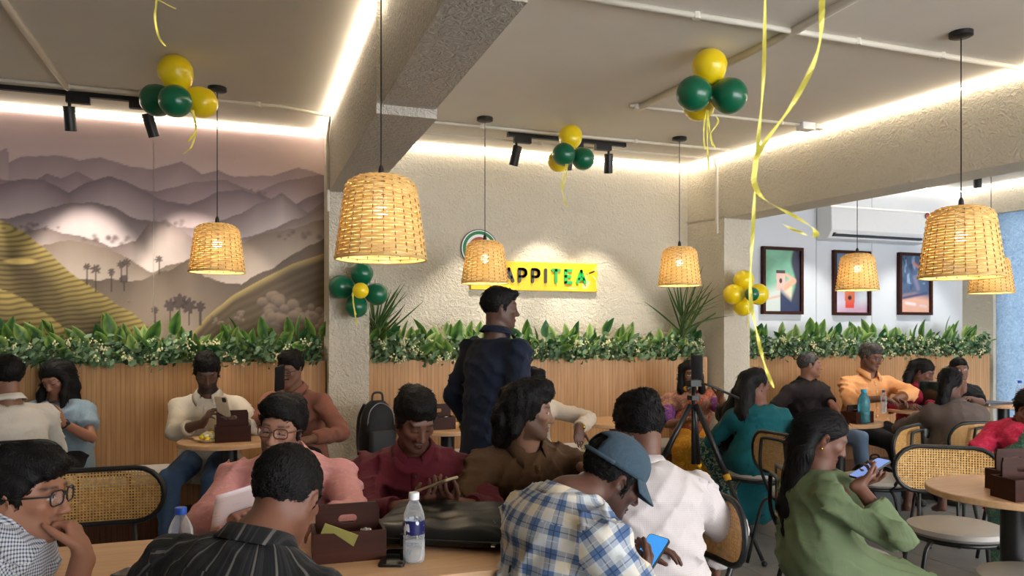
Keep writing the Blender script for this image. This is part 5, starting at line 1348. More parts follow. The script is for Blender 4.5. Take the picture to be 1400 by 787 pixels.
def person(label, head, phi, o, seat=.48, group=None):
    """head = world point of the head's centre; phi = way the pelvis faces in the picture"""
    near = o.get('near', False); hs = .0052 if near else .0078; hc = .0105 if near else .0155; hh = .0048 if near else .0072
    sc = o.get('sc', 1.0); fat = o.get('fat', 1.0); stand = o.get('stand', False)
    side_l = o.get('side', 0); tw = o.get('twist', 0); back = o.get('lean_sign', 1)
    zp = (seat + .085 * sc) if not stand else o.get('hip', .90)
    Rz = lambda deg: rot('Z', deg)
    def spine(lean, ts):
        dv = lambda a: rot('Y', side_l) @ rot('X', -a) @ v3(0, 0, 1)
        p0 = v3(0, 0, zp); w = p0 + dv(lean * .45) * .17 * ts; ch = w + dv(lean) * .20 * ts; nb = ch + dv(lean * 1.25) * .16 * ts
        nk = dv(lean * o.get('neck', .85) + o.get('neck_add', 4)); hd = nb + nk * .155 * sc + v3(0, .012, 0) * sc
        return p0, w, ch, nb, hd
    lean0 = o.get('lean', 12); best = None                # keep the wished lean, fit the trunk length; lean more only if that is not enough
    for lean in ([lean0] + [lean0 + k for k in range(2, 46, 2)]):
        for k in np.arange(.70, 1.13, .01):
            e_ = abs(spine(lean, sc * k)[4][2] - head.z) + .004 * (lean - lean0) + .02 * abs(k - .97)
            if best is None or e_ < best[0]: best = (e_, lean, k)
    lean, ts = best[1], best[2] * sc; sp = spine(lean, ts)
    p0, wa, ch, nb, hd = sp
    rz = rotz_for(phi); Mw = Matrix.Rotation(rz, 3, 'Z'); off = Mw @ Vector((hd[0], hd[1], 0))
    root = thing('person', (head.x - off.x, head.y - off.y, 0), label, 'person', rz, group)
    inv = Matrix.Rotation(-rz, 3, 'Z')
    def loc(t_):                                          # a world Vector or a local triple
        if isinstance(t_, Vector): q = inv @ (t_ - root.location); return v3(*q)
        return v3(*t_)
    dz = head.z - hd[2]
    hd = hd + v3(0, 0, dz)
    xs = rot('Y', side_l * 1.3 + o.get('roll', 0)) @ Rz(-tw) @ v3(1, 0, 0); fwd = Rz(-tw) @ v3(0, 1, 0); xm = Rz(-tw * .5) @ v3(1, 0, 0)
    sw = o.get('shoulder', .178) * sc; up = unit(nb - ch)
    SH = {s: nb - up * .085 * sc + xs * s * sw for s in (-1, 1)}
    yaw, pit, rol = o.get('head', (0, 15, 0)); Mh = rot('Z', -yaw) @ rot('X', -pit) @ rot('Y', rol)
    skin = np.array(srgb(*o.get('skin', (150, 104, 78)))); skin = skin * .74 + skin.mean() * .10
    # arms
    arms = {}; la, lf = .285 * sc, .25 * sc
    for s in (-1, 1):
        a = o.get('armR' if s > 0 else 'armL', {}); T = loc(a.get('to', (s * .16, .34, seat + .26)))
        hint = a.get('hint', (s * .9, -.4, -.5)); E, T = ik(SH[s], T, la, lf, hint); arms[s] = (SH[s], E, T, a)
    legs = {}; lt, lc = .43 * sc, .43 * sc
    for s in (-1, 1):
        H = p0 + v3(s * .088 * sc, .02, -.01); ft = loc(o.get('footR' if s > 0 else 'footL', (s * .13, .47, .085) if not stand else (s * .10, .0, .085)))
        K_, A_ = ik(H, ft, lt, lc, (s * .12, 1, .45)); legs[s] = (H, K_, A_)
    # ---------------- body surface (head, neck, trunk, arms, hands, legs as one skin)
    Vs, Qs, Cs = [], [], []; nv = 0
    def add_island(f, colfn, it=1):
        nonlocal nv
        V, Q = f.mesh()
        if len(V) == 0: return
        V = relax(V, Q, it, .4); Vs.append(V); Qs.append(Q + nv); Cs.append(colfn(V)); nv += len(V)
    hsc = o.get('hsc', 1.0) * .93 * sc ** .5
    lo, hi = np.minimum(hd, nb) - .155, np.maximum(hd, nb) + .155
    lo[2] = nb[2] - .10; hi[2] = hd[2] + .16
    f = Field(lo, hi, hs); head_field(f, Mh, hd, hsc, o.get('jaw', 1), o.get('face', 1))
    nr_ = .052 * sc * o.get('neck_r', 1); f.cone(hd + Mh @ v3(0, -.025, -.055), nb + up * .01, nr_ * .98, nr_ * 1.06, .03); f.cone(nb - up * .05, nb + up * .0, .075 * sc, .058 * sc, .04)
    add_island(f, lambda V: paint_head((V - hd) @ Mh / hsc, skin, o))
    hc_ = lambda V: np.tile(skin * np.array((.98, .95, .95)), (len(V), 1))
    for s in (-1, 1):
        S_, E, T, a = arms[s]
        if a.get('hide'): continue
        d = unit(T - E); hdirv = a.get('dir'); hd_ = unit(loc(hdirv) - T) if isinstance(hdirv, Vector) else (unit(v3(*hdirv)) if hdirv is not None else d); pn = unit(v3(*a.get('palm', (-s * .4, .2, -.9))))
        pts = np.array([E, T, T + hd_ * .19 * sc]); f = Field(pts.min(0) - .07, pts.max(0) + .07, hh)
        f.cone(E + d * .035, T - d * .02, .037 * sc * fat ** .5, .027 * sc, .01); hand_field(f, T, hd_, pn, s, a.get('curl', 35), .95 * sc * o.get('hand', 1.0), a.get('spread', 1), a.get('thumb', 1))
        add_island(f, hc_)
    allp = np.array([p0, wa, ch, nb] + [q for s in (-1, 1) for q in (*arms[s][:2], *legs[s])])
    f = Field(allp.min(0) - .16, allp.max(0) + .16, .022)
    def trunk(f, g, bl=0.0):                              # g = how much larger than the bare body
        be = o.get('belly', 0) + bl
        f.sect(p0 - v3(0, 0, .02), wa, xm, ((.158 + g) * sc * fat, (.112 + g) * sc * fat), ((.140 + g + be * .3) * sc * fat, (.103 + g + be * .6) * sc * fat), .05)
        f.sect(wa, ch, xm, ((.140 + g + be * .3) * sc * fat, (.103 + g + be * .6) * sc * fat), ((.158 + g) * sc * fat, (.112 + g) * sc * fat), .05)
        f.sect(ch, nb - up * .13 * sc, xs, ((.158 + g) * sc * fat, (.112 + g) * sc * fat), ((.140 + g) * sc * fat ** .5, (.084 + g) * sc * fat ** .5), .05)
        f.cone(nb - up * .085 * sc, nb - up * .095 * sc, (.056 + g) * sc, (.058 + g) * sc, .04)
        for s in (-1, 1):
            f.cone(nb - up * .066 * sc, SH[s] + up * .004, (.034 + g) * sc, (.047 + g) * sc, .04)
        if o.get('bust'):
            for s in (-1, 1): f.ell(ch + fwd * (.085 + g) * sc * fat + xs * s * .068 * sc + up * .01, (.062 * sc + g, .055 * sc + g, .060 * sc + g), None, .05)
    trunk(f, -.012)
    for s in (-1, 1):
        S_, E, T, a = arms[s]; f.cone(S_, E, .040 * sc, .034 * sc, .02); f.cone(E, E + (T - E) * .4, .034 * sc, .030 * sc, .01)
        H, K_, A_ = legs[s]; f.cone(H, K_, .072 * sc, .048 * sc, .03); f.cone(K_, A_, .046 * sc, .032 * sc, .02); f.cone(A_, A_ + v3(0, .14, -.045) * sc, .035, .026, .02)
    add_island(f, hc_)
    me = mesh_np('body', np.concatenate(Vs), np.concatenate(Qs), True, np.concatenate(Cs)); body = link('body', me, MAT_SKIN, root)
    for s in (-1, 1):
        if o.get('eyes') == 'open' and near: pass
    # ---------------- clothes
    segT = [dict(a=p0 - v3(0, 0, .05), b=wa, x=xm, r=.15, R=.15, o=0), dict(a=wa, b=ch, x=xm, r=.15, R=.15, o=np.linalg.norm(wa - p0) + .05), dict(a=ch, b=nb, x=xs, r=.14, R=.15, o=np.linalg.norm(wa - p0) + np.linalg.norm(ch - wa) + .05)]
    cl = o['top']; ease = cl.get('ease', .014); seed = int(abs(hd[0] * 1000) + abs(head.x * 777)) % 1000
    ends = {}; segs = list(segT)
    pts = [p0, wa, ch, nb] + [q for s in (-1, 1) for q in arms[s][:3]]
    if cl.get('skirt'): pts += [q for s in (-1, 1) for q in legs[s]]
    pts = np.array(pts); f = Field(pts.min(0) - .18, pts.max(0) + .18, hc)
    trunk(f, ease, cl.get('loose', 0))
    if not cl.get('skirt') and cl.get('hem', .06):        # shirt tails over the hips
        f.sect(p0 - v3(0, 0, cl.get('hem', .06)), p0, xm, ((.182 + ease) * sc * fat, (.140 + ease) * sc * fat), ((.172 + ease) * sc * fat, (.128 + ease) * sc * fat), .03)
    sl = cl.get('sleeve', 1.9)                            # 0..1 upper arm, 1..2 forearm
    for s in (-1, 1):
        S_, E, T, a = arms[s]; u1 = min(sl, 1.0); r0, r1 = (.049 + ease * .8) * sc * fat ** .5, (.041 + ease * .8) * sc * fat ** .5
        E1 = S_ + (E - S_) * u1; f.cone(S_, E1, r0, r0 + (r1 - r0) * u1, .028)
        segs.append(dict(a=S_, b=E if sl > 1 else E1, x=fwd, r=.055, R=.055, o=.3))
        if sl > 1:
            u2 = sl - 1; T1 = E + (T - E) * u2; f.cone(E, T1, r1 * .98, (r1 + (.030 * sc + ease * .7 - r1) * u2), .014); segs.append(dict(a=E, b=T, x=fwd, r=.05, R=.05, o=.6)); ends[s] = (T1, unit(T - E), r1 + (.030 * sc + ease * .7 - r1) * u2)
        else: ends[s] = (E1, unit(E - S_), r0 + (r1 - r0) * u1)
    if cl.get('skirt'):
        ln = cl['skirt']; sk_w = cl.get('flare', .1)
        for s in (-1, 1):
            H, K_, A_ = legs[s]; f.cone(H, K_, .105 * sc, .085 * sc, .09)
            if ln > 1: B_ = K_ + (A_ - K_) * (ln - 1); f.cone(K_, B_, .085 * sc, .07 + sk_w, .10)
        Km = (legs[-1][1] + legs[1][1]) / 2; Hm = p0; Am = (legs[-1][2] + legs[1][2]) / 2; f.sect(Hm, Km, v3(1, 0, 0), (.16, .10), (.15, .085), .08)
        if ln > 1: f.sect(Km, Km + (Am - Km) * (ln - 1), v3(1, 0, 0), (.15, .085), (.14 + sk_w, .08 + sk_w), .08)
        segs.append(dict(a=Hm, b=Km, x=v3(1, 0, 0), r=.14, R=.14, o=0)); segs.append(dict(a=Km, b=Am, x=v3(1, 0, 0), r=.14, R=.14, o=.4))
    x, y, z = f.grid(); amp = cl.get('fold', .0085) * 1.7
    f.F += (amp * folds(x, y, z, seed, cl.get('ffreq', 95))).astype(np.float32) + (.0035 * wobble(x, y, z, seed + 5, 26)).astype(np.float32)
    if cl.get('pleat'):
        Hm, Km = p0, (legs[-1][1] + legs[1][1]) / 2; ang = np.arctan2(x - Hm[0], (z - Hm[2]) + 0 * y); m_ = np.clip((y - Hm[1] - .02) / .2, 0, 1) + np.clip((Hm[2] - z) / .2, 0, 1)
        f.F += (cl['pleat'] * np.clip(m_, 0, 1) * np.sin(x * 75 + 2.2 * np.sin(z * 9 + y * 7))).astype(np.float32)
    if sl <= 1.999:
        for s in ends:                                    # clean cut at the cuff
            T1, d, r_ = ends[s]; q = f.sub(T1 - .09, T1 + .09)
            if q is None: continue
            sl_, xx, yy, zz = q; dd = (xx - T1[0]) * d[0] + (yy - T1[1]) * d[1] + (zz - T1[2]) * d[2]
            rad_ = np.sqrt(np.maximum((xx - T1[0]) ** 2 + (yy - T1[1]) ** 2 + (zz - T1[2]) ** 2 - dd ** 2, 0)); near_ = rad_ < r_ + .03
            f.F[sl_] = np.where(near_ & (dd > -.02), np.maximum(f.F[sl_], dd), f.F[sl_])
    nk = cl.get('neckline', .062)                         # neck opening
    nax = unit(hd - nb); ctl = unit(.62 * up + .2 * nax + v3(0, 0, .25))
    f.cone(nb - ctl * .02, nb + ctl * .12, nk * sc, (nk + .02) * sc, .006, 'sub')
    if cl.get('vneck'):
        v_ = cl['vneck']; f.cone(nb + nax * .03 + fwd * .06, ch + (nb - ch) * (1 - v_) + fwd * .16, .035 * sc, .006 * sc, .006, 'sub')
    SF = f
    V, Q = f.mesh(); V = relax(V, Q, 1, .4); uv = cloth_uv(V, Q, segs)
    shirt = link(cl.get('name', 'shirt'), mesh_np('shirt', V, Q, True, None, uv), cl['mat'], root)
    def front_y(px_, z_, start=.5):                       # where the cloth's front is, at local x (along xs) and height
        base_ = nb * 0 + np.array([0, 0, 0.]); 
        for st in np.arange(.40, -.10, -.006):
            p = v3(0, 0, z_) + xs * px_ + fwd * st + v3(0, wa[1] + (nb[1] - wa[1]) * np.clip((z_ - wa[2]) / max(nb[2] - wa[2], .05), 0, 1), 0)
            i = np.round((p - f.lo) / f.h).astype(int)
            if np.any(i < 0) or np.any(i >= f.n): continue
            if f.F[tuple(i)] < 0: return p
        return None
    for s in (-1, 1):
        if cl.get('cuff') and s in ends and not arms[s][3].get('hide'):
            T1, d, r_ = ends[s]; u_ = unit(np.cross(d, v3(.2, .3, 1))); w_ = np.cross(d, u_); V = []; uvv = []
            for k, (t_, rr) in enumerate(((-cl['cuff'], .001), (-cl['cuff'] * .9, .005), (0, .004), (.004, .001), (.0, -.006))):
                for j in range(17): a = 2 * PI * j / 16; V.append(T1 + d * t_ + (u_ * math.cos(a) + w_ * math.sin(a)) * (r_ + rr)); uvv.append((a * .05, .8 + t_))
            Q = [(k * 17 + j, k * 17 + j + 1, k * 17 + 18 + j, k * 17 + 17 + j) for k in range(4) for j in range(16)]
            link('cuff', mesh_np('cuff', np.array(V), Q, True, None, np.array([uvv[i] for q in Q for i in q])), cl['mat'], shirt)
    if cl.get('collar'):
        cm = cl.get('collar_mat', cl['mat']); tilt = ctl; ux = unit(xs - tilt * (xs @ tilt)); uy = np.cross(tilt, ux); uy = uy if uy @ fwd > 0 else -uy
        c0 = nb + tilt * .020 + uy * .010; rx, ry = .066 * sc, .076 * sc; gap = cl.get('gap', 16); V = []; Q = []; na = 26
        for i in range(na + 1):
            a = R(90 + gap + (360 - 2 * gap) * i / na); e_ = abs(i / na - .5) * 2; tip = max(0, e_ - .72) / .28
            drop = .036 + .030 * tip; flare = .024 + .016 * tip; hgt = .034 * (1 - .45 * e_ ** 3) * cl.get('collar_h', 1)
            rd = ux * math.cos(a) * rx + uy * math.sin(a) * ry; rn = unit(rd); ce = c0 - tilt * .020 * e_ ** 3
            prof = [rd * .985 - tilt * .03, rd * 1.0 + tilt * hgt * .5, rd * 1.01 + tilt * hgt, rd * 1.03 + rn * .004 + tilt * hgt * 1.02, rd * 1.03 + rn * (.006 + flare * .5) + tilt * (hgt - drop * .55), rd * 1.03 + rn * (.006 + flare) + tilt * (hgt - drop), rd * 1.02 + rn * (.002 + flare) + tilt * (hgt - drop)]
            V += [ce + q for q in prof]
        npf = 7
        Q = [(i * npf + j, (i + 1) * npf + j, (i + 1) * npf + j + 1, i * npf + j + 1) for i in range(na) for j in range(npf - 1)]
        co = link('collar', mesh_np('collar', np.array(V), Q, True, None, np.array([(V[k][0] * 1.0, V[k][2]) for q in Q for k in q])), cm, shirt)
    if cl.get('placket'):
        zs = np.linspace(nb[2] - .06, max(wa[2] - .06, p0[2]), 15); pts = [front_y(0, z_) for z_ in zs]; pts = [p for p in pts if p is not None]
        if len(pts) > 4:
            P_ = np.array(pts)
            for _ in range(2): P_[1:-1] = (P_[:-2] + 2 * P_[1:-1] + P_[2:]) / 4
            V = []; 
            for p in P_: V += [p - xs * .014 + fwd * .0015, p - xs * .012 + fwd * .006, p + xs * .012 + fwd * .006, p + xs * .014 + fwd * .0015]
            Q = [(i * 4 + j, i * 4 + j + 1, i * 4 + 5 + j, i * 4 + 4 + j) for i in range(len(P_) - 1) for j in range(3)]
            pk = link('placket', mesh_np('placket', np.array(V), Q, True, None, np.array([(V[k][0], V[k][2]) for q in Q for k in q])), cl['mat'], shirt)
            for p in P_[1::3]:
                m = MB(); m.ball(p + fwd * .008, .0055, 8, 4, (1, .5, 1)); m.build('button', cl.get('button', MATS['white_plastic']), shirt, True)
    # trousers
    if o.get('legs'):
        pts = np.array([p0] + [q for s in (-1, 1) for q in legs[s]]); f = Field(pts.min(0) - .17, pts.max(0) + .17, hc * 1.15)
        f.sect(p0 - v3(0, .02, .02), p0 + v3(0, 0, .05), xm, (.155 * sc * fat, .115 * sc * fat), (.140 * sc * fat, .100 * sc * fat), .05); segs = [dict(a=p0, b=wa, x=xm, r=.15, R=.15, o=0)]
        for s in (-1, 1):
            H, K_, A_ = legs[s]; f.cone(H, K_, .090 * sc * fat, .066 * sc, .04); f.cone(K_, A_ + v3(0, 0, -.01), .064 * sc, .052 * sc * o.get('cuffw', 1), .02); segs += [dict(a=H, b=K_, x=v3(1, 0, 0), r=.08, R=.08, o=0), dict(a=K_, b=A_, x=v3(1, 0, 0), r=.06, R=.07, o=.43)]
        x, y, z = f.grid(); f.F += (.012 * folds(x, y, z, seed + 9, 80)).astype(np.float32)
        V, Q = f.mesh(); V = relax(V, Q, 1, .4); link('trousers', mesh_np('trousers', V, Q, True, None, cloth_uv(V, Q, segs)), o['legs'], root)
    if o.get('shoes'):
        for s in (-1, 1):
            H, K_, A_ = legs[s]; f = Field(A_ + v3(-.09, -.12, -.12), A_ + v3(.09, .26, .10), .011); zf = A_[2] - .085
            f.ell(A_ + v3(0, .015, -.045), (.042, .065, .045), None, .02); f.ell(A_ + v3(s * .012, .115, -.058), (.046, .10, .034), None, .03); f.cut((0, 0, A_[2] - .083), (0, 0, -1))
            V, Q = f.mesh(); link('shoe', mesh_np('shoe', relax(V, Q), Q, True), o['shoes'], root)
    # ---------------- hair
    ha = o.get('hair', {}); th = ha.get('t', .012); hm = MATS[ha.get('mat', 'hair_black')]
    T = lambda p: hd + Mh @ (np.array(p, float) * hsc)
    ext = [T(q) for q in [(-.12, -.15, -.12), (.12, .14, .16), (-.12, .14, .16), (.12, -.15, -.12), (-.12, -.15, .16), (.12, -.15, .16), (.12, .14, -.1), (-.12, .14, -.1)]]
    strands = ha.get('strands', []); SP = []
    for st in strands:
        pp_ = [T(q) if q[2] > -.04 else hd + Mh @ v3(0, -.04, .0) * hsc + rot('Z', -yaw) @ (v3(q[0], q[1] + .04, q[2]) * hsc) for q, r in st]; SP.append((pp_, [r for q, r in st])); ext += pp_
    ext = np.array(ext); f = Field(ext.min(0) - .05, ext.max(0) + .05, hs * 1.15 if not strands else max(hs * 1.3, .0075 if near else .0095))
    E = lambda p, r, k, op='add': f.ell(T(p), np.array(r) * hsc, Mh, k * hsc, op)
    E((0, -.016, .036), (.0755 + th * .8, .096 + th, .084 + th), .01)
    for (p, r) in ha.get('lumps', []): E(p, r, .03)
    # hairline: front edge high, nape low
    fz, nz_ = ha.get('front', .062), ha.get('nape', -.080); a_, b_ = T((0, .092, fz)), T((0, -.085, nz_)); tdir = unit(b_ - a_); nn = np.cross(tdir, Mh @ v3(1, 0, 0)); nn = nn if nn @ (Mh @ v3(0, 0, -1)) > 0 else -nn
    x, y, z = f.grid()
    f.F = np.maximum(f.F, ((x - a_[0]) * nn[0] + (y - a_[1]) * nn[1] + (z - a_[2]) * nn[2]).astype(np.float32) + (.004 * wobble(x, y, z, seed + 3, 260, 4)).astype(np.float32))
    for s in (-1, 1):                                     # temples cut back, sideburns kept
        E((s * .060, .082, .026), (.026, .034, .030), .012, 'sub')
        if ha.get('burn', True): f.cone(T((s * .0735, .022, .03)), T((s * .0725, .020, -.012 - .03 * o.get('beard', 0))), .009 * hsc, .005 * hsc, .01)
    if not ha.get('nofaceCut'): E((0, .115, .0), (.062, .055, .062 + ha.get('fringe', 0)), .015, 'sub')
    for pp_, rr_ in SP:
        for i in range(len(pp_) - 1): f.cone(pp_[i], pp_[i + 1], rr_[i], rr_[i + 1], .02)
    amp = ha.get('rough', .004); f.F += (amp * wobble(x, y, z, seed + 7, ha.get('freq', 190), 7)).astype(np.float32) + (amp * .8 * wobble(x, y, z, seed + 8, ha.get('freq', 190) * .4, 4)).astype(np.float32)
    V, Q = f.mesh(); V = relax(V, Q, 1, .3)
    if len(V):                                            # locks lying over the mass of hair
        r = np.random.default_rng(seed); N = np.zeros_like(V); fn = np.cross(V[Q[:, 2]] - V[Q[:, 0]], V[Q[:, 3]] - V[Q[:, 1]])
        for i in range(4): np.add.at(N, Q[:, i], fn)
        N /= np.linalg.norm(N, axis=1)[:, None] + 1e-9
        cnt = ha.get('locks', 1500 if near else 500); idx = r.integers(0, len(V), cnt); p = V[idx]; n = N[idx]
        flow = np.tile(Mh @ v3(*ha.get('flow', (0, -.55, -.5))), (cnt, 1)) + r.normal(0, ha.get('mess', .26 if not strands else .12), (cnt, 3)); hl = (p - hd) @ Mh
        fr_ = hl[:, 1] > .03; flow[fr_] = (Mh @ v3(*ha.get('flow_front', (.5, .25, .1) if not strands else (.1, -.7, -.15)))) + r.normal(0, .3, (fr_.sum(), 3))
        if strands: low = hl[:, 2] < -.06; flow[low] = v3(0, 0, -1) + r.normal(0, .12, (low.sum(), 3))
        flow -= n * (flow * n).sum(1)[:, None]; flow /= np.linalg.norm(flow, axis=1)[:, None] + 1e-9; sd_ = np.cross(flow, n)
        Ls = r.uniform(.6, 1.3, cnt) * ha.get('lock', .018 if not strands else .05); wd_ = r.uniform(.0010, .0024, cnt) * (1 if near else 1.8); lift = r.uniform(.0, 1.0, cnt) * ha.get('lift', .003 if not strands else .0015); LV = []
        for k, (t_, ww, up_) in enumerate(((0, .6, -.15), (.35, 1, .7), (.7, .8, .9), (1, .15, .6))):
            c_ = p + flow * (Ls * t_)[:, None] + n * (lift * up_ + .0006 - Ls * t_ * t_ * .16)[:, None]; LV += [c_ - sd_ * (wd_ * ww)[:, None], c_ + n * (wd_ * .7)[:, None], c_ + sd_ * (wd_ * ww)[:, None]]
        LV = np.stack(LV, 1).reshape(-1, 3); b = np.arange(cnt)[:, None] * 12 + len(V); LQ = np.concatenate([b + np.array([k * 3 + j, k * 3 + j + 1, k * 3 + 4 + j, k * 3 + 3 + j]) for k in range(3) for j in range(2)])
        V = np.concatenate([V, LV]); Q = np.concatenate([Q, LQ])
    link('hair', mesh_np('hair', V, Q, True), hm, root)
    if o.get('beardmesh'):
        f = Field(hd - .14, hd + .14, hs * 1.1); bt_ = o['beardmesh']
        for s in (-1, 1):
            f.cone(T((s * .066, .012, -.028)), T((s * .048, .045, -.085)), .011, .014 + bt_, .012); f.cone(T((s * .048, .045, -.085)), T((0, .080, -.105)), .014 + bt_, .014 + bt_, .012)
            f.cone(T((s * .030, .083, -.068)), T((s * .004, .097, -.051)), .005, .0065, .006)
        x, y, z = f.grid(); f.F += (.003 * wobble(x, y, z, seed + 17, 260, 6)).astype(np.float32)
        V, Q = f.mesh(); link('beard', mesh_np('beard', V, Q, True), hm, root)
    # ---------------- spectacles, cap, watch, jewellery
    if o.get('glasses'):
        g = thing('spectacles', (0, 0, 0), 'spectacles', None) if False else bpy.data.objects.new('spectacles', None); COL.objects.link(g); g.parent = root
        gm = o['glasses']; rim_ = MB(); G = lambda p: Vector(T(p))
        for s in (-1, 1):
            r2 = [(s * .033 + x_, .106 - abs(s * .033 + x_) * .16, .004 + z_) for x_, z_ in rrect(.050, .038, .014, 4)]
            m = MB(); m.tube([G(q) for q in r2], .0019 * o.get('rimw', 1), 6, closed=True); m.build('rim', gm, g, True)
            m = MB(); m.add([G(q) for q in r2], [tuple(range(len(r2)))]); m.build('lens', MATS['lens'], g)
            m = MB(); m.tube([G((s * .058, .096, .012)), G((s * .074, .070, .012)), G((s * .083, .0, .008)), G((s * .082, -.022, -.006))], .0019 * o.get('rimw', 1), 6); m.build('temple', gm, g, True)
        m = MB(); m.tube([G((-.009, .106, .008)), G((0, .109, .010)), G((.009, .106, .008))], .0018, 6); m.build('bridge', gm, g, True)
    if o.get('watch'):
        S_, E, T1, a = arms[o['watch'][0]]; d = unit(T1 - E); c_ = T1 - d * .025; u = unit(np.cross(d, v3(.3, .1, 1))); w_ = np.cross(d, u); rw = .030 * sc
        m = MB(); m.tube([c_ + (u * math.cos(2 * PI * i / 16) + w_ * math.sin(2 * PI * i / 16)) * rw for i in range(16)], .006, 6, closed=True); wo = m.build('watch', o['watch'][1], root, True)
        m = MB(); m.ball(c_ + (u if u[2] > 0 else -u) * rw, .014, 10, 5); m.build('watch_face', o['watch'][1], wo, True)
    if o.get('bangle'):
        for s in (-1, 1):
            S_, E, T1, a = arms[s]; d = unit(T1 - E); c_ = T1 - d * .035; u = unit(np.cross(d, v3(.3, .1, 1))); w_ = np.cross(d, u)
            m = MB(); m.tube([c_ + (u * math.cos(2 * PI * i / 16) + w_ * math.sin(2 * PI * i / 16)) * .032 for i in range(16)], .0025, 6, closed=True); m.build('bangle', plain('gold', srgb(214, 168, 70), .25, 1.0), root, True)
    if o.get('earring'):
        for s in (-1, 1):
            m = MB(); m.ball(T((s * .082, -.006, -.046)), .0055, 8, 5); m.build('earring', plain('gold', (0, 0, 0)), root, True)
    return dict(root=root, hd=hd, Mh=Mh, T=T, arms=arms, legs=legs, nb=nb, ch=ch, wa=wa, p0=p0, xs=xs, fwd=fwd, up=up, SH=SH, shirt=shirt, loc=loc, hsc=hsc, nax=nax, front=front_y)
def local_field_part(pp, name, mat, prims, h=.012, amp=.007, seed=1, freq=90, parent=None, subs=()):
    """an extra soft piece of clothing in a person's own coordinates; prims: (a, b, ra, rb)"""
    pts = np.array([q for a, b, ra, rb in prims for q in (a, b)]); mr = max(max(p[2], p[3]) for p in prims)
    f = Field(pts.min(0) - mr - .05, pts.max(0) + mr + .05, h)
    for a, b, ra, rb in prims: f.cone(a, b, ra, rb, .03)
    for a, b, ra, rb in subs: f.cone(a, b, ra, rb, .01, 'sub')
    x, y, z = f.grid(); f.F += (amp * folds(x, y, z, seed, freq)).astype(np.float32)
    V, Q = f.mesh(); V = relax(V, Q, 1, .4)
    segs = [dict(a=np.array(a), b=np.array(b) + 1e-4, x=v3(1, .1, 0), r=max(ra, rb), R=max(ra, rb), o=0) for a, b, ra, rb in prims]
    return link(name, mesh_np(name, V, Q, True, None, cloth_uv(V, Q, segs)), mat, parent or pp['root'])
# ================================================================== the guests
black_f = plain('frame_dark', srgb(30, 28, 28), .3); brown_f = plain('frame_brown', srgb(96, 62, 44), .3)
jeans = fabric('jeans_blue', srgb(44, 66, 104), 'denim', srgb(92, 120, 158)); jeans_l = fabric('jeans_light', srgb(104, 134, 172), 'denim', srgb(150, 176, 206)); jeans_d = fabric('jeans_dark', srgb(38, 54, 70), 'denim', srgb(76, 98, 116))
trouser_b = fabric('trousers_black', srgb(30, 30, 33)); shoe_b = plain('shoe_black', srgb(24, 24, 26), .4)
S_short = dict(t=.012)
def quiff(h=.02): return [((0, .045, .098), (.060, .048, .022 + h)), ((0, -.02, .105), (.066, .075, .020 + h * .5))]

# --- maroon shirt, reading his phone
pm = person('man in a maroon shirt reading a phone behind the leather bag', P(567, 573, 2.97), 172, dict(near=True, fat=1.06, belly=.03, skin=(122, 78, 58), neck_add=16, head=(-22, 30, 2), moustache=.9, beard=.30, shoulder=.195,
    top=dict(mat=fabric('cloth_maroon', srgb(98, 24, 38), rough=.75), collar=True, placket=True, sleeve=1.55, gap=22, cuff=.03, button=black_f), legs=trouser_b, shoes=shoe_b,
    armR=dict(to=P(572, 690, 2.66), hint=(.9, -.2, -.6), dir=P(600, 672, 2.60), palm=(-.3, .2, .9), curl=40), armL=dict(to=P(618, 688, 2.68), hint=(-.9, -.2, -.6), dir=P(596, 672, 2.60), palm=(.3, .2, .9), curl=50),
    hair=dict(t=.013, lumps=quiff(.002), front=.056)))
q = P(596, 664, 2.58); phone(q, (R(22), 0, rotz_for(172) + R(50)), 'mobile phone held by the man in the maroon shirt', None, .075, .155, plain('case_gold', srgb(170, 150, 118), .35, .5))
# --- brown shirt, long curly hair, looking right
curl_ = [(( .0, -.075, .03), (.085, .060, .085)), ((.0, -.10, -.04), (.080, .055, .07)), ((.058, -.045, .04), (.045, .07, .075)), ((-.058, -.045, .04), (.045, .07, .075)), ((0, .03, .11), (.065, .06, .035)), ((0, .075, .098), (.04, .035, .026))]
pb = person('smiling man with long curly hair in a brown shirt looking right', P(722, 562, 3.08), 160, dict(near=True, skin=(156, 110, 82), head=(-72, 6, 0), beard=.55, moustache=.5, eyes='open', shoulder=.19, twist=-10,
    top=dict(mat=fabric('cloth_brown', srgb(92, 66, 42), rough=.85), collar=True, placket=True, sleeve=1.75, gap=34, vneck=.34, button=brown_f), legs=trouser_b, shoes=shoe_b,
    armR=dict(to=P(690, 735, 2.70), hint=(.9, -.3, -.4)), armL=dict(to=P(800, 640, 2.92), hint=(-.9, -.3, -.2), dir=(-.5, .8, -.2)),
    hair=dict(t=.018, lumps=curl_, nape=-.13, front=.060, rough=.011, freq=130, lock=.020, mess=.5, lift=.002, locks=2600, strands=[[((.03, -.11, -.05), .05), ((.03, -.11, -.115), .04)], [((-.03, -.11, -.05), .05), ((-.03, -.11, -.115), .04)], [((.070, -.06, .0), .035), ((.078, -.065, -.085), .024)]], burn=True)))
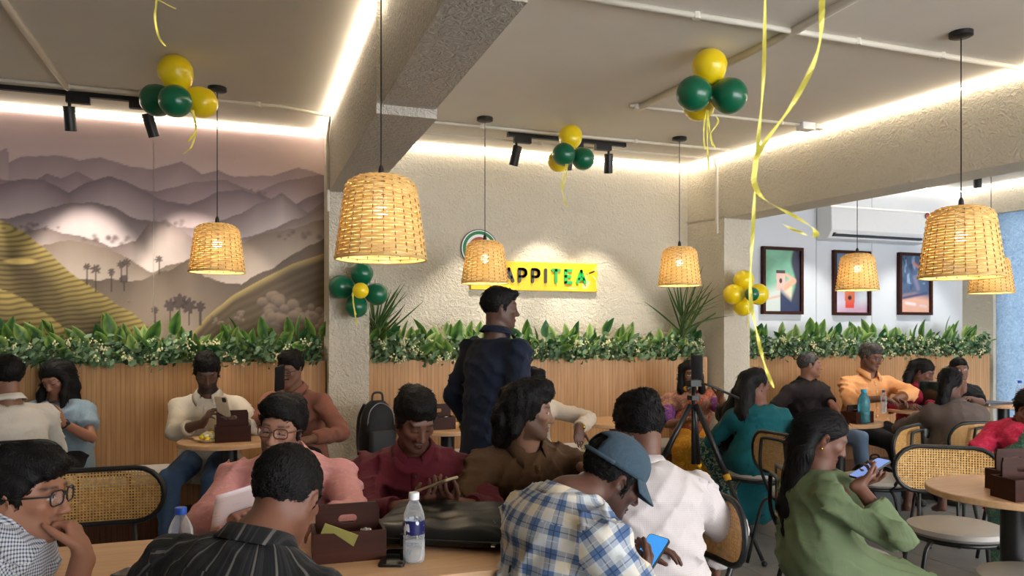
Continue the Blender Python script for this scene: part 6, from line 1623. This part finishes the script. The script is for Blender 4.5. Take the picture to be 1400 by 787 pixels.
# --- pink shirt with spectacles
pk = person('man in a pink patterned shirt and spectacles reading a paper', P(385, 585, 2.80), 175, dict(near=True, skin=(172, 120, 94), neck_add=16, head=(8, 6, -8), beard=.45, moustache=.45, glasses=brown_f, rimw=1.25, shoulder=.195,
    top=dict(mat=fabric('cloth_pink', srgb(232, 164, 160), 'motif', srgb(240, 186, 180), None, .018), collar=True, placket=True, sleeve=1.9, gap=26, cuff=.05, button=brown_f), legs=trouser_b, shoes=shoe_b,
    armR=dict(to=P(318, 705, 2.46), hint=(.9, -.2, -.6)), armL=dict(to=P(438, 712, 2.42), hint=(-.9, -.1, -.6), dir=(.5, .8, 0), palm=(0, 0, -1)),
    hair=dict(t=.018, lumps=quiff(.016) + [((.02, .07, .095), (.05, .03, .03))], front=.070, rough=.006, freq=120), watch=(-1, brown_f)))
# the paper he reads
pp0 = P(338, 688, 2.40); pa = thing('paper_sheet', pp0, 'white printed sheet held by the man in the pink shirt', 'paper', rotz_for(175) + R(12)); pa.rotation_euler = (R(30), R(14), rotz_for(180) + R(35))
t = NT('printed_paper'); xx, yy, zz = t.sep(t.coord('Object')); ln = t.math('MULTIPLY', t.math('LESS_THAN', t.math('FRACT', t.math('MULTIPLY', yy, 38)), .16), t.math('GREATER_THAN', t.noise(t.coord('Object', (14, 38, 1)), 1, 2), .55)); t.base(t.mix(t.math('MULTIPLY', ln, .25), srgb(232, 220, 222), srgb(120, 110, 120))); t.done(.7)
V = []; Q = []
for i in range(9):
    for j in range(7): a, b = i / 8 - .5, j / 6 - .5; V.append((a * .21, b * .297, .02 * a * a * 4 * .3 + .012 * math.sin(b * 3)))
Q = [(i * 7 + j, (i + 1) * 7 + j, (i + 1) * 7 + j + 1, i * 7 + j + 1) for i in range(8) for j in range(6)]
o_ = link('sheet', mesh_np('sheet', V, Q, True), MATS['printed_paper'], pa); md = o_.modifiers.new('thickness', 'SOLIDIFY'); md.thickness = .0006
# --- dark striped shirt, seen from behind
ps = person('man seen from behind in a black shirt with grey stripes', P(392, 676, 1.80), 14, dict(near=True, side=7, lean=14, neck_add=26, fat=1.0, skin=(128, 80, 58), head=(0, 26, 4), shoulder=.185, hsc=1.0,
    top=dict(mat=fabric('cloth_striped', srgb(24, 24, 26), 'stripe', srgb(48, 48, 50), srgb(116, 112, 108), .010), collar=True, collar_h=.8, sleeve=.95, ease=.02, fold=.004), legs=trouser_b, shoes=shoe_b,
    armR=dict(to=(.22, .26, .60), hint=(.9, -.4, -.3)), armL=dict(to=(-.22, .26, .60), hint=(-.9, -.4, -.3)), hair=dict(locks=3000, lock=.012, mess=.2, lift=.002, t=.006, nape=-.085, rough=.0025, freq=300)))
# --- plaid shirt and denim cap
pc = person('man in a blue plaid shirt and denim cap looking at his phone', P(838, 652, 2.22), 62, dict(near=True, fat=1.06, lean=10, neck_add=62, skin=(104, 66, 50), head=(10, 32, 4), beard=.5, shoulder=.19,
    top=dict(mat=fabric('cloth_plaid', srgb(218, 222, 224), 'plaid', srgb(66, 104, 156), srgb(238, 222, 190), .058), collar=True, collar_h=.6, sleeve=1.5, ease=.024, gap=30, fold=.0065), legs=jeans_d, shoes=shoe_b,
    armR=dict(to=P(876, 795, 2.14), hint=(1, -.3, -.4), dir=P(884, 766, 2.2), palm=(-.6, .3, .6), curl=50), armL=dict(to=(-.12, .40, .72), hint=(-.9, -.2, -.4)), hair=dict(t=.006, nape=-.075, rough=.002, freq=300)))
q = P(886, 762, 2.24); phone(q, (R(38), R(4), rotz_for(20) + R(-25)), 'phone with a blue screen held by the man in the denim cap', scr_blue, .074, .155)
# cap
def denim_cap(pp):
    T, root, Mh, hsc = pp['T'], pp['root'], pp['Mh'], pp['hsc']; mt = fabric('denim_cap', srgb(46, 64, 80), 'denim', srgb(84, 106, 122)); M4 = Matrix([list(Mh[i]) + [0] for i in range(3)] + [[0, 0, 0, 1]])
    V = []; Q = []; na, nb_ = 40, 12
    for i in range(nb_ + 1):
        e = R(-8 + 98 * i / nb_)
        for j in range(na):
            a = 2 * PI * j / na; r_ = math.cos(e); x_, y_, z_ = .090 * r_ * math.cos(a), -.014 + .110 * r_ * math.sin(a), .045 + .090 * math.sin(e) ** .9 if e > 0 else .045 + .090 * math.sin(e)
            if i < 5 and math.sin(a) < -.93: z_ += 0
            V.append(T((x_, y_, z_)))
    for i in range(nb_):
        for j in range(na):
            a = 2 * PI * (j + .5) / na
            if math.sin(a) < -.86 and 1 <= i < 5: continue        # the opening above the strap
            Q.append((i * na + j, i * na + (j + 1) % na, (i + 1) * na + (j + 1) % na, (i + 1) * na + j))
    me = mesh_np('cap', np.array(V), Q, True, None, np.array([((V[k][0]), V[k][2]) for q in Q for k in q])); cap_ = link('cap', me, mt, root); s_ = cap_.modifiers.new('thickness', 'SOLIDIFY'); s_.thickness = .003; s_.offset = 1
    V = []; Q = []
    for i in range(9):
        for j in range(21):
            t_ = i / 8; a = R(22 + 136 * j / 20); L = (.070 * math.sin(a) ** .9) * t_; V.append(T((.088 * math.cos(a) * (1 + .08 * t_), -.014 + .108 * math.sin(a) + L, .036 - .05 * t_ * math.sin(a) - .02 * t_ * math.cos(a) ** 2)))
    Q = [(i * 21 + j, i * 21 + j + 1, (i + 1) * 21 + j + 1, (i + 1) * 21 + j) for i in range(8) for j in range(20)]
    br = link('brim', mesh_np('brim', np.array(V), Q, True, None, np.array([(V[k][0], V[k][2]) for q in Q for k in q])), mt, cap_); s_ = br.modifiers.new('thickness', 'SOLIDIFY'); s_.thickness = .004
    m = MB(); m.tube([T((.0915 * math.cos(R(a)), -.014 + .112 * math.sin(R(a)), .038)) for a in range(205, 336, 10)], .007, 6); m.build('strap', mt, cap_, True)
    m = MB(); c_ = T((-.025, -.125, .038)); m.rbox(-.011, .011, -.004, .004, -.012, .012, .002, Matrix.Translation(Vector(c_)) @ M4); m.build('buckle', plain('brass', srgb(190, 180, 150), .3, .8), cap_)
    m = MB(); m.ball(T((0, -.014, .136)), .007, 8, 5); m.build('top_button', mt, cap_, True)
denim_cap(pc)
# --- white checked shirt, back turned
pw_ = person('man seen from behind in a white finely checked shirt', P(873, 584, 2.66), -20, dict(near=True, fat=1.06, skin=(120, 78, 58), head=(-8, 22, 0), shoulder=.20, side=4,
    top=dict(mat=fabric('cloth_white_check', srgb(222, 214, 212), 'lines', srgb(176, 150, 160), None, .0065), collar=True, sleeve=1.8, ease=.026, cuff=.04, fold=.006), legs=trouser_b, shoes=shoe_b,
    armR=dict(to=P(978, 770, 3.0), hint=(1, -.3, .05), dir=(0, .2, -1)), armL=dict(to=(-.16, .40, .76), hint=(-.9, -.2, -.4)), hair=dict(t=.014, nape=-.085, rough=.005, freq=150, lumps=[((0, -.03, .1), (.07, .08, .03))])))
chair(P(896, 755, 2.74), -112, 'cane back chair carrying the man in the white checked shirt')
chair((pb['root'].location.x - .02, pb['root'].location.y + .02), 165, 'cane back chair carrying the man with long curly hair')
chair((pm['root'].location.x, pm['root'].location.y + .03), 175, 'cane back chair carrying the man in maroon')
chair((pk['root'].location.x, pk['root'].location.y + .03), 175, 'cane back chair carrying the man in the pink shirt')
chair((ps['root'].location.x, ps['root'].location.y - .02), 14, 'cane back chair carrying the man in the striped shirt')
chair((pc['root'].location.x + .19, pc['root'].location.y - .04), 122, 'cane back chair carrying the man in the denim cap')
# --- checked shirt, profile, chin on hand
px_ = person('man in a small checked shirt and spectacles leaning his chin on his hand', P(33, 678, 1.92), 72, dict(near=True, skin=(168, 112, 82), head=(14, 2, 0), moustache=.25, glasses=black_f, rimw=1.2, eyes='open', fat=1.05, shoulder=.185, hsc=1.03,
    top=dict(mat=fabric('cloth_gingham', srgb(222, 226, 232), 'check', srgb(58, 70, 104), None, .0075), collar=True, collar_h=.8, sleeve=1.45, gap=24, cuff=.03), legs=trouser_b, shoes=shoe_b,
    armR=dict(to=P(114, 756, 1.92), hint=(.3, .3, -1), dir=P(103, 728, 1.93), palm=(-.2, -.95, .1), curl=95), armL=dict(to=(-.16, .26, .60), hint=(-.9, -.2, -.5)),
    hair=dict(t=.015, lumps=quiff(.012) + [((0, .075, .085), (.055, .03, .022))], front=.060, rough=.005, freq=130)))
chair((px_['root'].location.x, px_['root'].location.y), 72, 'cane back chair carrying the man leaning his chin on his hand')
# ------------------------------------------------------------------ left bay
def long_hair(back=.32, r=.05, front=False, side=0):
    st = [[((.035, -.085, .03), .055), ((.03, -.105, -.08), r), ((.03, -.12, -back * .6), r * .95), ((.03, -.11, -back), r * .45)], [((-.035, -.085, .03), .055), ((-.03, -.105, -.08), r), ((-.03, -.12, -back * .6), r * .95), ((-.03, -.11, -back), r * .45)]]
    if front:
        for s in (-1, 1): st.append([((s * .060, .02, .06), .026), ((s * .086, .015, -.02), .026), ((s * .095, .03, -.14), .028), ((s * .092, .05, -back * .85), .012)])
    return st
w1 = person('man in a white shirt at the left edge facing away to the left', P(6, 514, 4.35), -62, dict(skin=(150, 104, 80), head=(-18, 8, 0), shoulder=.19, lean=8,
    top=dict(mat=fabric('cloth_white', srgb(230, 224, 214)), collar=True, sleeve=1.8, ease=.02), legs=trouser_b, shoes=shoe_b, hair=dict(t=.013, nape=-.08, rough=.004)), .46)
chair((w1['root'].location.x, w1['root'].location.y), -30, 'cane back chair carrying the man in white at the left edge')
w2 = person('woman with long black hair in a denim shirt holding a phone', P(77, 517, 5.02), 176, dict(skin=(166, 112, 84), head=(14, 30, 6), lean=10, sc=.95, bust=True, shoulder=.165,
    top=dict(mat=fabric('denim_shirt', srgb(120, 146, 168), 'denim', srgb(166, 188, 204)), sleeve=.62, collar=False, ease=.018, neckline=.07), legs=trouser_b, shoes=shoe_b,
    armR=dict(to=P(58, 580, 4.72), hint=(.7, -.2, -.9), dir=P(52, 556, 4.66), palm=(-.4, .3, .8), curl=45), armL=dict(to=P(84, 577, 4.74), hint=(-.7, -.2, -.9), dir=P(66, 556, 4.66), palm=(.5, .3, .6), curl=45),
    hair=dict(t=.014, nape=-.12, strands=long_hair(.30, .055, True), freq=60, rough=.004, burn=False), watch=(-1, MATS['black_plastic'])), .495)
local_field_part(w2, 'inner_top', fabric('cloth_black_top', srgb(20, 20, 22)), [(w2['ch'] + w2['fwd'] * .085, w2['wa'] + w2['fwd'] * .10, .055, .055), (w2['wa'] + w2['fwd'] * .10, w2['p0'] + w2['fwd'] * .12, .055, .06)])
q = P(58, 553, 4.63); phone(q, (R(12), R(4), rotz_for(176) + R(80)), 'dark phone held flat by the woman in the denim shirt')
w3 = person('man in a cream shirt and jeans on the bench looking down', P(283, 508, 5.02), 168, dict(skin=(106, 72, 56), head=(-12, 30, 2), beard=.85, moustache=.8, lean=8, shoulder=.185,
    top=dict(mat=fabric('cloth_cream', srgb(226, 216, 198)), collar=True, collar_h=.7, placket=True, sleeve=1.5, vneck=.3, gap=30, cuff=.03), legs=jeans, shoes=shoe_b,
    armR=dict(to=P(278, 578, 4.70), hint=(.9, -.2, -.6), dir=P(288, 560, 4.66), palm=(-.5, .3, .5), curl=55), armL=dict(to=P(318, 577, 4.72), hint=(-.9, -.2, -.6), dir=P(306, 562, 4.66), palm=(.5, .3, .5), curl=50),
    footR=(.17, .42, .085), footL=(-.03, .40, .085), hair=dict(t=.016, lumps=quiff(.022), front=.062, rough=.009, freq=200)), .495)
q = P(304, 556, 4.62); phone(q, (R(60), 0, rotz_for(168) + R(-12)), 'pale phone held by the man in the cream shirt', None, .075, .15, plain('case_beige', srgb(196, 176, 150), .4))
w4 = person('man with spectacles and moustache in a dusty pink shirt on the bench', P(397, 504, 5.10), 192, dict(skin=(140, 96, 72), head=(4, 16, -4), moustache=1, glasses=black_f, lean=14, shoulder=.19,
    top=dict(mat=fabric('cloth_dusty', srgb(156, 102, 86)), collar=True, placket=True, sleeve=1.9, gap=24), legs=trouser_b, shoes=shoe_b,
    armR=dict(to=P(372, 572, 4.76), hint=(.9, -.1, -.6), dir=P(382, 545, 4.74), palm=(-.6, .2, .4), curl=60), armL=dict(to=P(425, 600, 4.80), hint=(-.9, -.2, -.6)),
    hair=dict(t=.011, front=.066, lumps=quiff(.004), rough=.004)), .495)
q = P(383, 517, 4.80); phone(q, (R(78), R(10), rotz_for(180) + R(60)), 'black phone held upright before the man with the moustache', None, .078, .165)
# ------------------------------------------------------------------ middle
st_ = person('standing man in a navy shirt and jeans looking right', P(684, 421, 4.20), 48, dict(stand=True, hip=.88, skin=(98, 68, 56), head=(30, 4, 0), lean=4, shoulder=.185, fat=1.0, moustache=.5,
    top=dict(mat=fabric('cloth_navy', srgb(22, 32, 54), rough=.75), collar=True, sleeve=1.85, ease=.018, hem=.14), legs=jeans_d, shoes=shoe_b,
    armR=dict(to=(.20, .10, .84), hint=(.6, -.8, -.1), dir=(0, .3, -1), curl=25, palm=(-1, 0, 0)), armL=dict(to=(-.20, .06, .84), hint=(-.6, -.8, -.1), dir=(0, .2, -1), curl=25, palm=(1, 0, 0)),
    footR=(.11, -.02, .085), footL=(-.11, .03, .085), hair=dict(t=.010, nape=-.075, rough=.004, lumps=[((0, .06, .095), (.05, .05, .02))])), 0)
c5 = person('man in a pale cream shirt on the bench with his arm on a table', P(727, 527, 5.30), 150, dict(skin=(110, 74, 56), head=(-30, 8, 0), lean=6, beard=.4, shoulder=.195, glasses=black_f,
    top=dict(mat=fabric('cloth_ivory', srgb(222, 206, 186)), collar=True, sleeve=1.9, cuff=.04, placket=True), legs=trouser_b, shoes=shoe_b,
    armL=dict(to=P(791, 585, 5.10), hint=(-.9, -.1, .0), dir=P(791, 612, 5.05), palm=(.2, .8, -.3), curl=20), armR=dict(to=(.2, .3, .72), hint=(.9, -.2, -.5)),
    hair=dict(t=.016, lumps=quiff(.014), rough=.006), watch=(-1, plain('gold', srgb(214, 168, 70), .25, 1.0))), .495)
# ------------------------------------------------------------------ right of the middle: sari and teal
sari_y = fabric('sari_yellow', srgb(214, 146, 26), 'brocade', srgb(226, 176, 70), None, .03); sari_r = fabric('sari_rust', srgb(156, 78, 62), 'brocade', srgb(196, 128, 90)); purple = fabric('blouse_purple', srgb(112, 60, 140), 'brocade', srgb(150, 90, 150)); blouse = fabric('blouse_mauve', srgb(158, 112, 98), 'brocade', srgb(190, 140, 110))
sa = person('woman in a yellow and rust sari with a mauve blouse on the bench', P(944, 511, 6.28), 178, dict(skin=(140, 92, 68), head=(2, 6, 0), eyes='open', bindi=True, lean=8, sc=.95, bust=True, shoulder=.172, earring=True, bangle=True,
    top=dict(mat=blouse, name='blouse', sleeve=.62, hem=.0, ease=.012, neckline=.075), armR=dict(to=P(948, 573, 6.0), hint=(.9, -.2, -.6), dir=(-.7, .6, .1)), armL=dict(to=P(985, 545, 5.9), hint=(-.9, -.1, -.8), dir=P(985, 525, 5.85), curl=45, palm=(.7, .4, 0)),
    hair=dict(t=.010, nape=-.12, strands=long_hair(.24, .04, True), freq=60, rough=.003, burn=False)), .495)
L_ = sa['legs']
local_field_part(sa, 'sari_skirt', sari_y, [(sa['p0'], L_[1][1], .13, .10), (sa['p0'], L_[-1][1], .13, .10), (L_[1][1], L_[1][2], .10, .12), (L_[-1][1], L_[-1][2], .10, .12), ((L_[1][1] + L_[-1][1]) / 2, (L_[1][2] + L_[-1][2]) / 2, .10, .11)], .015, .009, 3)
local_field_part(sa, 'sari_drape', sari_r, [(sa['SH'][-1] + sa['up'] * .05 + sa['fwd'] * .02, sa['ch'] + sa['fwd'] * .14, .05, .055), (sa['ch'] + sa['fwd'] * .14, sa['wa'] + sa['xs'] * .09 + sa['fwd'] * .12, .06, .07), (sa['wa'] + sa['xs'] * .05 + sa['fwd'] * .12, sa['p0'] + sa['fwd'] * .22, .08, .09), (sa['SH'][-1] + sa['up'] * .045, sa['SH'][-1] - sa['fwd'] * .12 - sa['up'] * .2, .05, .06)], .015, .007, 5)
for s in (-1, 1):
    S0, E0 = sa['arms'][s][0], sa['arms'][s][1]; local_field_part(sa, 'sleeve_border', purple, [(S0 + (E0 - S0) * .45, S0 + (E0 - S0) * .85, .062, .058)], .012, .004, 6)
teal = fabric('cloth_teal', srgb(14, 92, 100)); teal_e = fabric('cloth_teal_border', srgb(20, 70, 78), 'brocade', srgb(150, 168, 140))
tl = person('woman in a teal dress with very long loose black hair', P(1034, 525, 5.25), 4, dict(skin=(132, 86, 66), head=(66, 8, 0), lean=10, sc=.95, bust=True, shoulder=.165, earring=True,
    top=dict(mat=teal, name='dress', sleeve=1.1, skirt=1.85, flare=.02, ease=.014, neckline=.07, fold=.009), armR=dict(to=(.14, .34, .70)), armL=dict(to=(-.12, .34, .70)), footR=(.10, .36, .085), footL=(-.14, .30, .085),
    hair=dict(t=.012, nape=-.12, freq=70, rough=.006, burn=False, strands=[[((0, -.085, .03), .06), ((.02, -.12, -.08), .065), ((.05, -.15, -.22), .065), ((.04, -.15, -.36), .055), ((.05, -.13, -.44), .02)], [((-.04, -.075, .03), .05), ((-.075, -.10, -.08), .05), ((-.12, -.14, -.24), .06), ((-.16, -.16, -.38), .055), ((-.17, -.16, -.50), .02)]])), .475)
w_ = tl['loc'](P(978, 560, 5.35)); w2_ = tl['loc'](P(985, 600, 5.25))
o_ = local_field_part(tl, 'lifted_hair', MATS['hair_black'], [(tl['T']((-.03, -.09, .03)), tl['loc'](P(1005, 540, 5.45)), .035, .028), (tl['loc'](P(1005, 540, 5.45)), tl['loc'](P(986, 568, 5.45)), .028, .032), (tl['loc'](P(986, 560, 5.45)), tl['loc'](P(1003, 612, 5.3)), .036, .05), (tl['loc'](P(1003, 612, 5.3)), tl['loc'](P(1012, 650, 5.25)), .05, .02)], .012, .010, 8, 120)
m = MB(); m.ball(tl['T']((-.055, -.09, .045)), .018, 8, 5); m.build('hair_clip', MATS['silver'], tl['root'], True)
local_field_part(tl, 'dupatta', teal_e, [(tl['loc'](P(985, 600, 5.45)), tl['loc'](P(992, 660, 5.4)), .06, .07), (tl['loc'](P(992, 660, 5.4)), tl['loc'](P(997, 700, 5.35)), .07, .06), (tl['loc'](P(960, 610, 5.55)), tl['loc'](P(985, 640, 5.45)), .06, .08)], .014, .009, 9)
# ------------------------------------------------------------------ right bay
bp = person('heavy man in a black polo shirt on the bench looking right', P(1107, 499, 6.75), 152, dict(skin=(156, 106, 80), head=(-52, 0, 0), lean=4, fat=1.14, belly=.05, shoulder=.20,
    top=dict(mat=fabric('cloth_polo', srgb(38, 30, 32)), collar=True, collar_mat=fabric('cloth_polo', (0, 0, 0)), sleeve=.8, gap=26), legs=jeans_l, shoes=shoe_b,
    armR=dict(to=P(1085, 580, 6.4), hint=(.9, -.2, -.6)), armL=dict(to=P(1150, 568, 6.35), hint=(-.9, -.2, -.6)), footR=(.16, .44, .085), footL=(-.20, .46, .085),
    hair=dict(t=.005, front=.076, rough=.002, freq=300, mat='hair_grey')), .495)
og = person('man in an orange striped shirt and spectacles with a hand on a laptop', P(1190, 488, 6.72), 168, dict(skin=(140, 94, 72), head=(-20, 14, 0), lean=6, fat=1.08, belly=.04, shoulder=.205, glasses=black_f, beard=.35, moustache=.5,
    top=dict(mat=fabric('cloth_orange', srgb(246, 176, 116), 'lines', srgb(250, 200, 150), None, .02), collar=True, sleeve=1.55, placket=True, cuff=.03, gap=28), legs=trouser_b, shoes=shoe_b,
    armR=dict(to=P(1205, 545, 6.35), hint=(.9, -.1, -.4), dir=(-.8, .5, -.1)), armL=dict(to=P(1225, 546, 6.40), hint=(-1, .1, .1), dir=(-.2, .8, -.1)), footR=(-.05, .48, .085), footL=(-.32, .52, .085),
    hair=dict(t=.010, front=.066, lumps=quiff(.006), mat='hair_grey', rough=.004)), .495)
mr = person('woman in a dark red shirt with hair tied back looking down', P(1262, 508, 6.85), 160, dict(skin=(120, 78, 62), head=(-24, 26, 0), lean=10, sc=.92, bust=True, shoulder=.16,
    top=dict(mat=fabric('cloth_wine', srgb(150, 30, 56)), collar=True, sleeve=1.6, placket=True), legs=trouser_b, shoes=shoe_b, armR=dict(to=P(1240, 555, 6.5)), armL=dict(to=P(1272, 556, 6.5)),
    hair=dict(t=.010, nape=-.10, freq=60, rough=.003, strands=[[((.03, -.09, .03), .05), ((.06, -.12, -.06), .04), ((.09, -.13, -.16), .03), ((.10, -.13, -.24), .012)]])), .495)
bk = person('woman in a black top with her hand at her chin by the window side', P(1312, 505, 7.15), 190, dict(skin=(132, 92, 74), head=(6, 2, 6), eyes='open', lean=8, sc=.92, bust=True, shoulder=.16,
    top=dict(mat=fabric('cloth_black_top', (0, 0, 0)), sleeve=.8, ease=.016, neckline=.065), legs=trouser_b, shoes=shoe_b, armL=dict(to=P(1328, 545, 6.8)), armR=dict(to=P(1318, 532, 6.9), hint=(.6, .2, -1), dir=P(1316, 522, 6.92), palm=(-.2, -.8, .3), curl=60),
    hair=dict(t=.009, nape=-.10, freq=70, rough=.003)), .495)
bw = person('woman with a thick black braid and spectacles in a grey brown kurta seen from behind', P(1299, 524, 5.45), 2, dict(skin=(112, 74, 60), head=(42, 10, 0), lean=12, sc=.95, shoulder=.17, glasses=black_f, bust=True,
    top=dict(mat=fabric('cloth_taupe', srgb(112, 98, 92)), name='kurta', sleeve=1.5, skirt=1.4, ease=.018, flare=.02, neckline=.066, collar=True, collar_h=.6), armR=dict(to=(.08, .42, .80), hint=(.8, -.2, -.5)), armL=dict(to=(-.12, .40, .78), hint=(-.8, -.2, -.5)),
    hair=dict(t=.010, nape=-.10, freq=70, rough=.004, burn=False, strands=[[((0, -.09, .02), .05), ((-.01, -.125, -.06), .042), ((-.02, -.135, -.13), .040), ((-.025, -.125, -.20), .045), ((-.03, -.12, -.30), .048), ((-.03, -.12, -.42), .036), ((-.02, -.12, -.50), .012)]])), .475)
pn = fabric('sari_pink', srgb(196, 36, 74), 'brocade', srgb(214, 60, 90)); gn_ = fabric('sari_teal_drape', srgb(72, 116, 104), 'brocade', srgb(110, 146, 126))
pr = person('woman in a pink blouse and green sari cut off at the right edge', P(1408, 560, 4.35), 205, dict(skin=(120, 76, 60), head=(0, 14, 0), lean=8, sc=.95, bust=True, shoulder=.172, earring=True,
    top=dict(mat=pn, name='blouse', sleeve=.7, hem=.06, neckline=.08, skirt=1.9, flare=.02), armR=dict(to=(.16, .34, .72)), armL=dict(to=(-.12, .36, .74)), hair=dict(t=.010, nape=-.10, freq=60, rough=.003, strands=[[((0, -.09, .0), .05), ((0, -.12, -.10), .045), ((0, -.12, -.25), .03)]])), .475)
local_field_part(pr, 'sari_drape', gn_, [(pr['SH'][-1] + pr['up'] * .05, pr['ch'] + pr['fwd'] * .13, .05, .07), (pr['ch'] + pr['fwd'] * .13, pr['wa'] + pr['xs'] * .08 + pr['fwd'] * .12, .07, .09), (pr['wa'] + pr['fwd'] * .12, pr['p0'] + pr['fwd'] * .25, .10, .13), (pr['p0'] + pr['fwd'] * .2, pr['legs'][1][1], .13, .12), (pr['p0'] + pr['fwd'] * .2, pr['legs'][-1][1], .13, .12), (pr['legs'][1][1], pr['legs'][1][2], .12, .12), (pr['legs'][-1][1], pr['legs'][-1][2], .12, .12)], .015, .008, 4)
chair((pr['root'].location.x, pr['root'].location.y), 205, 'cane back chair carrying the woman in the pink blouse')
# --- green dress
green = fabric('cloth_green', srgb(112, 128, 92), rough=.7)
ge = person('woman in a long green dress looking at her phone', P(1126, 598, 3.05), 92, dict(near=True, skin=(128, 82, 62), head=(8, 26, 0), lean=2, sc=.90, fat=1.04, bust=True, shoulder=.165, earring=True, lip=srgb(96, 40, 38),
    top=dict(mat=green, name='dress', sleeve=1.62, skirt=1.95, flare=.07, ease=.016, neckline=.064, fold=.007, pleat=.014, cuff=.02), armR=dict(to=P(1172, 662, 2.90), hint=(.25, -.5, -.9), dir=P(1188, 652, 2.92), palm=(-.4, .2, .7), curl=55), armL=dict(to=P(1178, 657, 3.12), hint=(-.4, -.3, -.9), dir=P(1192, 648, 3.04), palm=(.5, .2, .6), curl=55),
    footR=(.12, .70, .085), footL=(-.10, .74, .085),
    hair=dict(t=.008, nape=-.11, freq=50, rough=.003, burn=False, front=.084, strands=[[((.0, -.085, .03), .05), ((.0, -.11, -.05), .045), ((.02, -.13, -.18), .045), ((.02, -.16, -.32), .04), ((.02, -.15, -.45), .03), ((.02, -.14, -.52), .01)], [((.05, -.06, .02), .03), ((.06, -.10, -.08), .035), ((.06, -.13, -.22), .03), ((.05, -.15, -.40), .012)]])), .44)
q = P(1190, 642, 2.96); phone(q, (R(24), R(0), rotz_for(84) + R(10)), 'phone with a pale blue screen held by the woman in green', scr_pale)

chair(P(1146, 748, 3.25), 98, 'cane back chair carrying the woman in green')
